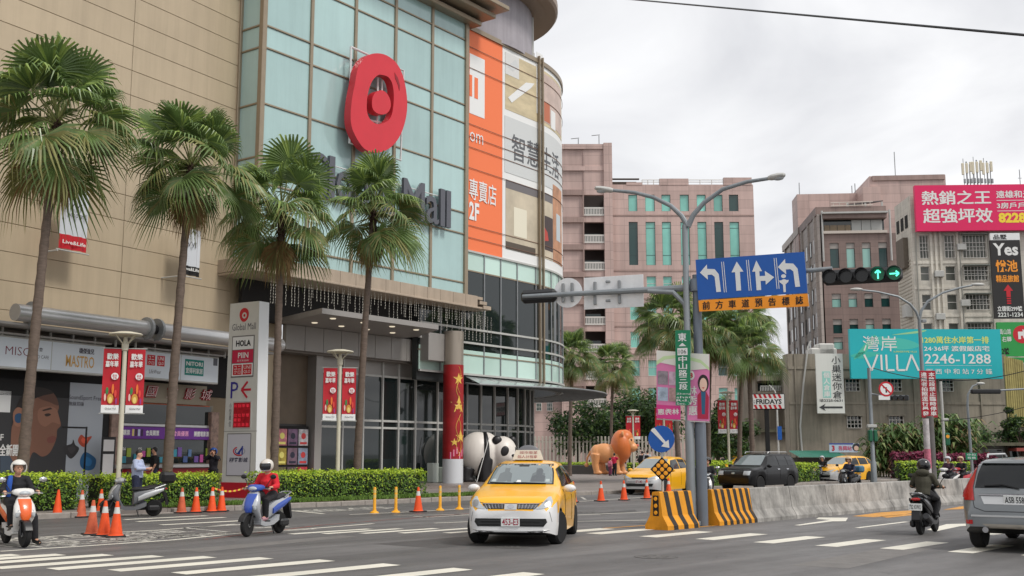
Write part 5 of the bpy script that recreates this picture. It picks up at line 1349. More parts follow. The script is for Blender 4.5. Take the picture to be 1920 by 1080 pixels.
MB().box(hx(1468), hx(1516), -2.05, .3, zz(803), zz(750)).build('lean_to', OLD, lh)
MB().box(hx(1395), hx(1500), -3.0, -2.6, 0, zz(808)).build('garden_wall', CONC, lh)
MB().box(hx(1395), hx(1480), -3.4, -2.2, zz(812), zz(806)).build('wall_coping', M('mossy_roof', (94, 92, 74), .8, var=.4), lh)
# ---------------------------------------------------------------- palms, hedges, trees, shrubs
def leaf_mat(name, c, rough=.45, var=.35, scale=1.3, trans=.25):
 m = M(name, c, rough, 0, var=var, scale=scale, spec=.5)
 N, Lk = m.node_tree.nodes, m.node_tree.links; b = N['Principled BSDF']
 tr = N.new('ShaderNodeBsdfTranslucent'); mxs = N.new('ShaderNodeMixShader'); mxs.inputs[0].default_value = trans
 src = [l for l in Lk if l.to_socket == b.inputs['Base Color']]
 if src: Lk.new(src[0].from_socket, tr.inputs['Color'])
 out = N['Material Output']
 Lk.new(b.outputs[0], mxs.inputs[1]); Lk.new(tr.outputs[0], mxs.inputs[2]); Lk.new(mxs.outputs[0], out.inputs['Surface'])
 return m
PALM_A = leaf_mat('palm_leaf', (108, 132, 76), .3)
PALM_B = leaf_mat('palm_leaf_young', (150, 172, 92), .38)
PALM_C = leaf_mat('palm_leaf_old', (138, 138, 84), .5)
PALM_D = leaf_mat('palm_leaf_dry', (146, 118, 78), .7)
PETI = M('palm_petiole', (116, 122, 70), .5)
PETD = M('palm_petiole_dry', (92, 70, 48), .8)
BARK = M('palm_bark', (104, 90, 80), .85, var=.3, scale=5, bump=.5, bscale=12, sx=(1, 1, 3))
FIBRE = M('palm_fibre', (66, 48, 38), .9, var=.3, scale=9)
def frond_mesh(el, seed, mats, nseg=32, R_=1.0, pet=.95, spread=128, droop=.5):
 """one fan leaf: petiole leaving at elevation el, a pleated fan, free drooping tips"""
 r = random.Random(seed); mb = MB(); pet *= r.uniform(.85, 1.2)
 d = Vector((math.cos(el), 0, math.sin(el)))
 sag = .10 * math.cos(el)
 pts = [Vector((0, 0, 0)) + d * pet * t + Vector((0, 0, -sag * t * t)) for t in (0, .33, .66, 1)]
 mb.tube(pts, [.028, .02, .016, .013], 5, 0)
 c = pts[-1]; f = (pts[-1] - pts[-2]).normalized()
 f = (f + Vector((0, 0, -.28))).normalized()
 side = Vector((0, 1, 0)); up = side.cross(f) * -1
 if up.z < 0 and el > -.3: up = -up
 up = f.cross(side)
 for k in range(nseg):
  a0 = R(-spread + 2 * spread * k / nseg); a1 = R(-spread + 2 * spread * (k + 1) / nseg); am = (a0 + a1) / 2
  Lr = R_ * (.80 + .25 * math.cos(am * .7)) * r.uniform(.93, 1.07)
  mi = 1 if r.random() < .72 else 2
  def P(a, rr, lift=0.0):
   p = c + (f * math.cos(a) + side * math.sin(a)) * rr
   q = rr / R_
   return p + up * (lift - .10 * q * q * math.sin(abs(a)) + .22 * abs(math.sin(a / 2)) * q) + Vector((0, 0, -.10 * q ** 2 - droop * max(0, q - .52) ** 2 * 2.4))
  rm = Lr * r.uniform(.46, .58)
  dy = r.uniform(-.05, .05)
  tip = P(am + dy, Lr * .96) + Vector((r.uniform(-.04, .04), r.uniform(-.04, .04), -(.12 + droop) * r.uniform(.25, .75) * .75))
  mid = P(am + dy * .5, Lr * .82)
  v = [P(am, .02), P(a0, rm, .0), P(am, rm, .035), P(a1, rm, .0), mid + side * 0 + (f * -math.sin(am) + side * math.cos(am)) * .020, mid - (f * -math.sin(am) + side * math.cos(am)) * .020, tip]
  mb.add(v, [(0, 1, 2), (0, 2, 3), (1, 5, 2), (2, 5, 4), (2, 4, 3), (5, 6, 4)], mi)
 return mb.mesh('frond', mats)
FR = {}
ELS = (82, 66, 48, 30, 12, -8, -28, -48, -66, -78)
for i, e in enumerate(ELS):
 for k in range(3):
  ms = [PETI, PALM_A, PALM_B] if e > 25 else ([PETI, PALM_A, PALM_C] if e > -30 else ([PETI, PALM_A, PALM_C] if k else [PETD, PALM_C, PALM_D]))
  if e == -78: ms = [PETD, PALM_D, PALM_C]
  FR[e, k] = frond_mesh(R(e), 10 * i + k, ms, 30, 1.02 if e > -60 else .85, 1.0, 114 if e > -60 else 80, .20 if e > 60 else (.36 if e > 25 else .6))
def palm(label, base, heart, rad, r0, r1, seed, n=46, group='fan palms along the pavement', up=82, skirt=8):
 """base, heart: world points; rad: crown radius"""
 r = random.Random(seed)
 base = Vector(base); heart = Vector(heart)
 t = thing('palm_tree', label, 'palm tree', base, 0, group)
 h = heart - base; m = 40; pts, rr = [], []
 for k in range(m + 1):
  q = k / m
  bow = Vector((h.x, h.y, 0)) * (q ** 1.5 - q)
  pts.append(h * q + bow); rr.append((r0 + (r1 - r0) * q ** .7) * (1 + (.07 if k % 2 else -.05) + r.uniform(-.03, .03)))
 rr[0] *= 1.25
 MB().tube(pts, rr, 14).build('trunk', BARK, t, smooth=True, ang=60)
 mb = MB()
 for k in range(170):
  w, z = r.uniform(0, 2 * PI), r.uniform(-1.0, .1) * rad * .42; a = Vector((math.cos(w), math.sin(w), 0)); q = r1 * r.uniform(.9, 1.25)
  p = h + a * q + Vector((0, 0, z)); e = p + a * r.uniform(.05, .2) + Vector((0, 0, r.uniform(-.25, .2))); s = Vector((-a.y, a.x, 0)) * .035
  mb.add([p - s, p + s, e], [(0, 1, 2)]); 
 mb.lathe([(r1 * .9, -.3 * rad), (r1 * 1.35, -.14 * rad), (r1 * 1.2, 0), (r1 * .5, .12 * rad)], 10, tuple(h))
 mb.build('crown_fibre', FIBRE, t)
 ga = 2.39996
 for k in range(n):
  q = k / (n - 1)
  el = up - (up + 38) * q ** 1.12 + r.uniform(-12, 12)
  e = min(ELS[:9], key=lambda x: abs(x - el))
  o = link('frond', FR[e, r.randrange(3)], t, loc=h + Vector((0, 0, .22 * rad * (1 - q) - .08 * rad)), rot=(r.uniform(-.6, .6), r.uniform(-.2, .2), k * ga + r.uniform(-.2, .2)))
  s = rad / 1.9 * r.uniform(.86, 1.14) * (.9 if q < .06 else 1.08 if el > 50 else 1); o.scale = (s, s, s)
 for k in range(skirt):
  o = link('frond', FR[-78, r.randrange(3)], t, loc=h + Vector((0, 0, -.12 * rad)), rot=(0, 0, k * 2.1 + r.uniform(-.4, .4))); s = rad / 1.9 * r.uniform(.6, .85); o.scale = (s, s, s)
 return t
def strip_pt(px, py, yo, z=None):
 x, zz_ = RF.inv(px, py, yo); return RF.W(x, yo, zz_ if z is None else z)
palm('tallest fan palm, nearest the left edge, leaning over the beige wall', strip_pt(38, 930, 2.3, PAVE_Z), strip_pt(108, 238, 2.3), 2.4, .17, .11, 1, 32)
palm('second fan palm from the left, in front of the tube canopy joint', strip_pt(311, 935, 2.4, PAVE_Z), strip_pt(358, 318, 2.4), 2.1, .17, .105, 2, 31)
palm('third fan palm, its trunk just right of the totem sign', strip_pt(512, 935, 2.6, PAVE_Z), strip_pt(528, 402, 2.6), 2.1, .15, .105, 3, 31)
palm('fourth fan palm, in front of the mall entrance canopy', strip_pt(668, 935, 2.8, PAVE_Z), strip_pt(700, 402, 2.8), 2.05, .15, .10, 4, 30)
def palm_at(label, pb_, ph, Y, rad, r0, seed, n=34):
 b = at(pb_[0], pb_[1], Y); b.z = PAVE_Z
 return palm(label, b, at(ph[0], ph[1], Y), rad, r0 * .62, r0 * .5, seed, n, 'fan palms beyond the mall', skirt=4)
palm_at('small fan palm against the pink block, beside the curved glass skirt', (1068, 870), (1073, 672), 78, 1.9, .24, 11)
palm_at('small fan palm with a slim trunk between curved mall corner and round blue sign', (1145, 870), (1150, 690), 90, 2.0, .22, 12)
palm_at('large fan palm half hidden behind the lamp mast and green street name sign', (1273, 880), (1254, 610), 58, 2.0, .24, 13, 40)
palm_at('fan palm directly under the blue lane sign', (1328, 880), (1332, 628), 60, 1.8, .23, 14)
palm_at('fan palm under the right end of the amber sign strip', (1386, 875), (1396, 600), 62, 2.0, .22, 15, 40)
palm_at('shorter fan palm with dark trunk beside the red and white diner sign', (1412, 875), (1403, 655), 60, 1.75, .24, 16)

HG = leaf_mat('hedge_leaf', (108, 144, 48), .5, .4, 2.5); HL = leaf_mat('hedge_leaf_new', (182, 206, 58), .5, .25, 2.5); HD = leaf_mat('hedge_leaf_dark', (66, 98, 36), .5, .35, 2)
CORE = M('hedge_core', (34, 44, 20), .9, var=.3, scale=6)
def leaf(mb, r, p, s, mi, nrm=None):
 n_ = Vector((r.gauss(0, 1), r.gauss(0, 1), r.gauss(0, 1) + .6)).normalized()
 if nrm is not None: n_ = (n_ * .8 + nrm).normalized()
 a = n_.orthogonal().normalized(); a.rotate(Matrix.Rotation(r.uniform(0, 2 * PI), 3, n_)); b = n_.cross(a)
 mb.add([p - a * s, p - b * s * .42 + n_ * s * .1, p + a * s, p + b * s * .42 + n_ * s * .1], [(0, 1, 2, 3)], mi)
def hedge(label, fr, x0, x1, y0, y1, z0, h, dens=330, seed=1, ls=.045, mats=None, name='hedge', cat='hedge'):
 r = random.Random(seed); mats = mats or [HG, HL, HD]
 t = thing(name, label, cat, (*fr.W((x0 + x1) / 2, (y0 + y1) / 2)[:2], z0), fr.rz)
 L, D = (x1 - x0) / 2, (y1 - y0) / 2
 n = max(6, int(L * 3)); secs = []
 def hh(x): return h * (1 + .05 * noise.noise((x * .9, seed, 0)) + .035 * noise.noise((x * 3.1, seed, 3)))
 for k in range(n + 1):
  x = -L + 2 * L * k / n; e = .6 if k in (0, n) else .85 if k in (1, n - 1) else 1
  q = hh(x) - .10; dd = (D - .12) * e
  secs.append([(x * .985, -dd * .8, .0), (x * .985, -dd, q * .5), (x * .985, -dd * .9, q * .9), (x * .985, -dd * .6, q), (x * .985, dd * .6, q), (x * .985, dd * .9, q * .9), (x * .985, dd, q * .5), (x * .985, dd * .8, 0)])
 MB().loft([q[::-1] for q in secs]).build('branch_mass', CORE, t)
 mb = MB(); area = (2 * L) * (2 * h + 2 * D) + 4 * D * h; N_ = int(area * dens)
 for k in range(N_):
  f = r.random() * area
  if f < 2 * L * 2 * D:
   x, y = r.uniform(-L, L), r.uniform(-D, D); p = Vector((x, y, hh(x) * (1 - .12 * (abs(y) / D) ** 4))); nn = Vector((0, 0, 1))
  elif f < 2 * L * 2 * D + 4 * D * h:
   sgn = r.choice((-1, 1)); p = Vector((sgn * L, r.uniform(-D, D), r.uniform(.08, h))); nn = Vector((sgn, 0, .2))
  else:
   sgn = -1 if r.random() < .8 else 1; x = r.uniform(-L, L); z = r.uniform(.06, 1) * hh(x)
   p = Vector((x, sgn * (D + .05 * noise.noise((x * 2.2, z * 2.2, seed))) * (1 - .1 * (z / h) ** 6), z)); nn = Vector((0, sgn, .3))
  p += Vector((r.gauss(0, .035), r.gauss(0, .035), r.gauss(0, .03)))
  p -= nn * r.random() * .07
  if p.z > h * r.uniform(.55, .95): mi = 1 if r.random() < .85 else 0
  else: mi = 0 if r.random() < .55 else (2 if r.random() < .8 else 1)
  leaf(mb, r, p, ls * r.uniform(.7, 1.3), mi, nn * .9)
 struct(mb.build('foliage', mats, t), 'stuff')
 return t
hx_ = lambda px, py, yo: RF.inv(px, py, yo)[0]
hedge('clipped lime green hedge at the left edge behind the orange scooter', RF, -16, hx_(160, 930, 1.2), 1.2, 2.7, PAVE_Z, .98, 330, 1)
hedge('clipped hedge behind the silver parked scooter, under the second palm', RF, hx_(200, 930, 1.3), hx_(414, 930, 1.3), 1.3, 2.8, PAVE_Z, .92, 330, 2)
hedge('long clipped hedge between totem sign and wrapped column', RF, hx_(516, 925, 1.2), hx_(800, 910, 1.2), 1.2, 2.8, PAVE_Z, .95, 330, 3)
F0 = Fr(0, 0, 90)
def far_hedge(label, px0, px1, Y, h, d=1.2, seed=5, ls=.08, dens=120, mats=None, z0=PAVE_Z, name='hedge', cat='hedge'):
 return hedge(label, F0, at(px0, 870, Y).x, at(px1, 870, Y).x, Y, Y + d, z0, h, dens, seed, ls, mats, name, cat)
far_hedge('low hedge in a dark planter under the slatted fence left of the inflatable lion', 1044, 1112, 86, .85, 1.2, 5)
far_hedge('low hedge behind the inflatable lion along the slatted fence', 1178, 1226, 88, .8, 1.2, 6)
PL = M('planter_stone', (62, 60, 58), .6, var=.15)
o = MB().rbox(-2.9, 2.9, -.7, 1.0, 0, .8, .03).build('planter_wall', PL); p = at(1078, 870, 85.6); o.location = (p.x, 85.2, 0); tag(o, 'long dark stone planter left of the inflatable lion', 'planter')
def kerb_hedge(label, px0, px1, yo, h, seed, d=1.6, ls=.07, dens=160, mats=None, name='hedge', cat='hedge', z0=PAVE_Z):
 return hedge(label, RF, hx_(px0, 890, yo), hx_(px1, 890, yo), yo, yo + d, z0, h, dens, seed, ls, mats, name, cat)
kerb_hedge('hedge behind the black car bonnet, right of the big grey post', 1305, 1375, 1.4, 1.15, 7)
kerb_hedge('hedge seen over the roof of the black car towards the right taxi', 1498, 1536, 1.0, 1.0, 8)
far_hedge('bright hedge below the magenta shrubs left of the road lamp post', 1689, 1742, 68, 1.2, 1.2, 9, .08, 140, None, 0)
far_hedge('bright hedge right of the red notice post, behind the barrier', 1752, 1822, 68.5, 1.15, 1.2, 10, .08, 140, None, 0)
MG = [leaf_mat('cordyline_leaf', (92, 30, 52), .5, .4, 2), leaf_mat('cordyline_leaf_bright', (132, 42, 76), .5, .3, 2), leaf_mat('cordyline_leaf_dark', (66, 30, 42), .5, .3, 2)]
far_hedge('magenta leaved shrubs behind the hedge left of the road lamp post', 1680, 1745, 69.8, 1.75, 1.2, 21, .13, 80, MG, 0, 'magenta_shrub', 'shrub')
far_hedge('magenta leaved shrubs right of the red parking notice, in front of the shop', 1755, 1868, 70.2, 1.65, 1.2, 22, .13, 80, MG, 0, 'magenta_shrub', 'shrub')

TRK = M('tree_bark', (84, 72, 60), .9, var=.25, scale=4, bump=.4)
TL = [leaf_mat('tree_leaf', (58, 86, 42), .5, .4, .8), leaf_mat('tree_leaf_light', (92, 118, 54), .5, .3, .8), leaf_mat('tree_leaf_dark', (40, 62, 34), .5, .3, .8)]
def tree(label, base, h, rx, rz, seed, n=2600, ls=.2, mats=None, name='leafy_tree', group='leafy trees behind the slatted fence', low=.25):
 r = random.Random(seed); mats = mats or TL
 t = thing(name, label, 'tree', base, 0, group)
 mb = MB(); top = Vector((r.uniform(-.2, .2), r.uniform(-.2, .2), h * .62))
 mb.tube([Vector((0, 0, 0)), top * .5 + Vector((r.uniform(-.15, .15), 0, 0)), top], [.17, .13, .07], 8)
 cl = []
 for k in range(16):
  a = r.uniform(0, 2 * PI); q = math.sqrt(r.random()) * .8; z = h - rz + rz * r.uniform(-.8, .75) * math.sqrt(max(.05, 1 - q * q))
  c = Vector((rx * q * math.cos(a), rx * q * math.sin(a), z)); cl.append((c, r.uniform(.3, .5) * rx))
  s = top * r.uniform(.45, .95); mb.tube([s, (s + c) / 2 + Vector((0, 0, .15)), c], [.055, .035, .015], 5)
 mb.build('trunk', TRK, t, smooth=True)
 ml = MB()
 for k in range(n):
  c, q = r.choice(cl); d = Vector((r.gauss(0, 1), r.gauss(0, 1), r.gauss(0, 1))).normalized()
  p = c + d * q * (r.random() ** .4) * 1.05; p.z = max(p.z, h * low * .5)
  mi = r.choices((0, 1, 2), (.55, .25, .2))[0]
  leaf(ml, r, p, ls * r.uniform(.6, 1.3), mi, d * .5 + Vector((0, 0, .4)))
 struct(ml.build('crown', mats, t), 'stuff')
 return t
for k, (px, pt, Y, rx, lab) in enumerate(((1085, 765, 93, 2.6, 'low leafy tree beside the small palms, behind the left part of the slatted fence'), (1118, 740, 95, 2.6, 'leafy tree between the two small palms'), (1190, 735, 94, 3.2, 'broad leafy tree behind the inflatable lion'), (1180, 705, 97, 2.4, 'tallest leafy tree in front of the pink block'), (1232, 720, 95, 2.8, 'leafy tree behind the pink banner left of the grey post'), (1345, 740, 72, 1.8, 'dark leafy tree right of the grey post under the palms'), (1372, 775, 74, 1.6, 'small dark leafy tree behind the twin red banners'))):
 b = at(px, 870, Y); b.z = 0; h = at(px, pt, Y).z
 tree(lab, b, h, rx, h * .40, 30 + k, 3000 if rx > 2 else 1900, .2)
# bamboo and banana like growth in front of the warehouse
BB_ = [leaf_mat('reed_leaf', (84, 112, 58), .5, .35, 1), leaf_mat('reed_leaf_light', (128, 142, 84), .5, .3, 1), leaf_mat('reed_leaf_dry', (132, 112, 78), .6, .3, 1)]
def reeds(label, px, ptop, Y, wid, seed, n=80, w=.09):
 r = random.Random(seed); b = at(px, 870, Y); b.z = 0
 t = thing('tall_shrub', label, 'shrub', b, 0, 'tall shrubs in front of the warehouse'); H_ = at(px, ptop, Y).z
 ms, ml = MB(), MB()
 for k in range(n // 5):
  x, y = r.gauss(0, wid * .45), r.gauss(0, .5); hh = H_ * r.uniform(.55, .9); ms.tube([(x, y, 0), (x + r.uniform(-.2, .2), y, hh)], [.04, .02], 5)
 for k in range(n * 9):
  x, y, z = r.gauss(0, wid * .5), r.gauss(0, .6), H_ * r.uniform(.12, .9); a = r.uniform(0, 2 * PI); L = r.uniform(.5, 1.1); d = Vector((math.cos(a), math.sin(a), 0)); s = Vector((-d.y, d.x, 0)) * w
  p0 = Vector((x, y, z)); p1 = p0 + d * L * .5 + Vector((0, 0, .28)); p2 = p0 + d * L + Vector((0, 0, -.15))
  ml.add([p0, p1 - s, p1 + s, p2], [(0, 1, 2), (1, 3, 2)], r.choices((0, 1, 2), (.6, .25, .15))[0])
 ms.build('stems', M('reed_stem', (112, 114, 74), .6), t); struct(ml.build('foliage', BB_, t), 'stuff')
for k, (px, pt, wd_, lab) in enumerate(((1655, 808, .9, 'narrow reed like shrub just right of the traffic signal post'), (1690, 790, 1.2, 'tall reed like shrub with dry tufts against the concrete wall'), (1720, 812, 1.0, 'bushy shrub left of the red parking notice post'), (1762, 770, 1.1, 'leafy shrub right behind the red parking notice'), (1803, 780, 1.1, 'tall shrub in front of the low shop roof'))):
 reeds(lab, px, pt, 74, wd_, 50 + k)
tree('green creeper covering the wall end beside the slatted screen', at(1894, 870, 77.2).xy.to_3d(), at(1894, 735, 77.2).z, .7, 2.2, 60, 1500, .12, None, 'creeper', None, .1)
tree('small bush on the low shop roof at the right', at(1850, 832, 77.5), 1.0, 1.5, .5, 61, 700, .12, None, 'roof_bush', None, .2)
tree('leafy bush at the right edge below the green vertical sign', at(1912, 850, 76.8).xy.to_3d(), at(1912, 770, 76.8).z, .9, 1.2, 62, 1200, .14, None, 'leafy_bush', None, .1)

# slatted fence across the plaza
fe = thing('slatted_fence', 'pale upright slatted fence across the plaza behind the inflatable animals', 'fence', (at(975, 850, 91).x, 91, 0), 0)
fx = lambda px: (px - 975) * 91 / FPX
FW = M('fence_pale', (186, 180, 168), .6, streak=.15, var=.08)
ft, fb = at(1100, 818, 91).z, at(1100, 868, 91).z
sl = MB().rbox(-.075, .075, -.03, .03, 0, ft - .1, .012).mesh('slat', FW)
x = fx(962)
while x < fx(1335): link('slat', sl, fe, loc=(x, 0, .1)); x += .30
for z in (.5, ft - .5): MB().box(fx(962), fx(1335), .035, .09, z, z + .1).build('rail', FW, fe)
x = fx(962)
while x < fx(1335): MB().rbox(x - .07, x + .07, .1, .24, 0, ft - .2, .01).build('post', STEEL, fe); x += 3
# ---------------------------------------------------------------- cars
def lerp_list(L, x):
 L = sorted(L)
 if x <= L[0][0]: return L[0][1]
 for (a, p), (b, q) in zip(L, L[1:]):
  if x <= b: return p + (q - p) * (x - a) / (b - a)
 return L[-1][1]
YCAB = M('taxi_yellow', (244, 178, 8), .28, coat=.6, var=.03)
CWHITE = M('car_white', (222, 222, 222), .3, coat=.5, var=.04)
CBLACK = M('car_black', (13, 13, 15), .3, coat=.15, spec=.3)
CSILV = M('car_grey', (124, 128, 130), .28, .45, coat=.6)
CSILVL = M('car_silver_trim', (196, 197, 197), .3, .4)
CARGLASS = M('car_glass', (122, 132, 134), .05, 0, spec=.9)  # pale base colour stands in for sky reflected in windscreens
CARGLASSD = M('car_glass_dark', (20, 23, 25), .05, 0, spec=.5)
LENS = M('lamp_lens', (176, 182, 186), .3, 0, spec=.6)
REDLENS = M('red_lens', (176, 20, 22), .12, spec=.7)
TRIM = M('black_trim', (18, 18, 19), .5)
RIM = M('alloy_rim', (150, 152, 154), .35, .6)
def car(name, label, cat, loc, head, S):
 th = math.atan2(math.cos(R(head)), math.sin(R(head)))
 t = thing(name, label, cat, loc, th, S.get('group'))
 L = S['L']; fx_, rx_ = S['axles']; wr_, ra = S['wheel_r'], S['wheel_r'] + .06
 xs_ = sorted(set([-L / 2 + L * k / 100 for k in range(101)]))
 def prof(k):
  v = [lerp_list(S[k], x) for x in xs_]
  for _ in range(2): v = [v[0]] + [(v[i - 1] + 2 * v[i] + v[i + 1]) / 4 for i in range(1, len(v) - 1)] + [v[-1]]
  return v
 T_, B_, W_, Q_, Z_ = prof('top'), prof('belt'), prof('half'), prof('roof_half'), prof('bottom')
 secs = []
 for i, x in enumerate(xs_):
  zb, w, zs, zt, q = Z_[i], W_[i], B_[i], T_[i], Q_[i]
  za_ = zb
  for xa in (fx_, rx_):
   d = abs(x - xa)
   if d < ra: za_ = max(za_, wr_ + math.sqrt(ra * ra - d * d) * .98)
  zs = max(zs, za_ + .06); zt = max(zt, zs + .01)
  tum = min(1, max(0, (zt - zs) / .3)); qq = min(q, w * .93)
  h = [(0, zb), (.70 * w, zb), (.72 * w, za_), (.965 * w, za_), (.992 * w, za_ + (zs - za_) * .3), (w, za_ + (zs - za_) * .62), (.985 * w, zs - .05 * tum - .012), (.95 * w, zs),
    (.95 * w + (qq - .95 * w) * .52 + .012 * tum, zs + (zt - zs) * (.52 if tum > .5 else .6)), (qq, zt - .055 * tum - .01), (qq * .82, zt - .018 * tum - .004), (qq * .4, zt - .002), ]
  ring = [(x, y, z) for y, z in h] + [(x, 0, zt)] + [(x, -y, z) for y, z in h[:0:-1]]
  secs.append(ring)
 n = len(secs[0]); half = n // 2
 full = MB().loft(secs)
 bvh = BVHTree.FromPolygons([Vector(v) for v in full.v], [f for f in full.f], all_triangles=False)
 groups = {}
 for f in full.f:
  c = sum((Vector(full.v[i]) for i in f), Vector()) / len(f)
  j = [i % n for i in f]
  jm = [min(a, n - a) for a in j]
  if len(f) == 4 and max(jm) <= 3 and min(jm) <= 2: k = 'underside'
  else: k = S['zone'](c) if 'zone' in S else 'body'
  groups.setdefault(k, []).append(f)
 for k, fl in groups.items():
  used = sorted({i for f in fl for i in f}); ix = {a: b for b, a in enumerate(used)}
  mb = MB(); mb.add([full.v[i] for i in used], [tuple(ix[i] for i in f) for f in fl]); mb.build(k, S['paint'].get(k, TRIM), t, smooth=True, ang=40)
 DIR = {'front': (Vector((6, 0, 0)), Vector((-1, 0, 0))), 'rear': (Vector((-6, 0, 0)), Vector((1, 0, 0))), 'left': (Vector((0, 4, 0)), Vector((0, -1, 0))), 'right': (Vector((0, -4, 0)), Vector((0, 1, 0))), 'top': (Vector((0, 0, 5)), Vector((0, 0, -1)))}
 def place(axis, a, b, off):
  o, d = DIR[axis]
  p = {'front': Vector((6, a, b)), 'rear': Vector((-6, a, b)), 'left': Vector((a, 4, b)), 'right': Vector((a, -4, b)), 'top': Vector((a, b, 5))}[axis]
  h, nn, _, _ = bvh.ray_cast(p, d)
  if h is None: return None
  if nn.dot(d) > 0: nn = -nn
  return h + nn * off * .5 - d * off * .5
 def decal(nm, axis, poly, m, off=.006, parent=None, cell=.07, lab=None):
  bm = bmesh.new()
  vs_ = [bm.verts.new((a, b, 0)) for a, b in poly]; bm.faces.new(vs_)
  bmesh.ops.triangulate(bm, faces=bm.faces[:])
  for _ in range(5):
   lg_ = [e for e in bm.edges if e.calc_length() > cell]
   if not lg_: break
   bmesh.ops.subdivide_edges(bm, edges=lg_, cuts=1); bmesh.ops.triangulate(bm, faces=bm.faces[:])
  ok = True
  for v in bm.verts:
   p = place(axis, v.co.x, v.co.y, off)
   if p is None: ok = False; p = Vector((0, 0, -9))
   v.co = p
  bad = [v for v in bm.verts if v.co.z < -8]
  if bad: bmesh.ops.delete(bm, geom=bad, context='VERTS')
  vv = [tuple(v.co) for v in bm.verts]; bm.verts.index_update(); ff = [tuple(v.index for v in f.verts) for f in bm.faces]; bm.free()
  d = DIR[axis][1]; out = []
  for f in ff:
   nn = (Vector(vv[f[1]]) - Vector(vv[f[0]])).cross(Vector(vv[f[2]]) - Vector(vv[f[0]]))
   out.append(f if nn.dot(d) < 0 else f[::-1])
  if not out: return None
  mb = MB(); mb.add(vv, out); return mb.build(nm, m, parent or t, smooth=True, ang=50, label=lab)
 def line(nm, axis, pts, r, m, off=.004, parent=None):
  q = []
  for (a, b), (c, d) in zip(pts, pts[1:]):
   for k in range(6): q.append(place(axis, a + (c - a) * k / 6, b + (d - b) * k / 6, off))
  q.append(place(axis, *pts[-1], off)); q = [p for p in q if p is not None]
  return MB().tube(q, r, 5).build(nm, m, parent or t)
 S['_'] = dict(t=t, decal=decal, line=line, place=place)
 w0 = lerp_list(S['half'], fx_)
 for x in (fx_, rx_):
  for sgn in (1, -1):
   y = sgn * (w0 - .115)
   a = MB().lathe([(wr_ * .62, -.105), (wr_ * .9, -.11), (wr_, -.075), (wr_, .075), (wr_ * .9, .11), (wr_ * .62, .105)], 28, (0, 0, 0), 'y')
   o = a.build('wheel', RUBBER, t, smooth=True, ang=30); o.location = (x, y, wr_); o.rotation_euler = (0, 0, S.get('steer', 0) if x == fx_ else 0)
   rm = MB(); rm.lathe([(wr_ * .64, -.02), (wr_ * .6, .02), (.05, .03), (0, .03)], 24, (0, 0, 0), 'y', 1)
   rm.lathe([(wr_ * .66, .085), (wr_ * .60, .1), (wr_ * .58, .04)], 24, (0, 0, 0), 'y', 0)
   for k in range(S.get('spokes', 7)):
    wv = 2 * PI * k / S.get('spokes', 7); rm.T = Matrix.Rotation(wv, 4, 'Y'); rm.rbox(-.028, .028, .04, .085, .02, wr_ * .61, .008); rm.T = None
   rm.lathe([(.06, .04), (.06, .09), (0, .095)], 12, (0, 0, 0), 'y')
   ro = rm.build('rim', [RIM, BLACK], o); 
   if sgn < 0: ro.rotation_euler = (0, 0, PI)
 for sgn in (1, -1):
  x, z, y = S['mirror']
  MB().ball((0, 0, 0), (.075, .12, .075), 12, 8).build('mirror', S['paint'].get('mirror', S['paint']['body']), t, smooth=True).location = (x, sgn * (y + .09), z)
 return S['_']
def plate(c, axis, a, b, w, h, txt, ink, bg=None):
 p = c['place'](axis, a, b, .012)
 mb = MB(); sx_ = 1 if axis == 'front' else -1
 o = MB().rbox(-w / 2, w / 2, -.012, 0, -h / 2, h / 2, .004).build('number_plate', bg or M('plate_white', (214, 216, 214), .4), c['t'])
 o.location = p; o.rotation_euler = (0, 0, PI / 2 if axis == 'front' else -PI / 2)
 MB().text(txt, -w * .44, w * .44, -h * .36, h * .36, -.0135, 0, .02).build('lettering', ink, o)
 return o
HATCH = dict(L=4.2, axles=(1.27, -1.33), wheel_r=.305, mirror=(.75, 1.0, .84),
 top=[(2.1, .64), (2.05, .78), (1.92, .87), (1.5, .98), (1.0, 1.07), (.28, 1.455), (-.2, 1.53), (-.9, 1.52), (-1.5, 1.42), (-1.78, 1.30), (-1.97, 1.0), (-2.08, .85), (-2.1, .6)],
 belt=[(2.1, .58), (1.92, .78), (1.4, .90), (.9, .95), (-1.0, 1.01), (-1.9, 1.0), (-2.1, .55)],
 half=[(2.1, .62), (2.03, .73), (1.85, .81), (1.4, .845), (.5, .85), (-1.3, .85), (-1.8, .80), (-2.0, .73), (-2.1, .64)],
 roof_half=[(2.1, .5), (1.9, .64), (1.5, .70), (1.02, .70), (.28, .585), (-.9, .575), (-1.5, .55), (-1.78, .53), (-2.1, .5)],
 bottom=[(2.1, .26), (1.8, .19), (-1.8, .2), (-2.1, .3)])
PINKINK = M('plate_red_ink', (150, 40, 60), .5); BLKINK = M('plate_black_ink', (30, 32, 34), .5)
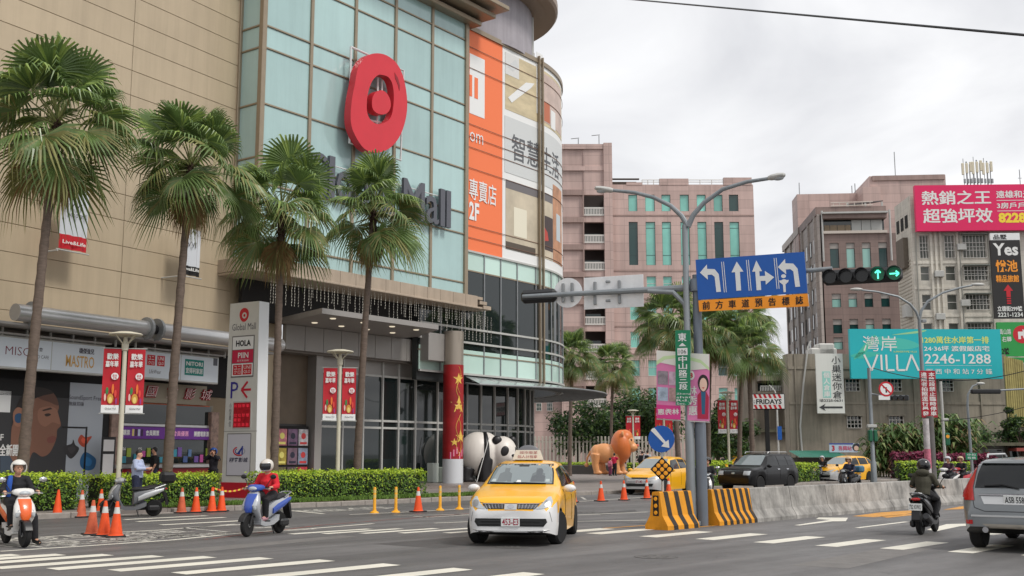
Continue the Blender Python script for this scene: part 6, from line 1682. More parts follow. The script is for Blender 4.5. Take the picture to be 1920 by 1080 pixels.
def taxi(name, label, loc, head, steer=0.0, plate_txt=None, roof=True, S0=HATCH, white=True, two=True):
 S = dict(S0); S['steer'] = steer
 S['paint'] = dict(body=YCAB, bumper=CWHITE if white else CSILVL, underside=TRIM, mirror=CWHITE if white else YCAB)
 S['zone'] = lambda c: 'bumper' if c.x > 1.5 and c.z < .665 + .05 * max(0, abs(c.y) - .4) else 'body'
 c = car(name, label, 'taxi', loc, head, S); D, Ln = c['decal'], c['line']
 D('windscreen_seal', 'front', [(-.645, 1.075), (.645, 1.075), (.60, 1.29), (.54, 1.455), (-.54, 1.455), (-.60, 1.29)], TRIM, .004)
 D('windscreen', 'front', [(-.615, 1.09), (.615, 1.09), (.575, 1.28), (.52, 1.43), (.3, 1.458), (-.3, 1.458), (-.52, 1.43), (-.575, 1.28)], CARGLASS, .008)
 for a, b in ((-.58, -.02), (-.12, .5)):
  Ln('wiper', 'front', [(a, 1.10), (b, 1.085)], .012, BLACK, .02)
 for s in (1, -1):
  D('headlight', 'front', [(s * .46, .665), (s * .60, .675), (s * .73, .72), (s * .745, .80), (s * .70, .88), (s * .655, .875), (s * .57, .77)][::s], LENS, .010)
  q = D('headlight_bulb', 'front', [(s * (.655 + .06 * math.cos(k * PI / 5)), .765 + .06 * math.sin(k * PI / 5)) for k in range(10)], RIM, .016)
  D('grille', 'front', [(s * .12, .665), (s * .44, .665), (s * .52, .745), (s * .12, .745)][::s], BLACK, .008)
  for k in range(6): Ln('grille_bar', 'front', [(s * (.15 + .055 * k), .67), (s * (.16 + .062 * k), .742)], .005, CHROME, .01)
  for z in (.685, .705, .725): Ln('grille_bar', 'front', [(s * .13, z), (s * (.46 + (z - .685)), z)], .005, CHROME, .01)
  Ln('grille_rim', 'front', [(s * .11, .752), (s * .52, .754)], .010, CHROME, .008)
  D('fog_lamp', 'front', [(s * (.56 + .04 * math.cos(k * PI / 4)), .42 + .04 * math.sin(k * PI / 4)) for k in range(8)], DARK_METAL, .016)
  ax = 'left' if s > 0 else 'right'
  D('side_window', ax, [(.72, 1.03), (.30, 1.36), (-.32, 1.42), (-.36, 1.04)], CARGLASSD, .006)
  D('side_window', ax, [(-.44, 1.05), (-.42, 1.42), (-1.0, 1.40), (-1.2, 1.30), (-1.28, 1.08)], CARGLASSD, .006)
  for x in (.78, -.40, -1.15): Ln('door_seam', ax, [(x, .36), (x + (.0 if x > 0 else .02), .98)], .005, TRIM, .002)
  for x in (-.22, -1.02): D('door_handle', ax, [(x - .09, .86), (x + .09, .86), (x + .09, .89), (x - .09, .89)], YCAB, .02)
  D('tail_lamp', 'rear', [(s * .52, .82), (s * .70, .82), (s * .68, 1.0), (s * .55, 1.0)][::-s], REDLENS, .01)
 D('emblem_mount', 'front', [(-.11, .655), (.11, .655), (.115, .755), (-.115, .755)], CSILVL, .011)
 D('emblem', 'front', [(.06 * math.cos(k * PI / 6), .71 + .035 * math.sin(k * PI / 6)) for k in range(12)], CHROME, .018)
 D('air_intake', 'front', [(-.60, .36), (.60, .36), (.66, .44), (.64, .50), (-.64, .50), (-.66, .44)], TRIM, .008)
 for z in (.40, .455): Ln('intake_bar', 'front', [(-.56, z), (.56, z)], .009, DARK_METAL, .012)
 Ln('hood_seam', 'front', [(-.66, .80), (-.50, .765), (-.1, .762), (.1, .762), (.50, .765), (.66, .80)], .005, TRIM, .003)
 D('rear_window', 'rear', [(-.5, 1.05), (.5, 1.05), (.44, 1.32), (-.44, 1.32)], CARGLASSD, .008)
 D('inner_mirror', 'front', [(-.10, 1.40), (.10, 1.40), (.10, 1.44), (-.10, 1.44)], BLACK, .010)
 for s in (1, -1):
  D('seat_back', 'front', [(s * .18, 1.12), (s * .46, 1.12), (s * .44, 1.27), (s * .36, 1.30), (s * .36, 1.37), (s * .26, 1.37), (s * .26, 1.30), (s * .2, 1.27)][::s], M('seat_seen', (92, 100, 102), .12, spec=.9), .0085)
  D('number_sticker', 'front', [(s * .48, 1.12), (s * .56, 1.12), (s * .55, 1.17), (s * .48, 1.17)][::s], M('sticker_pale', (170, 180, 178), .3), .010)
  Ln('bumper_seam', 'front', [(s * .70, .62), (s * .74, .44)], .004, TRIM, .002)
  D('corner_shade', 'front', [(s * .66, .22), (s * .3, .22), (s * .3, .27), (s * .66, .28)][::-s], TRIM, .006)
 D('driver_seen', 'front', [(.20 + .26 * u, 1.12 + .18 * v) for u, v in ((0, 0), (1, 0), (1, .55), (.72, .72), (.76, 1.1), (.62, 1.35), (.4, 1.35), (.26, 1.1), (.3, .72), (0, .55))], M('driver_dark', (74, 80, 84), .12, spec=.9), .009)
 Ln('lip_line', 'front', [(-.70, .30), (-.4, .285), (.4, .285), (.70, .30)], .008, CSILVL, .004)
 Ln('roof_aerial', 'top', [(-1.1, 0), (-1.15, 0)], .01, BLACK, .01)
 D('permit_card', 'front', [(-.08, 1.11), (.02, 1.11), (.0, 1.15), (-.06, 1.15)], WHITE, .012)
 if plate_txt: plate(c, 'front', 0, .44, .34, .16, plate_txt, PINKINK)
 if roof:
  o = MB(); o.loft([[(-.30, -.10, 0), (-.30, .10, 0), (-.24, .05, .19), (-.24, -.05, .19)], [(.30, -.10, 0), (.30, .10, 0), (.24, .05, .19), (.24, -.05, .19)]])
  ob = o.build('roof_sign', M('roof_sign', (214, 206, 190), .4), c['t']); ob.rotation_euler = (0, 0, PI / 2); ob.location = (-.15, 0, 1.535)
  MB().text('個人計程車', -.2, .2, .03, .09, -.10, 0, .0).text('城市衛星', -.16, .2, .115, .17, -.078, 0, .0).build('lettering', PINKINK, ob)
  MB().ball((0, .0, 0), (.22, .03, .13), 12, 8).build('sign_hood', M('roof_sign_dark', (112, 112, 116), .4), ob, smooth=True).location = (0, .08, .16)
 return c
T1 = taxi('taxi', 'yellow taxi with white bumper and plate 453-E3 driving towards the viewer in the foreground', (.30, 22.4, 0), 189, R(-14), '453-E3')
VAN = dict(HATCH, L=4.5, axles=(1.4, -1.35), mirror=(.9, .98, .84),
 top=[(2.25, .62), (2.18, .76), (2.0, .84), (1.6, .95), (1.15, 1.03), (.2, 1.47), (-.3, 1.55), (-1.3, 1.53), (-1.8, 1.44), (-2.05, 1.2), (-2.2, .9), (-2.25, .6)],
 belt=[(2.25, .55), (2.0, .74), (1.5, .88), (1.0, .93), (-1.2, 1.0), (-2.0, 1.0), (-2.25, .55)],
 half=[(2.25, .60), (2.15, .72), (1.95, .81), (1.5, .845), (.5, .85), (-1.5, .85), (-2.0, .8), (-2.25, .64)],
 roof_half=[(2.25, .5), (2.0, .62), (1.15, .70), (.2, .59), (-1.3, .58), (-1.9, .54), (-2.25, .5)], bottom=[(2.25, .24), (1.9, .18), (-1.9, .2), (-2.25, .3)])
def taxi_b(label, px, py, head, plate_txt=None, white=False, z=0):
 S = dict(VAN); S['paint'] = dict(body=YCAB, bumper=CSILVL if not white else CWHITE, underside=TRIM)
 S['zone'] = lambda c: 'bumper' if c.x > 1.55 and c.z < .66 else 'body'
 p = g(px, py)
 c = car('taxi', label, 'taxi', (p.x, p.y, z), head, S); D, Ln = c['decal'], c['line']
 D('windscreen', 'front', [(-.63, 1.06), (.63, 1.06), (.56, 1.3), (.5, 1.44), (-.5, 1.44), (-.56, 1.3)], CARGLASS, .008)
 for s in (1, -1):
  D('headlight', 'front', [(s * .36, .66), (s * .66, .66), (s * .76, .80), (s * .6, .76)][::s], LENS, .010)
  ax = 'left' if s > 0 else 'right'
  D('side_window', ax, [(.75, 1.0), (.25, 1.38), (-.35, 1.43), (-.38, 1.03)], CARGLASSD, .006)
  D('side_window', ax, [(-.46, 1.04), (-.44, 1.43), (-1.25, 1.42), (-1.3, 1.06)], CARGLASSD, .006)
  D('side_window', ax, [(-1.38, 1.08), (-1.34, 1.42), (-1.7, 1.36), (-1.85, 1.12)], CARGLASSD, .006)
  for x in (.85, -.42, -1.3): Ln('door_seam', ax, [(x, .36), (x, .96)], .006, TRIM, .002)
  D('tail_lamp', 'rear', [(s * .5, .8), (s * .72, .8), (s * .66, 1.05), (s * .55, 1.05)][::-s], REDLENS, .01)
 D('grille', 'front', [(-.34, .64), (.34, .64), (.36, .70), (-.36, .70)], BLACK, .008)
 D('air_intake', 'front', [(-.55, .34), (.55, .34), (.6, .46), (-.6, .46)], TRIM, .008)
 Ln('grille_rim', 'front', [(-.5, .55), (.5, .55)], .012, CHROME, .008)
 D('rear_window', 'rear', [(-.5, 1.06), (.5, 1.06), (.45, 1.36), (-.45, 1.36)], CARGLASSD, .008)
 if plate_txt: plate(c, 'front', -.0, .53, .34, .15, plate_txt, PINKINK)
 return c
taxi_b('yellow taxi with silver bumper behind the diamond reflector sign and cones', 1236, 925, 180 + 28, '871-M2')
taxi_b('yellow taxi on the right beyond the barrier behind the delivery rider', 1583, 905, 180 + 50)
taxi_b('yellow taxi mostly hidden by the hedge behind the black car', 1376, 899, 180 + 60)
# black off-roader
SUV = dict(L=4.4, axles=(1.38, -1.3), wheel_r=.35, mirror=(.78, 1.12, .88),
 top=[(2.2, .80), (2.14, .98), (1.95, 1.04), (1.1, 1.12), (.35, 1.60), (-.1, 1.68), (-1.6, 1.67), (-1.95, 1.6), (-2.1, 1.2), (-2.18, .95), (-2.2, .7)],
 belt=[(2.2, .72), (2.0, .96), (1.1, 1.03), (-2.0, 1.07), (-2.2, .68)], half=[(2.2, .76), (2.1, .84), (1.8, .89), (.5, .9), (-1.6, .9), (-2.05, .86), (-2.2, .78)],
 roof_half=[(2.2, .68), (1.1, .74), (.35, .64), (-1.6, .63), (-2.0, .6), (-2.2, .6)], bottom=[(2.2, .38), (1.8, .28), (-1.8, .3), (-2.2, .4)])
S = dict(SUV); S['paint'] = dict(body=CBLACK, underside=TRIM, mirror=CBLACK)
p = g(1424, 921)
c = car('car', 'black off-roader with roof rails facing left behind the concrete barrier', 'car', (p.x, p.y, 0), 180 + 42, S); D, Ln = c['decal'], c['line']
D('windscreen', 'front', [(-.66, 1.16), (.66, 1.16), (.6, 1.4), (.55, 1.58), (-.55, 1.58), (-.6, 1.4)], CARGLASS, .008)
D('grille', 'front', [(-.42, .74), (.42, .74), (.46, .9), (-.46, .9)], DARK_METAL, .01); D('emblem', 'front', [(.09 * math.cos(k * PI / 6), .82 + .04 * math.sin(k * PI / 6)) for k in range(12)], CHROME, .018)
Ln('grille_rim', 'front', [(-.46, .91), (.46, .91)], .014, CHROME, .01)
for s in (1, -1):
 D('headlight', 'front', [(s * .48, .74), (s * .78, .74), (s * .79, .92), (s * .5, .92)][::s], LENS, .012)
 ax = 'left' if s > 0 else 'right'
 for q in ([(.78, 1.12), (.4, 1.5), (-.25, 1.56), (-.28, 1.12)], [(-.36, 1.12), (-.34, 1.56), (-1.05, 1.56), (-1.1, 1.13)], [(-1.18, 1.14), (-1.14, 1.55), (-1.7, 1.53), (-1.85, 1.16)]): D('side_window', ax, q, CARGLASSD, .006)
 for x in (.85, -.32, -1.1): Ln('door_seam', ax, [(x, .5), (x, 1.06)], .006, TRIM, .002)
 for x in (-.18, -.98): D('door_handle', ax, [(x - .1, .96), (x + .1, .96), (x + .1, 1.0), (x - .1, 1.0)], CHROME, .02)
 MB().tube([(.2, s * .56, 1.66), (.1, s * .57, 1.73), (-1.5, s * .57, 1.73), (-1.6, s * .56, 1.67)], .02, 6).build('roof_rail', CSILVL, c['t'])
for x in (-.1, -1.2): MB().tube([(x, -.57, 1.73), (x, .57, 1.73)], .018, 6).build('roof_bar', CSILVL, c['t'])
# silver off-roader seen from behind at the right edge
XC = dict(L=4.6, axles=(1.42, -1.36), wheel_r=.36, mirror=(.7, 1.05, .9), spokes=5,
 top=[(2.3, .72), (2.2, .92), (1.9, 1.0), (1.1, 1.1), (.3, 1.53), (-.2, 1.60), (-1.4, 1.585), (-1.98, 1.53), (-2.06, 1.42), (-2.2, 1.03), (-2.27, .98), (-2.3, .8)],
 belt=[(2.3, .65), (2.0, .92), (1.1, 1.0), (-1.2, 1.06), (-2.1, 1.05), (-2.3, .7)], half=[(2.3, .72), (2.1, .84), (1.7, .92), (.5, .945), (-1.4, .945), (-2.0, .91), (-2.2, .86), (-2.3, .78)],
 roof_half=[(2.3, .64), (1.1, .74), (.3, .64), (-1.4, .63), (-2.0, .62), (-2.1, .66), (-2.3, .7)], bottom=[(2.3, .34), (1.8, .27), (-1.8, .28), (-2.2, .36), (-2.3, .42)])
S = dict(XC); S['paint'] = dict(body=CSILV, underside=TRIM, bumper=CSILV, skid=CSILVL)
S['zone'] = lambda c: 'skid' if c.x < -1.95 and c.z < .48 else 'body'
c = car('car', 'silver grey off-roader seen from behind at the right edge with plate ASB-5581', 'car', (9.80, 20.9, 0), 35, S); D, Ln = c['decal'], c['line']
D('rear_window', 'rear', [(-.66, 1.07), (.66, 1.07), (.62, 1.3), (.56, 1.47), (-.56, 1.47), (-.62, 1.3)], CARGLASSD, .008)
D('roof_spoiler', 'rear', [(-.58, 1.475), (.58, 1.475), (.56, 1.53), (-.56, 1.53)], CSILV, .05)
Ln('wiper', 'rear', [(-.05, 1.06), (.2, 1.12), (.5, 1.10)], .014, BLACK, .03)
for s in (1, -1):
 D('tail_lamp', 'rear', [(s * .66, .86), (s * .84, .86), (s * .84, 1.06), (s * .70, 1.30), (s * .67, 1.44), (s * .63, 1.44), (s * .69, 1.08)][::-s], REDLENS, .014)
 ax = 'left' if s > 0 else 'right'
 D('tail_lamp', ax, [(-2.02, .9), (-2.2, .9), (-2.16, 1.06), (-2.0, 1.06)], REDLENS, .012)
 D('rear_reflector', 'rear', [(s * .70, .46), (s * .82, .46), (s * .82, .53), (s * .70, .53)][::-s], REDLENS, .012)
 for q in ([(.7, 1.06), (.35, 1.44), (-.3, 1.48), (-.34, 1.08)], [(-.42, 1.09), (-.4, 1.48), (-1.2, 1.46), (-1.3, 1.1)], [(-1.38, 1.12), (-1.3, 1.45), (-1.65, 1.40), (-1.8, 1.14)]): D('side_window', ax, q, CARGLASSD, .006)
 for x in (.8, -.38, -1.25): Ln('door_seam', ax, [(x, .45), (x, 1.02)], .006, TRIM, .002)
 MB().tube([(.1, s * .57, 1.60), (0, s * .58, 1.65), (-1.4, s * .58, 1.64), (-1.5, s * .57, 1.58)], .018, 6).build('roof_rail', CSILVL, c['t'])
 MB().lathe([(.05, -.06), (.05, .02), (.04, .02), (.035, -.05)], 14, (-2.26, s * .5, .37), 'x').build('exhaust_pipe', CHROME, c['t'])
D('plate_recess', 'rear', [(-.5, .80), (.5, .80), (.56, .93), (-.56, .93)], CSILVL, .01)
Ln('chrome_strip', 'rear', [(-.58, .955), (.58, .955)], .022, CHROME, .016)
Ln('bumper_strip', 'rear', [(-.72, .60), (.72, .60)], .02, CSILVL, .006)
Ln('tailgate_seam', 'rear', [(-.72, 1.05), (-.66, .74), (-.5, .68), (.5, .68), (.66, .74), (.72, 1.05)], .006, TRIM, .003)
D('lower_valance', 'rear', [(-.45, .40), (.45, .40), (.55, .47), (-.55, .47)], M('valance', (150, 144, 134), .6), .01)
plate(c, 'rear', 0, .87, .38, .16, 'ASB 5581', BLKINK)
# ---------------------------------------------------------------- scooters, riders, people, inflatable animals
def remesh(o, vox, smooth=2):
 m = o.modifiers.new('skin', 'REMESH'); m.mode = 'VOXEL'; m.voxel_size = vox; m.use_smooth_shade = True
 if smooth:
  s = o.modifiers.new('relax', 'SMOOTH'); s.iterations = smooth; s.factor = .5
 return o
def eloft(mb, secs, n=16, mi=0, ex=2.6, axis='x'):
 """smooth bar through elliptical sections (pos, other, half width, half height)"""
 rings = []
 for a, b, hw, hh in secs:
  ring = []
  for k in range(n):
   w = 2 * PI * k / n; c, s = math.cos(w), math.sin(w)
   y = hw * math.copysign(abs(c) ** (2 / ex), c); z = hh * math.copysign(abs(s) ** (2 / ex), s)
   ring.append((a, y, b + z) if axis == 'x' else (b + z, y, a))
  rings.append(ring)
 return mb.loft(rings, mi)
SKIN = M('skin', (206, 156, 128), .55, var=.05)
SEAT = M('seat_vinyl', (26, 26, 28), .5)
def scooter(label, loc, head, c1, c2, plate_txt=None, lean=0.0, steer=0.0, topbox=None, group='scooters', dark=None, cowl=None):
 th = math.atan2(math.cos(R(head)), math.sin(R(head)))
 t = thing('scooter', label, 'scooter', loc, th, group); t.rotation_euler = (lean, 0, th); t.scale = (.96,) * 3
 dk = dark or BLACK
 for x, st in ((.62, steer), (-.60, 0)):
  o = MB().lathe([(.13, -.045), (.20, -.052), (.225, -.03), (.232, 0), (.225, .03), (.20, .052), (.13, .045)], 24, (0, 0, 0), 'y').build('wheel', RUBBER, t, smooth=True); o.location = (x, 0, .232); o.rotation_euler = (0, 0, st)
  rm = MB().lathe([(.135, -.04), (.12, 0), (.135, .04)], 20, (0, 0, 0), 'y').lathe([(.04, -.06), (.04, .06)], 10, (0, 0, 0), 'y')
  for k in range(5): rm.T = Matrix.Rotation(2 * PI * k / 5, 4, 'Y'); rm.box(-.018, .018, -.02, .02, .03, .13); rm.T = None
  rm.build('rim', RIM, o)
 mb = MB()
 for s in (1, -1): mb.tube([(.40, s * .05, .72), (.60, s * .075, .30), (.62, s * .075, .232)], [.028, .024, .03], 8)
 mb.build('fork', DARK_METAL, t, smooth=True)
 MB().loft([[(.62 + (.255 + q) * math.cos(w), y, .232 + (.255 + q) * math.sin(w)) for y, q in ((-.075, -.01), (-.06, .015), (.06, .015), (.075, -.01))] for w in [R(20 + 12 * k) for k in range(11)]]).build('front_mudguard', dk, t, smooth=True)
 ap = MB(); eloft(ap, [(.28, .27, .10, .05), (.40, .36, .155, .07), (.52, .46, .185, .10), (.64, .50, .20, .12), (.76, .46, .185, .10), (.88, .40, .13, .08), (.96, .36, .08, .05)], 18, axis='z'); ap.build('front_apron', c2, t, smooth=True)
 nose = MB(); eloft(nose, [(.47, .58, .05, .05), (.56, .60, .095, .05), (.68, .575, .11, .05), (.80, .51, .12, .05), (.885, .45, .12, .035)], 14, axis='z'); nose.build('nose_panel', c1, t, smooth=True)
 for s in (1, -1):
  q = MB(); q.ball((0, 0, 0), (.03, .045, .085), 10, 7); o = q.build('front_indicator', LENS, t, smooth=True); o.location = (.57, s * .125, .62); o.rotation_euler = (s * .35, 0, 0)
 MB().rbox(-.08, .34, -.15, .15, .25, .31, .03).build('floorboard', dk, t)
 MB().loft([[(x, y, z) for y, z in ((-.155, zb_), (-.165, zt_), (.165, zt_), (.155, zb_))] for x, zb_, zt_ in ((.34, .24, .36), (.2, .20, .29), (0, .20, .28), (-.16, .22, .34), (-.35, .30, .42))]).build('lower_fairing', c2, t, smooth=True)
 b = MB(); eloft(b, [(-.02, .50, .10, .20), (-.15, .56, .14, .19), (-.35, .62, .165, .15), (-.55, .68, .16, .12), (-.75, .74, .12, .085), (-.88, .79, .06, .04)], 18); b.build('rear_body', c2, t, smooth=True)
 for s in (1, -1):
  b = MB(); eloft(b, [(-.12, .50, .02, .06), (-.3, .58, .035, .08), (-.55, .66, .035, .07), (-.8, .75, .02, .035)], 10); b.build('side_panel', c1, t, smooth=True).location = (0, s * .145, 0)
 b = MB(); eloft(b, [(.04, .745, .07, .03), (-.04, .76, .13, .045), (-.2, .765, .15, .05), (-.38, .775, .15, .05), (-.44, .80, .15, .055), (-.65, .82, .13, .05), (-.74, .83, .07, .03)], 16); b.build('seat', SEAT, t, smooth=True)
 mb = MB()
 for s in (1, -1): mb.tube([(-.55, s * .15, .78), (-.85, s * .12, .88), (-.9, s * .06, .89)], .016, 6)
 mb.tube([(-.9, .06, .89), (-.9, -.06, .89)], .016, 6); mb.build('grab_rail', RIM, t, smooth=True)
 MB().ball((-.89, 0, .76), (.04, .10, .035), 12, 8).build('tail_lamp', REDLENS, t, smooth=True)
 MB().prism([(-.80, .70), (-.90, .66), (-.98, .34), (-.94, .30), (-.86, .50)], -.085, .085).build('rear_mudguard', dk, t)
 MB().rbox(-.62, -.12, -.17, -.02, .17, .36, .05).rbox(-.72, -.40, .08, .2, .16, .32, .04).build('engine', DARK_METAL, t)
 MB().tube([(-.2, -.14, .22), (-.4, -.17, .25), (-.52, -.19, .30), (-.9, -.2, .42)], [.025, .03, .06, .065], 10).build('exhaust', M('exhaust_dark', (60, 60, 62), .45, .5), t, smooth=True)
 hb = MB(); eloft(hb, [(.22, 1.0, .06, .04), (.30, 1.01, .20, .065), (.38, 1.005, .19, .075), (.45, .985, .12, .06), (.49, .975, .05, .03)], 16); h = hb.build('handlebar_cowl', cowl or c1, t, smooth=True); h.rotation_euler = (0, 0, 0)
 MB().ball((.455, 0, .985), (.05, .105, .05), 14, 8).build('headlight', LENS, h, smooth=True)
 mb = MB().tube([(.26, -.36, .99), (.28, -.2, 1.0), (.28, .2, 1.0), (.26, .36, .99)], .018, 8); mb.build('handlebar', BLACK, t, smooth=True)
 for s in (1, -1):
  o = MB().tube([(.30, s * .22, 1.02), (.27, s * .30, 1.16), (.27, s * .34, 1.2)], .009, 6).build('mirror_stalk', BLACK, t)
  MB().ball((.26, s * .37, 1.235), (.022, .075, .05), 12, 8).build('mirror', BLACK if c2 is not WHT_S else CHROME, o, smooth=True)
  MB().tube([(.31, s * .20, .985), (.33, s * .36, .975)], .008, 5).build('brake_lever', RIM, t)
 MB().tube([(-.1, .12, .22), (-.16, .16, .02)], .014, 5).build('stand', DARK_METAL, t)
 if plate_txt:
  o = MB().rbox(-.14, .14, -.006, .004, -.075, .075, .004).build('number_plate', M('plate_white', (214, 216, 214), .4), t); o.location = (-.945, 0, .60); o.rotation_euler = (-.2, 0, -PI / 2)
  MB().text(plate_txt, -.12, .12, -.05, .05, -.0075, 0, .02).build('lettering', BLKINK, o)
 if topbox: MB().rbox(-1.12, -.72, -.2, .2, .92, 1.22, .07).build('top_box', topbox, t, smooth=True, ang=30)
 return t
def hand(mb, w, d, up, grip=.8):
 """palm and five fingers leaving wrist w along d; up is the back of the hand"""
 d = d.normalized(); up = (up - d * up.dot(d)).normalized(); s = d.cross(up)
 mb.tube([w - d * .02, w + d * .04, w + d * .085], [.026, .034, .036], 8)
 for k, L in enumerate((.070, .080, .074, .058)):
  b = w + d * .085 + s * (.027 - .018 * k); a1, a2 = grip * .9, grip * 1.9
  p1 = b + (d * math.cos(a1 * .5) - up * math.sin(a1 * .5)) * L * .45; p2 = p1 + (d * math.cos(a1) - up * math.sin(a1)) * L * .32; p3 = p2 + (d * math.cos(a2) - up * math.sin(a2)) * L * .28
  mb.tube([b - d * .02, b, p1, p2, p3], [.0095, .010, .0095, .009, .0075], 6)
 b = w + d * .03 + s * .028; mb.tube([b, b + s * .025 + d * .03 - up * .012, b + s * .022 + d * .058 - up * .03], [.013, .011, .009], 6)
def person(label, loc, rz, J, top, bottom, shoes=None, hair=None, helmet=None, skin=None, vox=.016, sleeves=1.0, face=0.0, visor=False, hood=None, extra=None, mask=False, group=None, legs_long=True):
 """J: joint points in the figure's own frame (x forward, y left, z up)"""
 V_ = lambda k: Vector(J[k])
 t = thing('person', label, 'person', loc, rz, group)
 if 'hdL' in J and legs_long and helmet is not None and abs(J['pelvis'][2] - .85) < .01: t.scale = (.96,) * 3
 pel, ch, nk, hd = V_('pelvis'), V_('chest'), V_('neck'), V_('head')
 hdir = Vector((math.cos(face), math.sin(face), J.get('nod', 0))).normalized(); hs = Vector((-hdir.y, hdir.x, 0)).normalized()
 b = MB()
 b.tube([pel + (ch - pel) * t_ for t_ in (0, .35, .7, 1)], [.135, .125, .145, .15], 12); b.tube([ch, nk, hd + Vector((0, 0, -.05))], [.12, .058, .056], 10)
 for s in ('L', 'R'):
  sg = 1 if s == 'L' else -1
  b.tube([ch + Vector((0, sg * .05, .05)), V_('sh' + s), V_('el' + s), V_('ha' + s)], [.07, .062, .045, .028], 8)
  b.tube([pel, V_('hip' + s), V_('kn' + s), V_('an' + s)], [.12, .10, .062, .042], 8); b.tube([V_('an' + s), V_('to' + s)], [.045, .035], 8)
  dd = V_('ha' + s) - V_('el' + s); up = Vector(J.get('up' + s, (0, 0, 1)))
  hand(b, V_('ha' + s), Vector(J.get('hd' + s, tuple(dd))), up, J.get('grip', .9))
 b.ball(tuple(hd), (.078, .078, .11), 16, 12); b.ball(tuple(hd + hdir * .03 + Vector((0, 0, -.055))), (.055, .05, .06), 12, 8)
 b.tube([hd + hdir * .085 + Vector((0, 0, .02)), hd + hdir * .105 + Vector((0, 0, -.02))], [.010, .018], 6)
 for sg in (1, -1): b.ball(tuple(hd + hs * sg * .078 + Vector((0, 0, -.01))), (.02, .012, .032), 8, 6)
 remesh(b.build('body', skin or SKIN, t, smooth=True), vox)
 ey = MB()
 for sg in (1, -1): ey.ball(tuple(hd + hdir * .076 + hs * sg * .03 + Vector((0, 0, .012))), .009, 8, 6)
 ey.build('eyes', MATTE_BLACK, t)
 q = hd + hdir * .086 + Vector((0, 0, -.055)); MB().tube([q - hs * .022, q + hdir * .004, q + hs * .022], .006, 5).build('mouth', M('lips', (160, 84, 78), .5), t)
 c = MB(); c.tube([pel + (ch - pel) * t_ + Vector((0, 0, -.03 if t_ == 0 else 0)) for t_ in (0, .35, .7, 1)], [.165, .155, .175, .165], 12); c.tube([ch, ch + (nk - ch) * .8], [.15, .085], 10)
 for s in ('L', 'R'):
  sg = 1 if s == 'L' else -1; el, ha = V_('el' + s), V_('ha' + s)
  c.tube([ch + Vector((0, sg * .05, .05)), V_('sh' + s) + Vector((0, 0, -.01)), el], [.09, .078, .064], 8)
  if sleeves > .5: c.tube([el, el + (ha - el) * .92], [.067, .05], 8)
 remesh(c.build('jacket' if sleeves > .5 else 'shirt', top, t, smooth=True), vox * 1.15)
 p = MB()
 for s in ('L', 'R'):
  p.tube([pel + Vector((0, 0, .02)), V_('hip' + s), V_('kn' + s), V_('an' + s) if legs_long else V_('kn' + s) + (V_('an' + s) - V_('kn' + s)) * .2], [.14, .122, .085, .066], 8)
 remesh(p.build('trousers', bottom, t, smooth=True), vox * 1.15)
 sh = MB()
 for s in ('L', 'R'):
  a, to = V_('an' + s), V_('to' + s); sh.tube([a + (a - to) * .35 + Vector((0, 0, -.03)), a + Vector((0, 0, -.02)), to], [.04, .052, .04], 8)
 sh.build('shoes', shoes or BLACK, t, smooth=True)
 if helmet is not None:
  m = MB(); full_ = visor
  for sg in [0]:
   vs_, fs = [], []; nu, nv = 20, 12
   for j in range(nv + 1):
    e = PI / 2 - j * (PI * .82 if full_ else PI * .74) / nv
    for k in range(nu):
     w = 2 * PI * k / nu; r_ = .148
     d = hdir * math.cos(w) * math.cos(e) * 1.06 + hs * math.sin(w) * math.cos(e) + Vector((0, 0, math.sin(e)))
     cut = math.cos(w) > .45 and e < (.42 if not full_ else .30)
     vs_.append(hd + Vector((0, 0, .02)) + d * (r_ if not cut else r_ * 1.0))
   for j in range(nv):
    for k in range(nu):
     wm = 2 * PI * (k + .5) / nu; em = PI / 2 - (j + .5) * (PI * .82 if full_ else PI * .74) / nv
     if math.cos(wm) > .45 and em < .36 and (not full_ or em > -.62): continue
     fs.append((j * nu + k, (j + 1) * nu + k, (j + 1) * nu + (k + 1) % nu, j * nu + (k + 1) % nu))
   m.add(vs_, fs)
  ho = m.build('helmet', helmet, t, smooth=True); so = ho.modifiers.new('shell', 'SOLIDIFY'); so.thickness = .015; so.offset = -1
  if full_ or visor:
   v = MB(); rows = []
   for j in range(6):
    e = .42 - j * .2; rows.append([tuple(hd + Vector((0, 0, .02)) + (hdir * math.cos(w) * math.cos(e) * 1.08 + hs * math.sin(w) * math.cos(e) + Vector((0, 0, math.sin(e)))) * .150) for w in [-1.15 + 2.3 * k / 10 for k in range(11)]])
   v.loft(rows, closed=False, cap=False); v.build('visor', M('visor_dark', (30, 30, 34), .08, spec=.7), ho, smooth=True)
 elif hair is not None:
  m = MB(); m.ball(tuple(hd + Vector((0, 0, .025)) - hdir * .016), (.088, .086, .102), 16, 10)
  vs_ = [v for v in m.v]; keep = []
  for f in m.f:
   cc = sum((Vector(m.v[i]) for i in f), Vector()) / len(f) - hd
   if cc.z > .045 or cc.dot(hdir) < .005: keep.append(f)
  m.f = keep; m.mi = [0] * len(keep); m.build('hair', hair, t, smooth=True)
 if mask: MB().ball(tuple(hd + hdir * .062 + Vector((0, 0, -.055))), (.055, .06, .05), 12, 8).build('face_mask', mask, t, smooth=True)
 if hood: MB().ball(tuple(nk - hdir * .10 + Vector((0, 0, -.02))), (.10, .15, .085), 14, 8).build('hood', hood, t, smooth=True)
 if extra: extra(t)
 return t
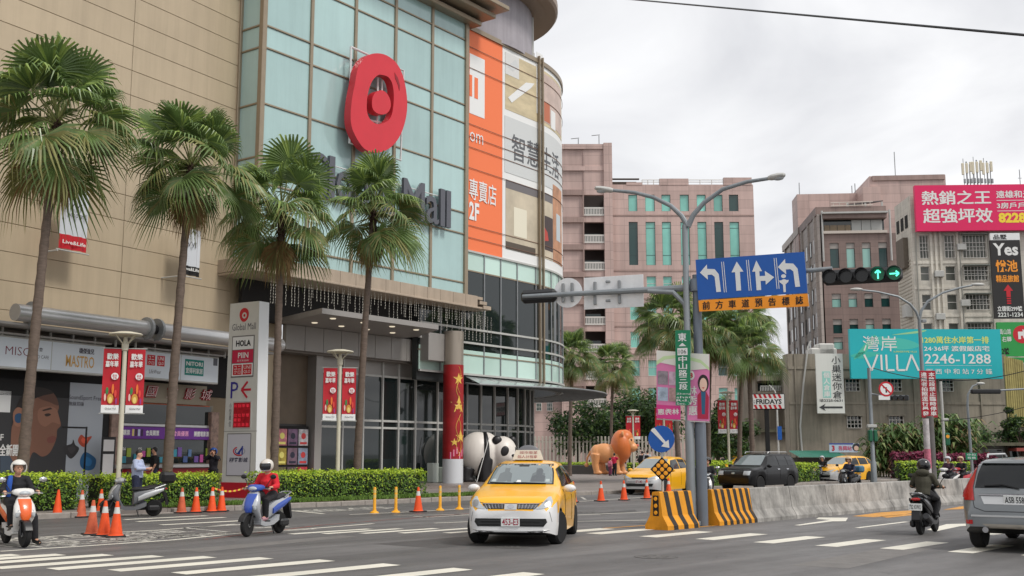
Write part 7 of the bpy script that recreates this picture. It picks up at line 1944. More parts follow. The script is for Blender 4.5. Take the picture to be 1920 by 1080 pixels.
def ride(dz=0.0, foot=None, hx=.27, lean=0.0):
 J = dict(pelvis=(-.22, 0, .85), chest=(-.14 + lean, 0, 1.18), neck=(-.11 + lean, 0, 1.32), head=(-.06 + lean, 0, 1.445), nod=-.08, grip=1.2)
 for s, sg in (('L', 1), ('R', -1)):
  J['sh' + s] = (-.12 + lean, sg * .17, 1.255); J['el' + s] = (-.06, sg * .27, 1.03); J['ha' + s] = (hx - .09, sg * .29, 1.01); J['hd' + s] = (1, sg * .1, -.1)
  J['hip' + s] = (-.16, sg * .10, .84); J['kn' + s] = (.22, sg * .17, .74); J['an' + s] = (.14, sg * .13, .38); J['to' + s] = (.30, sg * .14, .345)
  J['up' + s] = (.0, 0, 1)
 if foot: J['kn' + foot] = (.16, (1 if foot == 'L' else -1) * .27, .52); J['an' + foot] = (.08, (1 if foot == 'L' else -1) * .34, .10); J['to' + foot] = (.25, (1 if foot == 'L' else -1) * .38, .04)
 return J
def stand_pose(h=1.72):
 k = h / 1.72
 J = dict(pelvis=(0, 0, .93), chest=(.0, 0, 1.30), neck=(.01, 0, 1.47), head=(.03, 0, 1.60), grip=.5)
 for s, sg in (('L', 1), ('R', -1)):
  J['sh' + s] = (0, sg * .19, 1.40); J['el' + s] = (-.03, sg * .25, 1.12); J['ha' + s] = (.06, sg * .25, .88)
  J['hip' + s] = (0, sg * .09, .92); J['kn' + s] = (.02, sg * .11, .50); J['an' + s] = (-.02, sg * .11, .08); J['to' + s] = (.13, sg * .13, .035); J['up' + s] = (0, sg, 0)
 return {a: (tuple(q * k for q in b) if isinstance(b, tuple) and not a.startswith('up') else b) for a, b in J.items()}
WHT_S = M('scooter_white', (222, 220, 216), .3, coat=.4); OR_S = M('scooter_orange', (226, 96, 30), .3, coat=.4); BL_S = M('scooter_blue', (44, 78, 168), .28, coat=.5); SI_S = M('scooter_silver', (186, 188, 190), .3, .4, coat=.3)
GY_S = M('scooter_light_grey', (176, 180, 186), .35, .2, coat=.3); BK_S = M('scooter_black', (26, 26, 28), .3, coat=.5); RD_S = M('scooter_red', (176, 26, 40), .3, coat=.5); DK_S = M('scooter_dark', (50, 52, 56), .4)
cloth = lambda n, c, v=.12: M('cloth_' + n, c, .85, var=v, scale=7, bump=.35, bscale=18)
C_BLACK, C_NAVY, C_RED, C_OLIVE, C_SHIRT, C_JEANS = cloth('black', (30, 30, 34)), cloth('navy', (36, 42, 66)), cloth('red', (206, 30, 44)), cloth('olive', (62, 60, 48)), cloth('pale_blue', (170, 180, 208)), cloth('jeans', (42, 48, 72))
HAIR = M('black_hair', (26, 23, 22), .6)
def heading_rz(h): return math.atan2(math.cos(R(h)), math.sin(R(h)))
# orange scooter, waiting, at the left edge
p = g(46, 1027); hd_ = 141; f = Vector((math.sin(R(hd_)), math.cos(R(hd_)), 0)); p0 = p - f * .62
scooter('orange and white scooter facing the viewer at the left edge', (p0.x, p0.y, 0), hd_, OR_S, WHT_S, steer=.08, cowl=WHT_S)
def blue_stripe(t):
 MB().tube([(-.04, -.14, 1.30), (-.0, -.16, 1.2), (-.02, -.165, 1.05), (-.06, -.15, .92)], [.04, .05, .05, .04], 8).build('blue_sash', cloth('blue', (40, 84, 170)), t, smooth=True)
J = ride(foot='L'); person('person in white open helmet and black jacket sitting on the orange scooter', (p0.x, p0.y, 0), heading_rz(hd_), J, C_BLACK, C_BLACK, helmet=M('helmet_white', (214, 212, 206), .3, coat=.4), extra=blue_stripe, vox=.014)
# silver parked scooter and the man in a pale blue shirt
p = g(246, 969); scooter('silver grey scooter with black top box parked by the kerb', (p.x, p.y, 0), 238, SI_S, M('scooter_grey', (104, 106, 110), .35, coat=.3), topbox=BLACK, lean=-.08)
J = stand_pose(1.62); J.update(haR=(.30, -.10, 1.10), elR=(.06, -.24, 1.10), haL=(.30, .06, 1.10), elL=(.06, .24, 1.10), nod=-.35, hdR=(1, .3, .1), hdL=(1, -.3, .1), grip=.8)
def phone(t): MB().rbox(.36, .372, -.05, .03, 1.08, 1.2, .004).build('phone', BLACK, t)
p = RF.W(RF.inv(258, 880, .45)[0], .45, 0); person('person in pale blue shirt and dark trousers looking at a phone behind the silver scooter', (p.x, p.y, 0.14), heading_rz(95), J, C_SHIRT, C_NAVY, hair=HAIR, extra=phone, vox=.015)
# blue scooter on the move
p = g(494, 1003); hd_ = 201; p0 = Vector((p.x, p.y, 0)); scooter('blue and pale grey scooter crossing in front of the hedge', p0, hd_, BL_S, GY_S, steer=.1)
person('person in red jacket and visored helmet riding the blue scooter', p0, heading_rz(hd_), ride(lean=.02), C_RED, C_BLACK, helmet=M('helmet_cream', (206, 200, 192), .3, coat=.4), visor=True, vox=.014, mask=M('mask_grey', (150, 154, 160), .8), shoes=M('shoes_pink', (176, 130, 140), .6))
# black scooter seen from behind on the right
p = g(1740, 1000); hd_ = 34; p0 = Vector((p.x, p.y, 0)); scooter('black scooter seen from behind, left of the silver off-roader, plate 732 KWU', p0, hd_, BK_S, BK_S, '732 KWU')
person('person in olive hooded jacket and black helmet riding away on the black scooter', p0, heading_rz(hd_), ride(), C_OLIVE, C_BLACK, helmet=M('helmet_black', (20, 20, 22), .2, coat=.6), visor=True, hood=C_OLIVE, vox=.014)
# riders beyond the barrier
def far_rider(slab, plab, px, D, head, c1, c2, top, hel, vox=.03, box=None, visor=False):
 x = at(px, 870, D).x
 scooter(slab, (x, D, 0), head, c1, c2, topbox=box)
 person(plab, (x, D, 0), heading_rz(head), ride(), top, C_BLACK, helmet=hel, vox=vox, visor=visor)
HB, HT, HP = MATS['helmet_black'], M('helmet_tan', (186, 160, 130), .4), M('helmet_pale', (190, 190, 196), .4)
far_rider('white scooter facing the viewer between grey post and black car', 'person in black riding the white scooter beside the black car', 1326, 38, 195, BK_S, WHT_S, C_BLACK, HB)
far_rider('black delivery scooter with a blue box in front of the right taxi', 'person in navy jacket and tan helmet on the black delivery scooter', 1590, 46, 225, BK_S, BK_S, C_NAVY, HT, box=M('cooler_blue', (60, 104, 128), .5))
far_rider('dark scooter behind the bonnet of the right taxi', 'person in grey helmet on the dark scooter behind the right taxi', 1541, 64, 215, DK_S, DK_S, C_BLACK, HP)
far_rider('white scooter right of the olive rider beyond the barrier', 'person in dark clothes and pale helmet on the white scooter beyond the barrier', 1776, 50, 230, WHT_S, DK_S, cloth('plum', (70, 44, 60)), HP)
far_rider('red scooter farthest right beyond the barrier', 'person in black with tan helmet on the red scooter at far right', 1800, 51, 232, RD_S, RD_S, C_BLACK, HT)
# people on foot
J = stand_pose(1.75); p = WF.W(WF.inv(291, 850, -1.2)[0], -1.2, .14)
person('person in black T-shirt and jeans standing at the ticket counter', p, heading_rz(255), J, cloth('tee', (26, 26, 28)), C_JEANS, hair=HAIR, sleeves=.3, vox=.018)
J = stand_pose(1.70); J.update(haR=(.16, -.06, 1.50), elR=(.16, -.30, 1.30), haL=(.16, .08, 1.48), elL=(.16, .30, 1.28), hdR=(.1, .3, 1), hdL=(.1, -.3, 1))
p = WF.W(WF.inv(401, 850, -1.8)[0], -1.8, .14); person('person in dark clothes and blue helmet raising both hands to the chin strap', p, heading_rz(190), J, cloth('dark', (34, 32, 40)), C_BLACK, helmet=M('helmet_blue', (44, 84, 160), .3, coat=.4), vox=.018)
for px, D, h, top, lab, bag in ((1204, 79, 1.7, C_BLACK, 'person in black walking on the plaza left of the round blue sign', C_BLACK), (1214, 78, 1.75, cloth('white', (196, 198, 204)), 'person in white top with a dark backpack right behind the lion', C_BLACK)):
 def pack(t, bag=bag): MB().rbox(-.30, -.14, -.15, .15, 1.0, 1.42, .05).build('backpack', bag, t)
 person(lab, (at(px, 860, D).x, D, PAVE_Z), heading_rz(20), stand_pose(h), top, C_NAVY, hair=HAIR, vox=.03, extra=pack)
J = stand_pose(1.55); J.update(haR=(.25, -.1, 1.2), elR=(.08, -.25, 1.15))
person('person in magenta coat standing between the legs of the inflatable lion', (at(1152, 870, 79).x, 79, PAVE_Z), heading_rz(40), J, cloth('magenta', (196, 30, 70)), C_BLACK, hair=HAIR, vox=.03)
J = stand_pose(1.2)
person('small child in pink beside the magenta coat under the lion', (at(1144, 870, 78.5).x, 78.5, PAVE_Z), heading_rz(60), J, cloth('pink', (200, 110, 130)), cloth('pink_dark', (120, 50, 80)), hair=HAIR, vox=.03)

# ---- inflatable panda and lion
INW = M('inflatable_white', (226, 220, 212), .4, var=.05, scale=1.5); INB = M('inflatable_black', (30, 29, 31), .4); 
pa = thing('inflatable_panda', 'giant inflatable panda standing beside the wrapped column', 'inflatable', (at(915, 900, 57.5).x, 57.5, .2), R(8))
b = MB(); b.ball((-.55, 0, 1.45), (.98, .92, 1.12), 28, 20); b.ball((-.1, 0, 1.5), (.75, .85, 1.05), 24, 16); b.ball((.72, -.15, 1.55), (.74, .78, .80), 28, 20); b.ball((.98, -.45, 1.30), (.40, .42, .36), 20, 14)
remesh(b.build('body', INW, pa, smooth=True), .05, 6)
b = MB(); b.ball((-.18, 0, 1.42), (.34, .98, 1.17), 24, 20)
for s in (-1, 1): b.tube([(-.2, s * .55, 1.2), (-.25, s * .62, .6), (-.22, s * .64, .05)], [.42, .36, .34], 14); b.ball((-.15, s * .64, .16), (.38, .34, .2), 16, 10)
remesh(b.build('shoulder_band', INB, pa, smooth=True), .05, 4)
for s in (-1, 1): b = MB(); b.tube([(-1.1, s * .5, .75), (-1.2, s * .55, .35), (-1.18, s * .56, .05)], [.40, .36, .36], 14); b.ball((-1.08, s * .56, .14), (.38, .34, .18), 16, 10); remesh(b.build('leg', INB, pa, smooth=True), .05, 3)
for c, r in (((.38, -.62, 2.12), (.26, .16, .24)), ((1.28, .18, 2.12), (.22, .16, .24))): MB().ball(c, r, 18, 12).build('ear', INB, pa, smooth=True)
for c, r, rot in (((.74, -.87, 1.58), (.22, .07, .27), .4), ((1.34, -.44, 1.58), (.10, .16, .26), -.2)):
 o = MB().ball((0, 0, 0), r, 16, 10).build('eye_patch', INB, pa, smooth=True); o.location = c; o.rotation_euler = (0, rot, 0)
MB().ball((1.2, -.78, 1.36), (.13, .10, .08), 14, 8).build('nose', INB, pa, smooth=True)
MB().tube([(-.05, -1.0, 2.3), (-.75, -1.4, .0)], .02, 5).build('tether', WHITE, pa)
INT, INM, IND = M('inflatable_tan', (222, 156, 102), .4, var=.06, scale=1.5), M('inflatable_orange', (214, 116, 56), .4, var=.1, scale=1.5), M('inflatable_brown', (96, 48, 30), .4)
li = thing('inflatable_lion', 'giant inflatable lion with orange mane standing on the plaza', 'inflatable', (at(1150, 880, 82).x, 82, PAVE_Z), R(-6))
b = MB(); b.ball((-.65, 0, 1.55), (.95, .62, .72), 24, 16); b.ball((-1.2, 0, 1.5), (.48, .58, .68), 20, 14); b.ball((.1, 0, 1.6), (.6, .6, .7), 20, 14)
for x, y in ((-1.25, -.38), (-.78, .38), (.25, -.36), (.62, .36)): b.tube([(x, y, 1.5), (x - .05, y, .75), (x + .05, y, .25), (x + .05, y, .06)], [.36, .26, .23, .25], 14); b.ball((x + .18, y, .15), (.30, .22, .15), 14, 8)
b.ball((1.35, -.1, 1.98), (.46, .44, .36), 18, 12); b.ball((1.05, -.1, 2.35), (.5, .55, .55), 20, 14)
remesh(b.build('body', INT, li, smooth=True), .05, 5)
b = MB(); b.ball((.62, 0, 2.08), (.80, .92, 1.18), 26, 20); b.ball((.85, 0, 2.65), (.62, .7, .62), 20, 14); b.ball((.55, 0, 1.35), (.55, .6, .6), 18, 12); remesh(b.build('mane', INM, li, smooth=True), .05, 4)
MB().ball((1.76, -.12, 2.1), (.12, .16, .11), 14, 8).build('nose', M('inflatable_pink', (206, 90, 80), .4), li, smooth=True)
for y in (-.5, .3): MB().ball((1.32, y, 2.5), (.08, .06, .11), 10, 8).build('eye', IND, li, smooth=True)
MB().tube([(1.7, -.5, 1.86), (1.82, -.1, 1.82), (1.7, .3, 1.86)], .03, 6).build('mouth', IND, li)
for y in (-.72, .72): MB().ball((.72, y, 2.95), (.1, .2, .22), 14, 8).build('ear', INT, li, smooth=True)
MB().tube([(-1.62, 0, 1.7), (-1.9, .05, 1.2), (-1.95, .1, .8)], [.09, .07, .06], 8).ball((-1.95, .1, .7), .16, 10, 8).build('tail', INT, li, smooth=True)
# ---------------------------------------------------------------- cones, posts, barrier, poles, signs, lamps
CONE = M('cone_orange', (236, 82, 24), .55, var=.12, scale=6); CONED = M('cone_faded', (204, 96, 62), .7, var=.25, scale=5)
REFL = M('cone_reflective', (206, 206, 202), .4, var=.08, scale=8); CBASE = M('cone_base', (34, 32, 32), .8)
def cone_mesh(name, m, h=.70, band=True):
 t = thing('traffic_cone', 'cone', 'traffic cone', (0, 0, 0), 0, 'orange traffic cones on the road')
 MB().rbox(-.19, .19, -.19, .19, 0, .035, .012).build('base', CBASE, t)
 pr = lambda z: .135 - (.135 - .028) * z / h
 MB().lathe([(pr(0) + .02, .035), (pr(.04), .055), (pr(h * .66), h * .66)], 24).lathe([(pr(h * .84), h * .84), (pr(h), h), (.02, h + .004), (.018, h - .03), (0, h - .03)], 20).build('cone_body', m, t, smooth=True) if band else MB().lathe([(pr(0) + .02, .035), (pr(.04), .055), (pr(h), h), (.02, h + .004), (0, h - .03)], 24).build('cone_body', m, t, smooth=True)
 if band: MB().lathe([(pr(h * .66) + .001, h * .66), (pr(h * .84) + .001, h * .84)], 24).build('reflective_band', REFL, t, smooth=True)
 return t
ca, cb2, cc2 = cone_mesh('a', CONE), cone_mesh('b', CONED), cone_mesh('c', CONE, .72, False)
spots = [(107, 971, cc2, 'plain orange cone without band beside the orange scooter', 0), (152, 970, cb2, 'faded banded cone in front of the gap in the hedge', 0), (188, 967, ca, 'banded cone right behind the front wheel of the silver scooter', 0),
 (172, 1003, cb2, 'faded cone at the left of the three cones standing close together', 0), (195, 1005, ca, 'middle one of the three cones standing close together', 1), (217, 1007, ca, 'right one of the three cones standing close together', 1),
 (340, 962, cb2, 'faded cone left of the two bright cones beside the second palm', 1), (367, 961, ca, 'middle cone of the row of three by the dropped kerb', 1), (397, 960, ca, 'cone with barrier tape tied to its top', 1), (415, 959, ca, 'cone mostly behind the blue scooter, under the tape', 1),
 (784, 960, ca, 'cone standing between the yellow flexible posts', 1), (1075, 942, ca, 'cone half hidden behind the mirror of the foreground taxi', 1), (1127, 940, ca, 'cone alone between foreground taxi and the silver bumpered taxi', 1),
 (1170, 938, ca, 'cone in front of the left headlamp of the second taxi', 1), (1213, 935, ca, 'cone just left of the diamond reflector sign', 1), (1254, 930, ca, 'cone seen above the striped barrier end behind the diamond sign', 1)]
used = set()
for k, (px, py, src, lab, _) in enumerate(spots):
 p = g(px, py)
 if id(src) not in used: used.add(id(src)); o = src
 else: o = dup(src)
 o.location = (p.x, p.y, .0); o.rotation_euler = (0, 0, k * .7); o['label'] = lab
tp = g(397, 960); tq = RF.W(RF.L(g(470, 957))[0], .1, 0)
a, b = Vector((tp.x, tp.y, .66)), Vector((tq.x, tq.y, .62)); mb = MB(); mc = MB(); n = 14
for k in range(n):
 u, v = k / n, (k + 1) / n; f = lambda s: a + (b - a) * s + Vector((0, 0, -.10 * math.sin(PI * s)))
 (mb if k % 2 else mc).add([f(u), f(v), f(v) + Vector((0, 0, .05)), f(u) + Vector((0, 0, .05))], [(0, 1, 2, 3)])
t = thing('barrier_tape', 'yellow and red barrier tape strung from a cone towards the blue scooter', 'tape'); mb.build('yellow_stretch', M('tape_yellow', (226, 196, 60), .5), t); mc.build('red_stretch', M('tape_red', (200, 60, 50), .5), t)
YP = M('post_yellow', (236, 168, 34), .5, var=.08, scale=6); YPB = M('post_band', (222, 190, 110), .4)
post0 = thing('flexible_post', 'x', 'bollard', (0, 0, 0), 0, 'yellow flexible posts along the lane edge')
MB().lathe([(.13, 0), (.12, .03), (.06, .06), (.045, .12), (.04, .70), (.03, .72), (0, .72)], 16).build('shaft', YP, post0, smooth=True)
for z in (.42, .56): MB().lathe([(.043, z), (.043, z + .09)], 16).build('band', YPB, post0, smooth=True)
for k, (px, py, lab) in enumerate(((702, 962, 'yellow flexible post farthest left, before the long hedge'), (742, 961, 'yellow flexible post just left of the lone cone'), (825, 957, 'yellow flexible post just right of the lone cone'), (861, 955, 'yellow flexible post beside the front corner of the foreground taxi'))):
 o = post0 if k == 0 else dup(post0); p = g(px, py); o.location = p; o['label'] = lab
# ---- concrete barrier
BCONC = M('barrier_concrete', (160, 157, 152), .85, var=.5, scale=2.0, streak=.5, bump=.35, bscale=14)
BYEL = M('barrier_yellow', (226, 152, 26), .7, var=.16, scale=4, streak=.2); BBLK = M('barrier_black', (50, 46, 42), .8, var=.3, scale=6)
BH = .82
def bprof(y): return [(-.30, 0), (-.30, .09), (-.17, .30), (-.10, BH - .02), (-.08, BH), (.08, BH), (.10, BH - .02), (.17, .30), (.30, .09), (.30, 0)]
YB = -13.97
def bseg(name, label, x0, x1, m, group='concrete barrier blocks along the median'):
 t = thing(name, label, 'barrier', RF.W(x0, YB), RF.rz, group)
 L = x1 - x0; P = bprof(0)
 MB().loft([[(x, y, z) for y, z in P] for x in (0, .015, L - .015, L)], cap=True).build('block', m, t)
 return t
def bstripes(t, L, n, w, slant=.10, x0=.05):
 P = bprof(0)[:5]
 for k in range(n):
  xs = x0 + (L - x0) * (k + .45) / n
  for (ya, za_), (yb_, zb_) in zip(P[:-1], P[1:]):
   da, db = slant * (1 - za_ / BH), slant * (1 - zb_ / BH)
   nn = Vector((0, -(zb_ - za_), (yb_ - ya))).normalized() * .004
   MB().add([(xs - w / 2 - da * 0 + da, ya + nn.y, za_ + nn.z), (xs + w / 2 + da, ya + nn.y, za_ + nn.z), (xs + w / 2 + db, yb_ + nn.y, zb_ + nn.z), (xs - w / 2 + db, yb_ + nn.y, zb_ + nn.z)], [(0, 1, 2, 3)]).build('black_stripe', BBLK, t)
t = bseg('barrier_block', 'yellow and black striped barrier end with three amber reflectors left of the grey post', -1.62, -.36, BYEL); bstripes(t, 1.26, 3, .17)
MB().rbox(-.012, -.002, -.075, .075, .30, .74, .004).build('reflector_plate', MATTE_BLACK, t)
AMBR = M('amber_reflector', (236, 160, 40), .3, emit=(236, 160, 40), estr=.05)
for z in (.37, .52, .67): MB().lathe([(.045, 0), (.04, -.012), (0, -.014)][::-1], 14, (-.012, 0, z), 'x').build('reflector', AMBR, t, smooth=True)
t = bseg('barrier_block', 'yellow and black striped barrier block right of the grey post', .5, 2.22, BYEL); bstripes(t, 1.72, 6, .14)
x = 2.24; k = 0
ORD = 'first second third fourth fifth sixth seventh eighth ninth tenth eleventh twelfth thirteenth fourteenth fifteenth sixteenth'.split()
while x < 33:
 bseg('barrier_block', 'grey stained concrete barrier block, %s beyond the striped block' % ORD[k], x, x + 1.98, BCONC); x += 2.0; k += 1
# ---- big grey post with street lamp, signal arms and signs
SF = Fr(*RF.W(.08, -13.9)[:2], 112)
GALV = M('post_grey', (138, 144, 148), .5, .25, var=.1, scale=2, streak=.2); GALVD = M('post_steel_blue', (112, 120, 130), .5, .25, var=.1, scale=2, streak=.2)
S_ = lambda px, py, yo=0: SF.inv(px, py, yo)
def sroot(name, label, cat, yo=0.0, group=None): return thing(name, label, cat, SF.o.to_3d(), SF.rz, group)
lp = sroot('street_lamp', 'tall grey double arm street lamp rising above the green street name sign', 'street lamp')
xa, _ = S_(1290, 800); zj = S_(1290, 425)[1]
MB().lathe([(.11, 0), (.11, 2.4), (.09, 2.45), (.07, zj), (.065, zj + .05)], 14, (-.10, 0, 0)).build('mast', GALV, lp, smooth=True)
MB().rbox(-.34, .12, -.26, .26, 0, .12, .02).build('base_plate', GALV, lp)
for pts, hp in (([(1290, 425), (1278, 405), (1258, 386), (1225, 370), (1190, 361), (1150, 357)], [(1150, 357), (1116, 353)]), ([(1290, 425), (1300, 403), (1320, 380), (1355, 355), (1400, 341), (1440, 335)], [(1440, 334), (1472, 328)])):
 MB().tube([(S_(*q)[0], 0, S_(*q)[1]) for q in pts], [.07, .062, .055, .05, .045, .042], 10).build('arm', GALV, lp, smooth=True)
 (x0, z0), (x1, z1) = S_(*hp[0]), S_(*hp[1])
 h = MB(); h.loft([[(x0 + (x1 - x0) * u, w * math.cos(a), z0 + (z1 - z0) * u + hh * math.sin(a)) for a in [2 * PI * q / 12 for q in range(12)]] for u, w, hh in ((0, .05, .05), (.2, .10, .07), (.6, .14, .075), (.9, .11, .06), (1.02, .03, .03))])
 ho = h.build('lamp_head', PALE_STEEL, lp, smooth=True)
 MB().ball((x0 + (x1 - x0) * .6, 0, z0 + (z1 - z0) * .6 - .05), (abs(x1 - x0) * .33, .10, .05), 14, 8).build('lamp_lens', LENS, ho, smooth=True)
sp = sroot('signal_post', 'thick grey traffic signal post with two arms beside the street lamp mast', 'signal post')
zt = S_(1305, 530)[1]
MB().lathe([(.135, 0), (.135, 2.3), (.12, 2.4), (.10, zt + .2), (0, zt + .22)], 16, (.13, .1, 0)).build('post', GALVD, sp, smooth=True)
zl0, zl1 = S_(1300, 538)[1], S_(980, 556)[1]; xl = S_(980, 556)[0]
MB().tube([(.2, .1, zl0), (xl * .5, .05, (zl0 + zl1) / 2), (xl, .0, zl1)], [.085, .07, .05], 10).build('arm', GALV, sp, smooth=True)
xr, zr = S_(1560, 512); MB().tube([(.16, .1, zl0 + .15), (xr, .1, zr + .12)], [.085, .05], 10).build('arm', GALV, sp, smooth=True)
q = [S_(*p) for p in ((1290, 600), (1284, 570), (1262, 548), (1215, 546))]; MB().tube([(x, .0, z) for x, z in q], [.07, .065, .06, .055], 10).build('bracket_arm', GALV, sp, smooth=True)
MB().lathe([(.17, 0), (.17, .25), (.14, .3)], 14, (.13, .1, zl0 - .1)).build('collar', GALVD, sp, smooth=True)
# signal heads
def signal_head(label, x0, x1, zc, n, lit=(), front=True, yo=0.0, root=None, hh=.17):
 t = sroot('traffic_signal', label, 'traffic signal')
 y0, y1 = (yo - .12, yo + .10)
 MB().rbox(x0, x1, y0, y1, zc - hh, zc + hh, .08).build('housing', BLACK, t, smooth=True, ang=30)
 w = (x1 - x0) / n
 for k in range(n):
  xc = x0 + w * (k + .5); sgn = -1 if front else 1; yy = y0 if front else y1
  v = MB(); ro, L = w * .46, .20
  rows = [[(xc + r_ * math.cos(a), yy + sgn * d, zc + r_ * math.sin(a)) for a in [R(-35 + 250 * q / 14) for q in range(15)]] for r_, d in ((ro, 0), (ro, L), (ro - .012, L), (ro - .012, 0))]
  v.loft(rows, closed=False, cap=False); v.build('visor', BLACK, t, smooth=True)
  MB().disc(xc, zc, ro * .9, yy + sgn * .006, 20).build('lens', M('lens_lit', (6, 60, 40), .3, emit=(0, 90, 60), estr=.35) if k in lit else M('lens_dark', (20, 22, 22), .2), t) if front else None
  if k in lit:
   m = M('arrow_lit', (120, 255, 214), .4, emit=(90, 255, 205), estr=1.1); y = yy - .012; s = ro * .62
   mb = MB(); A = [((0, -s), (0, s)), ((0, s), (-s * .6, s * .35)), ((0, s), (s * .6, s * .35))]
   if lit.index(k) == 1: A = [((b_[0] * 0 + a_[1], -a_[0]), (b_[1], -b_[0])) for a_, b_ in A]
   for j, (a_, b_) in enumerate(A):
    d = Vector((b_[0] - a_[0], b_[1] - a_[1])).normalized(); nn = Vector((-d.y, d.x)) * .017
    mb.poly([(xc + a_[0] + nn.x, y - .001 * j, zc + a_[1] + nn.y), (xc + a_[0] - nn.x, y - .001 * j, zc + a_[1] - nn.y), (xc + b_[0] - nn.x, y - .001 * j, zc + b_[1] - nn.y), (xc + b_[0] + nn.x, y - .001 * j, zc + b_[1] + nn.y)])
   mb.build('lit_arrow', m, t)
 return t
x0, z0 = S_(1543, 520); x1, z1 = S_(1693, 517)
signal_head('horizontal five lamp signal showing green straight and right arrows', x0, x1, (z0 + z1) / 2, 5, (3, 4), yo=-.05)
x0, z0 = S_(974, 553); x1, z1 = S_(1040, 552)
signal_head('black signal housing seen from behind at the far left end of the arm', x0, x1, (z0 + z1) / 2 - .02, 3, (), False, yo=.16)
# sign backs on the left arm
SB_ = M('sign_back', (232, 233, 234), .5, .0, var=.08, streak=.12)
t = sroot('plain_sign', 'round pale sign seen from behind on the left signal arm', 'sign'); xc, zc = S_(1060, 547)
MB().lathe([(S_(1087, 547)[0] - xc, -.01), (S_(1087, 547)[0] - xc, .01)], 32, (xc, .2, zc), 'y').build('disc', SB_, t)
for px in (1052, 1069): x = S_(px, 547)[0]; MB().rbox(x - .035, x + .035, .12, .18, zc - .24, zc + .24, .01).build('clamp', STEEL, t)
t = sroot('plain_sign', 'rectangular grey sign seen from behind on the left signal arm', 'sign'); xa_, zu = S_(1090, 519); xb2, zd = S_(1203, 573)
MB().rbox(xa_, xb2, .19, .21, zd, zu, .004).build('plate', SB_, t)
for px in (1112, 1158): x = S_(px, 547)[0]; MB().rbox(x - .035, x + .035, .12, .18, zd + .1, zu - .12, .01).build('clamp', STEEL, t)
for px, py in ((1136, 526), (1136, 562)): x, z = S_(px, py); MB().rbox(x - .06, x + .06, .16, .19, z - .03, z + .03, .01).build('bolt_plate', STEEL, t)
# blue lane sign and amber strip
def quadsign(name, label, cat, TL, TR, BR, BL, m, yo=-.08, th=.04, edge=WHITE):
 t = sroot(name, label, cat); q = [S_(*p, yo) for p in (TL, TR, BR, BL)]
 MB().prism(q, yo, yo + th).build('panel', m, t)
 def P(u, v):
  a = Vector(q[0]) * (1 - u) + Vector(q[1]) * u; b = Vector(q[3]) * (1 - u) + Vector(q[2]) * u
  return a * (1 - v) + b * v
 return t, P, yo - .006
BLUE = M('sign_blue', (0, 84, 170), .4, var=.04); AMS = M('sign_amber', (244, 150, 16), .4, var=.03)
t, P, yy = quadsign('lane_sign', 'large blue lane direction sign with white arrows hanging under the signal arm', 'sign', (1304, 487), (1508, 472), (1514, 549), (1309, 562), BLUE)
SW = M('sign_white', (220, 222, 222), .45)
def spoly(name, pts, m=SW, d=0.0): 
 q = [P(*p) for p in pts]; a = sum(q[i - 1].x * q[i].y - q[i].x * q[i - 1].y for i in range(len(q)))
 if a < 0: q.reverse()
 return MB().poly([(p.x, yy - d, p.y) for p in q]).build(name, m, t)
left = lambda u: [(u - .09, .33), (u - .02, .14), (u - .02, .25), (u + .05, .27), (u + .085, .40), (u + .095, .84), (u + .052, .84), (u + .045, .46), (u + .02, .40), (u - .02, .40), (u - .02, .52)]
upa = lambda u: [(u - .055, .38), (u, .12), (u + .055, .38), (u + .022, .38), (u + .022, .84), (u - .022, .84), (u - .022, .38)]
spoly('arrow', left(.125)); spoly('arrow', upa(.385)); 
spoly('arrow', [(.52, .40), (.565, .13), (.61, .40), (.585, .40), (.585, .52), (.635, .52), (.635, .40), (.715, .57), (.635, .74), (.635, .64), (.59, .64), (.59, .86), (.548, .86), (.548, .40)]); spoly('arrow', [(a_ + .71, b_) if b_ < .5 or a_ > .15 else (a_ + .71, b_) for a_, b_ in left(.135)])
for u in (.252, .482, .735):
 for d in (-.011, .008): spoly('lane_line', [(u + d, .10), (u + d + .006, .10), (u + d + .012, .86), (u + d + .006, .86)])
mo = .80
for c, r_ in (((mo, .56), .022), ((mo, .70), .03)):
 spoly('cyclist_symbol', [(c[0] + r_ * math.cos(w), c[1] + r_ * 2.2 * math.sin(w)) for w in [2 * PI * k / 14 for k in range(14)]])
spoly('cyclist_symbol', [(mo - .045, .66), (mo + .045, .66), (mo + .035, .72), (mo - .035, .72)], d=.001); spoly('cyclist_symbol', [(mo - .012, .74), (mo + .012, .74), (mo + .01, .95), (mo - .01, .95)], d=.001)
t2, P, yy = quadsign('lane_sign', 'amber strip sign with black characters 前方車道預告標誌 under the blue lane sign', 'sign', (1309.5, 563.5), (1514, 550.5), (1517, 574), (1311, 584), AMS); t = t2
for k, ch in enumerate('前方車道預告標誌'):
 u0 = .035 + .1215 * k; a_, b_ = P(u0, .86), P(u0 + .072, .16); c_ = P(u0 + .036, .5)
 MB().text(ch, a_.x, b_.x, c_.y - .095, c_.y + .095, yy, 0, .016).build('lettering', MATTE_BLACK, t)
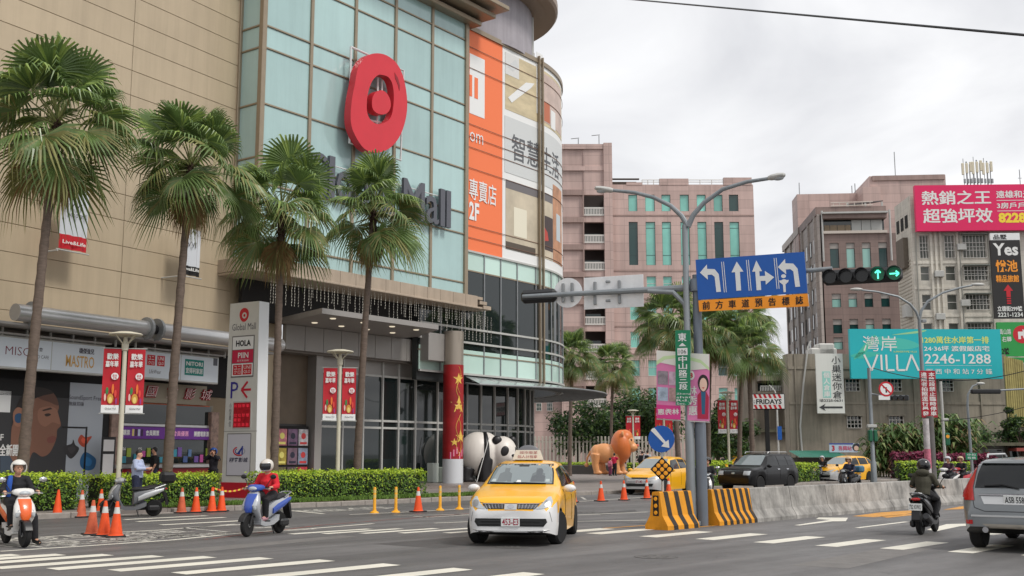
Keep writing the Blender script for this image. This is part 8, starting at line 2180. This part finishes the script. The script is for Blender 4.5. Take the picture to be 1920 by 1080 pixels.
# green street name sign
GS = M('sign_green', (0, 122, 82), .4, var=.04)
t, P, yy = quadsign('street_name_sign', 'narrow green street name sign with white characters on the grey post', 'sign', (1266, 619), (1294, 619), (1294, 760), (1267, 760), GS, -.34, .04)
A, B = P(.12, .97), P(.88, .02); X0, X1 = A.x, B.x; zz_ = lambda v: P(.5, v).y
MB().text('東', X0 + .05, X1 - .05, zz_(.15), zz_(.04), yy, 0, .016).build('lettering', SW, t)
MB().poly([((X0 + X1) / 2, yy, zz_(.17)), (X0 + .06, yy, zz_(.215)), (X1 - .06, yy, zz_(.215))][::-1]).build('arrow', SW, t)
o = MB().box(X0 + .03, X1 - .03, yy - .003, yy + .002, zz_(.335), zz_(.24)).build('route_shield', SW, t); MB().text('106', X0 + .06, X1 - .06, zz_(.315), zz_(.26), yy - .006, 0, .0).build('lettering', MATTE_BLACK, o)
MB().vtext('中山路三段', X0 + .05, X1 - .05, zz_(.80), zz_(.345), yy, 0, .016, .1).build('lettering', SW, t)
mb = MB()
for k, s in enumerate(('Zhong', 'shan', 'Rd.', 'Sec. 3')): mb.text(s, X0 - .02, X0 + (.09 * len(s) if len(s) < 5 else X1 - X0 + .02), zz_(.865 + .042 * k), zz_(.835 + .042 * k), yy, 0, .0)
mb.build('lettering', SW, t)
# pink campaign banners on both sides of the post
def camp(label, TL, TR, BR, BL, right):
 global t, P, yy
 t, P, yy = quadsign('pole_banner', label, 'banner', TL, TR, BR, BL, M('banner_pink', (222, 128, 178), .6), -.1, .015)
 t['group'] = 'pink campaign banners on the grey post'
 spoly('white_header', [(0, 0), (1, 0), (1, .22), (0, .26 if right else .17)], PRINT('banner_header', (222, 222, 214)))
 spoly('green_curve', [(.0, .16), (.3, .08), (1, .04), (1, .08), (.35, .13), (0, .22)] if not right else [(0, .05), (.6, .09), (1, .2), (1, .25), (.6, .14), (0, .1)], PRINT('banner_green', (196, 220, 170)), .001)
 if not right:
  for k, (u0, u1, v0, v1, c) in enumerate(((.05, .48, .3, .5, (150, 140, 150)), (.52, .98, .3, .5, (196, 170, 190)), (.05, .48, .54, .74, (170, 186, 206)), (.52, .98, .54, .74, (186, 150, 150)))): spoly('photo_print', [(u0, v0), (u1, v0), (u1, v1), (u0, v1)], M('banner_photo_%d' % k, c, .6, var=.45, scale=7), .001)
  spoly('name_band', [(0, .80), (1, .80), (1, 1), (0, 1)], PRINT('banner_deep_pink', (214, 60, 140)), .001)
  a_, b_ = P(.06, .95), P(.94, .84); MB().text('林秀惠', b_.x, a_.x, a_.y, b_.y, yy - .003, 0, .016).build('lettering', WHITE, t)
 else:
  spoly('red_jacket', [(.46, .62), (.62, .56), (.86, .56), (.98, .64), (.96, .97), (.46, .97)], PRINT('banner_jacket', (176, 34, 70)), .001)
  spoly('teal_scarf', [(.62, .56), (.84, .56), (.8, .9), (.66, .9)], PRINT('banner_scarf', (40, 96, 130)), .002)
  el = lambda cu, cv, ru, rv: [(cu + ru * math.cos(w), cv + rv * math.sin(w)) for w in [2 * PI * k / 20 for k in range(20)]]
  spoly('hair_print', el(.73, .44, .25, .13), PRINT('banner_hair_dark', (40, 30, 34)), .003); spoly('face_print', el(.73, .46, .17, .10), PRINT('banner_face', (232, 196, 178)), .004)
  spoly('smile_print', [(.66, .50), (.80, .50), (.73, .525)], PRINT('banner_smile', (206, 90, 90)), .005)
  spoly('number_disc', el(.17, .33, .16, .07), WHT, .002); a_, b_ = P(.09, .37), P(.25, .29); MB().text('8', a_.x, b_.x, a_.y, b_.y, yy - .005, 0, .03).build('lettering', RED, t)
  a_, b_ = P(.06, .93), P(.42, .48); MB().vtext('林秀惠', a_.x, b_.x, a_.y, b_.y, yy - .003, 0, .016, .08).build('lettering', WHITE, t)
 x0, z0 = P(0, 1); x1, z1 = P(1, 1); MB().tube([(x0, -.09, z0 - .02), (x1, -.09, z1 - .02)], .015, 6).build('rod', PALE_STEEL, t)
camp('pink campaign banner with four photos left of the green street name sign', (1231, 657), (1276, 660), (1276, 787), (1231, 784), False)
camp('pink campaign banner with a smiling woman in red right of the green street name sign', (1289, 662), (1330, 664), (1330, 790), (1289, 788), True)
# round blue keep right sign and the diamond of amber reflectors on the barrier end
t = thing('keep_right_sign', 'round blue sign with a white diagonal arrow above the striped barrier end', 'sign', RF.W(-1.15, YB), SF.rz)
QF = Fr(*RF.W(-1.15, YB)[:2], 112); xq, zq = QF.inv(1240, 823); rq = .30
MB().tube([(xq, .03, BH), (xq, .03, zq + .1)], .03, 8).build('post', PALE_STEEL, t)
MB().lathe([(rq, -.015), (rq, .01)], 32, (xq, 0, zq), 'y').build('disc', BLUE, t)
mb = MB(); pts = [(-.20, .235), (-.235, .19), (.06, -.10), (.0, -.165), (.185, -.20), (.17, -.02), (.105, -.065), (-.15, .25)]
mb.prism([(xq + a_, zq + b_) for a_, b_ in pts], -.022, -.016); mb.build('arrow', SW, t)
t = thing('reflector_sign', 'black diamond sign with nine amber reflectors on the striped barrier end', 'sign', RF.W(-1.25, YB), SF.rz)
QF = Fr(*RF.W(-1.25, YB)[:2], 112); xq, zq = QF.inv(1242, 880); h = .27
MB().prism([(xq - h, zq), (xq, zq - h), (xq + h, zq), (xq, zq + h)], -.03, -.01).build('diamond', MATTE_BLACK, t)
for i in (-1, 0, 1):
 for j in (-1, 0, 1):
  a_, b_ = (i - j) * .082, (i + j) * .082; MB().lathe([(.05, 0), (.045, -.014), (0, -.018)][::-1], 14, (xq + a_, -.03, zq + b_), 'y').build('reflector', AMBR, t, smooth=True)
MB().tube([(xq, 0, BH - .02), (xq, 0, zq)], .025, 8).build('post', PALE_STEEL, t)

# ---- mushroom lamp posts with twin red banners
LAMPP = M('lamp_post_cream', (206, 200, 180), .5, var=.06, streak=.1); RB_ = M('banner_red', (186, 22, 38), .55, var=.06, scale=3)
def lamp_banner(label, blabs, base, rz, top=4.95, far=False, bz=(2.65, 4.45), bw=.47):
 t = thing('lamp_post', label, 'lamp post', base, rz, 'mushroom lamp posts with twin banners')
 MB().lathe([(.12, 0), (.12, .1), (.075, .15), (.06, top - .5), (.09, top - .48), (.10, top - .3), (.07, top - .28), (.05, top - .1), (0, top - .1)], 12).build('pole', LAMPP, t, smooth=True)
 for k in range(4): w = PI / 4 + PI / 2 * k; MB().tube([(.06 * math.cos(w), .06 * math.sin(w), top - .32), (.36 * math.cos(w), .36 * math.sin(w), top - .06)], .018, 5).build('strut', LAMPP, t)
 MB().lathe([(0, top - .07), (.44, top - .06), (.47, top - .03), (.44, top), (.2, top + .05), (0, top + .06)], 28).build('lamp_disc', LAMPP, t, smooth=True)
 for z in (bz[0] - .02, bz[1] + .02): MB().tube([(-bw - .14, -.02, z), (bw + .14, -.02, z)], .014, 5).build('banner_rod', PALE_STEEL, t)
 for s, lab in zip((-1, 1), blabs):
  b = thing('lamp_banner', lab, 'banner', base, rz, 'red festival banners on lamp posts')
  x0, x1 = (s * .09, s * (.09 + bw)) if s > 0 else (s * (.09 + bw), s * .09)
  z0, z1 = bz; zf = z0 + (z1 - z0) * .12
  wv = lambda x, z: -.025 + .018 * math.sin(3.1 * z + 5 * x + s)
  for nm, za_, zb_, m in (('cloth', zf, z1, RB_), ('white_foot', z0, zf, WHT)):
   mb = MB(); rows = [[(x0 + (x1 - x0) * i / 6, wv(x0 + (x1 - x0) * i / 6, za_ + (zb_ - za_) * j / 6), za_ + (zb_ - za_) * j / 6) for i in range(7)] for j in range(7)]
   mb.loft([r_[::-1] for r_ in rows][::1], closed=False, cap=False); mb.build(nm, m, b, smooth=True)
  yf = -.055; L = lambda u: x0 + (x1 - x0) * u; Z = lambda v: z1 + (z0 - z1) * v
  mb = MB()
  mb.text('歡樂', L(.2), L(.85), Z(.17), Z(.07), yf, 0, .016); mb.text('嘉年華', L(.14), L(.86), Z(.285), Z(.19), yf, 0, .016)
  mb.build('lettering', WHITE, b)
  if not far:
   MB().disc(L(.7), Z(.43), bw * .21, yf, 20).build('offer_disc', WHT, b); MB().text('最高', L(.56), L(.82), Z(.44), Z(.40), yf - .003, 0, 0).text('5%', L(.6), L(.82), Z(.475), Z(.445), yf - .003, 0, .02).build('lettering', RED, b)
   MB().text('Global Mall', L(.22), L(.85), Z(.95), Z(.92), yf, 0, 0).build('lettering', NAVY, b)
  for k, (u, v, w, h, c) in enumerate(((.5, .78, .36, .16, (206, 150, 60)), (.5, .80, .2, .1, (236, 206, 120)), (.3, .66, .16, .12, (60, 130, 70)), (.62, .63, .14, .16, (230, 120, 50)), (.78, .70, .14, .12, (220, 70, 60)), (.2, .76, .12, .12, (230, 190, 180)), (.84, .82, .1, .1, (150, 60, 130)))):
   if far and k > 3: break
   MB().disc(L(u), Z(v), bw * w * .5, yf - .002 * (k + 1), 12, 0, (z1 - z0) * h * .5).build('fruit_print', PRINT('fruit_%d' % k, c), b)
 return t
def on_strip(px, py, yo): x, z = RF.inv(px, py, yo); return RF.W(x, yo, PAVE_Z)
lamp_banner('mushroom lamp post standing in the hedge gap behind the silver scooter', ('red festival banner left of the lamp post by the ticket counter', 'red festival banner right of the lamp post by the ticket counter'), on_strip(227, 800, 1.0), R(0) + RF.rz * .35, 4.9)
lamp_banner('mushroom lamp post behind the long hedge in front of the mall entrance', ('red festival banner left of the lamp post before the mall entrance', 'red festival banner right of the lamp post before the mall entrance'), on_strip(635, 800, 2.0), RF.rz * .3, 5.05)
for px, D, tp_, lab, la, lb_ in ((1367, 62, 768, 'mushroom lamp post under the palms right of the pink banners', 'red banner left of the lamp post between the palm trunks', 'red banner right of the lamp post between the palm trunks'), (1246, 72, 752, 'mushroom lamp post half hidden by the round blue sign', 'red banner behind the pink banners, left one', 'red banner behind the pink banners, right one'), (1188, 88, 760, 'small distant mushroom lamp post behind the lion', 'small red banner left on the distant lamp post', 'small red banner right on the distant lamp post')):
 lamp_banner(lab, (la, lb_), (at(px, 860, D).x, D, PAVE_Z), 0, 4.9, D > 65)

# ---- diner sign
t = thing('diner_sign', 'red and white striped diner sign with black lettering on a black post', 'sign', (at(1437, 760, 66).x, 66, 0), R(-6)); q = lambda px, py: ((px - 1437) * 66 / FPX, at(1437, py, 66).z)
(x0, z1), (x1, z0) = q(1406, 738), q(1471, 768)
MB().rbox(x0, x1, -.1, .1, z0, z1, .03).build('frame', MATTE_BLACK, t); MB().box(x0 + .05, x1 - .05, -.11, -.1, z0 + .05, z1 - .05).build('white_face', WHT, t)
n = 7; w = (x1 - x0 - .1) / n
for k in range(n):
 for (za_, zb_) in ((z0 + .05, z0 + .30), (z1 - .30, z1 - .05)):
  a_ = x0 + .05 + w * k; MB().poly([(a_, -.113, za_), (min(a_ + w * .5, x1 - .05), -.113, za_), (min(a_ + w * .5 - .1, x1 - .05), -.113, zb_), (max(a_ - .1, x0 + .05), -.113, zb_)]).build('red_stripe', RED, t)
MB().box(x0 + .1, x1 - .12, -.118, -.114, z0 + .28, z1 - .28).build('white_band', WHT, t)
MB().text('FRIDAYS', x0 + .38, x1 - .2, z0 + .32, z1 - .33, -.121, 0, .035).text('TGI', x0 + .14, x0 + .32, z0 + .36, z1 - .4, -.121, 0, .0).build('lettering', MATTE_BLACK, t)
MB().rbox(-.13, .13, -.08, .08, 0, z0, .02).build('post', MATTE_BLACK, t)

# ---- right hand poles
def pole_frame(px, D): p = at(px, 860, D); return (p.x, D, 0), (lambda a, b: ((a - px) * D / FPX, at(px, b, D).z))
loc, q = pole_frame(1738, 60)
t = thing('street_lamp', 'double arm street lamp in front of the turquoise billboard', 'street lamp', loc, 0)
zj = q(1738, 600)[1]
MB().lathe([(.14, 0), (.12, 3), (.09, zj)], 12).build('mast', GALV, t, smooth=True)
for pts, e in (([(1738, 600), (1733, 585), (1722, 570), (1700, 556), (1660, 547), (1632, 544)], (1612, 541)), ([(1738, 600), (1743, 582), (1756, 565), (1785, 549), (1820, 539), (1842, 535)], (1863, 532))):
 MB().tube([(q(*p)[0], 0, q(*p)[1]) for p in pts], [.08, .075, .07, .06, .055, .05], 8).build('arm', GALV, t, smooth=True)
 (x0, z0), (x1, z1) = q(*pts[-1]), q(*e); MB().ball(((x0 + x1) / 2, 0, (z0 + z1) / 2), (abs(x1 - x0) * .62, .13, .09), 14, 8).build('lamp_head', PALE_STEEL, t, smooth=True)
x, z = q(1746, 602); MB().rbox(x - .12, x + .14, -.1, .1, z - .08, z + .1, .03).build('camera', STEEL, t)
t = thing('parking_notice', 'tall red notice sign with two columns of white characters on a post', 'sign', (loc[0], 59.6, 0), 0); q = pole_frame(1738, 59.6)[1]
(x0, z1), (x1, z0) = q(1727, 695), q(1757, 783)
MB().rbox(x0, x1, -.05, 0, z0, z1, .01).build('panel', M('notice_red', (160, 16, 36), .45), t)
mb = MB(); xm = (x0 + x1) / 2; mb.vtext('本路段禁止臨時停車', xm + .05, x1 - .06, z0 + .08, z1 - .08, -.054, 0, .016).vtext('違規者拍照逕行舉發', x0 + .06, xm - .05, z0 + .08, z1 - .08, -.054, 0, .016).build('lettering', WHITE, t)
loc, q = pole_frame(1746, 59)
t = thing('utility_post', 'short thick grey post wrapped with notices below the red parking sign', 'post', loc, 0)
MB().lathe([(.2, 0), (.19, q(0, 780)[1])], 14, (.12, .2, 0)).build('shaft', M('weathered_post', (104, 100, 98), .7, var=.2, streak=.3), t, smooth=True)
MB().lathe([(.16, .2), (.16, q(0, 785)[1])], 14, (-.18, .0, 0)).build('white_shaft', M('chalky_post', (188, 182, 182), .7, var=.35, scale=4), t, smooth=True)
MB().lathe([(.17, .9), (.17, 1.9)], 14, (-.18, .0, 0)).build('red_notice', M('notice_pink', (196, 110, 130), .6, var=.4, scale=9), t, smooth=True)
loc, q = pole_frame(1637, 60)
t = thing('signal_post', 'slim grey post with a short arm carrying a signal left of the red notice', 'signal post', loc, 0)
MB().lathe([(.16, 0), (.16, 1.2), (.11, 1.3), (.09, q(0, 690)[1])], 12).build('post', GALV, t, smooth=True)
MB().tube([(0, 0, q(0, 738)[1]), (q(1672, 0)[0], 0, q(0, 745)[1])], .05, 8).build('arm', GALV, t, smooth=True)
for px in (1633, 1642): x = q(px, 0)[0]; MB().rbox(x - .1, x + .1, -.2, .1, q(0, 828)[1], q(0, 806)[1], .04).build('pedestrian_signal', M('signal_green_box', (24, 96, 66), .5), t)
MB().rbox(-.25, .25, -.15, .1, q(0, 802)[1], q(0, 796)[1], .03).build('speaker', PALE_STEEL, t)
t = thing('traffic_signal', 'dark horizontal signal at the tip of the short arm', 'traffic signal', (loc[0], 59.9, 0), 0); x0, x1 = q(1670, 0)[0], q(1708, 0)[0]; z = q(0, 746)[1]
MB().rbox(x0, x1, -.1, .12, z - .15, z + .15, .06).build('housing', M('signal_grey', (70, 74, 76), .5), t)
for k in range(3): MB().lathe([(.13, -.3), (.14, -.1)], 14, (x1 - .85 + .3 * k, 0, z), 'y').build('visor', BLACK, t, smooth=True)
t = thing('no_turn_sign', 'round white sign with red rim and slash on the short signal arm', 'sign', (loc[0], 59.7, 0), 0); x, z = q(1664, 730)
MB().lathe([(.40, -.01), (.40, .01)], 28, (x, 0, z), 'y').build('red_rim', RED, t); MB().disc(x, z, .31, -.014, 24).build('white_face', WHT, t)
MB().poly([(x - .26, -.018, z + .2), (x - .2, -.018, z + .26), (x + .26, -.018, z - .2), (x + .2, -.018, z - .26)][::-1]).build('slash', RED, t); MB().poly([(x - .04, -.0165, z - .2), (x + .04, -.0165, z - .2), (x + .04, -.0165, z + .1), (x - .16, -.0165, z + .1), (x - .16, -.0165, z + .04), (x - .04, -.0165, z + .04)]).build('arrow', MATTE_BLACK, t)
x, z = q(1660, 746); MB().box(x - .3, x + .3, 0, .01, z - .12, z + .12).build('plate_below', WHT, t)
loc, q = pole_frame(1772, 64)
t = thing('camera_pole', 'thin pale pole with a camera right of the red notice', 'pole', loc, 0)
MB().lathe([(.09, 0), (.07, q(0, 715)[1])], 10).build('pole', PALE_STEEL, t, smooth=True); x, z = q(1779, 787); MB().rbox(0, x + .1, -.08, .08, z - .08, z + .08, .03).build('camera', PALE_STEEL, t)
x, z = q(1778, 825); MB().rbox(x - .14, x + .14, -.1, .1, z - .3, z + .4, .04).build('amber_signal', M('signal_green_box', (24, 96, 66), .5), t); MB().lathe([(.1, -.02), (.1, 0)], 12, (x, -.1, z + .2), 'y').build('amber_lens', AMBR, t)
loc, q = pole_frame(1822, 62)
t = thing('street_lamp', 'small curved street lamp with a pale head at far right above the shop', 'street lamp', loc, 0)
MB().tube([(0, 0, 0), (q(1820, 0)[0], 0, q(0, 760)[1]), (q(1822, 0)[0], 0, q(0, 740)[1]), (q(1832, 0)[0], 0, q(0, 724)[1]), (q(1842, 0)[0], 0, q(0, 720)[1])], [.09, .07, .06, .05, .04], 8).build('mast', GALV, t, smooth=True)
x, z = q(1847, 719); MB().ball((x, 0, z), (.25, .1, .08), 12, 8).build('lamp_head', PALE_STEEL, t, smooth=True)
loc, q = pole_frame(1855, 61)
t = thing('traffic_signal', 'long black signal seen from behind on an arm entering from the right edge', 'traffic signal', loc, 0)
x0, x1 = q(1828, 0)[0], q(1884, 0)[0]; z = q(0, 734)[1]; MB().rbox(x0, x1, -.12, .12, z - .13, z + .13, .06).build('housing', BLACK, t)
MB().tube([(x1 - .3, 0, z + .05), (q(1990, 0)[0], 0, q(0, 726)[1])], .05, 8).build('arm', GALV, t, smooth=True)
loc, q = pole_frame(1822, 60)
t = thing('direction_sign', 'small green direction sign with white lines behind the barrier at far right', 'sign', loc, 0)
(x0, z1), (x1, z0) = q(1811, 849), q(1832, 862); MB().box(x0, x1, -.02, 0, z0, z1).build('panel', GS, t); MB().text('中和', x0 + .08, x1 - .08, (z0 + z1) / 2 + .02, z1 - .04, -.024, 0, 0).text('板橋', x0 + .08, x1 - .08, z0 + .04, (z0 + z1) / 2 - .02, -.024, 0, 0).build('lettering', SW, t); MB().tube([(0, .02, 0), (0, .02, z0)], .03, 6).build('post', STEEL, t)
loc, q = pole_frame(1460, 75)
t = thing('street_lamp', 'thin curved street lamp by the diner sign with a blue plate', 'street lamp', loc, 0)
MB().tube([(0, 0, 0), (0, 0, q(0, 745)[1]), (q(1457, 0)[0], 0, q(0, 733)[1]), (q(1447, 0)[0], 0, q(0, 722)[1])], [.08, .06, .05, .04], 8).build('mast', PALE_STEEL, t, smooth=True)
x, z = q(1463, 812); MB().box(x - .14, x + .14, -.1, -.08, z - .45, z + .45).build('blue_plate', BLUE, t)
# rooftop antennas and cables
for k, (px, pt, lab) in enumerate(((1846, 303, 'leftmost cluster of pale rooftop panel antennas above the magenta billboard'), (1866, 300, 'middle cluster of rooftop panel antennas above the magenta billboard'), (1886, 302, 'rightmost cluster of rooftop panel antennas above the magenta billboard'))):
 loc, q = pole_frame(px, 108); loc = (loc[0], 108, q(0, 350)[1]); z0 = loc[2]
 t = thing('antenna_cluster', lab, 'antenna', loc, 0, 'rooftop antenna clusters'); hgt = q(0, pt)[1] - z0
 MB().tube([(0, 0, -1), (0, 0, hgt)], .07, 6).tube([(.35, .1, -1), (.35, .1, hgt * .9)], .05, 6).tube([(-.3, 0, 0), (-.3, 0, hgt * 1.12)], .03, 6).build('mast', STEEL, t)
 for j in range(3): x = -.45 + .4 * j; MB().rbox(x - .13, x + .13, -.25, -.12, hgt * (.45 + .06 * j), hgt * (.92 + .05 * (j == 2)), .04).build('panel_antenna', M('antenna_cream', (206, 200, 176), .5), t)
 for j in range(3): MB().rbox(-.4 + .35 * j, -.2 + .35 * j, -.2, -.05, hgt * .12, hgt * .3, .03).build('radio_unit', STEEL, t)
loc, q = pole_frame(1826, 108)
for j, (px, y0, y1) in enumerate(((1826, 345, 313), (1913, 345, 318))):
 o = MB().tube([(0, 0, -1), (0, 0, at(px, y1, 108).z - at(px, y0, 108).z)], .04, 6).tube([(-.2, 0, .6), (.2, 0, .6)], .03, 5).build('aerial', STEEL); o.location = at(px, y0, 108); tag(o, ['thin rooftop aerial left of the antenna clusters', 'thin rooftop aerial right of the antenna clusters'][j], 'aerial')
def cable(label, p0, p1, sag, r):
 a, b = Vector(p0), Vector(p1); o = MB().tube([a + (b - a) * k / 24 + Vector((0, 0, -sag * 4 * (k / 24) * (1 - k / 24))) for k in range(25)], r, 6).build('overhead_cable', BLACK); tag(o, label, 'cable')
cable('thick black overhead cable crossing the sky at the top right', at(1130, -6, 40), at(1990, 72, 18), .0, .028)
cable('thin overhead wire from the slim signal post across the concrete wall to the right', at(1637, 690, 60), at(1990, 672, 58), .9, .025)
cable('thin low wire across the concrete wall right of the red notice', at(1755, 790, 62), at(1990, 742, 60), .25, .02)
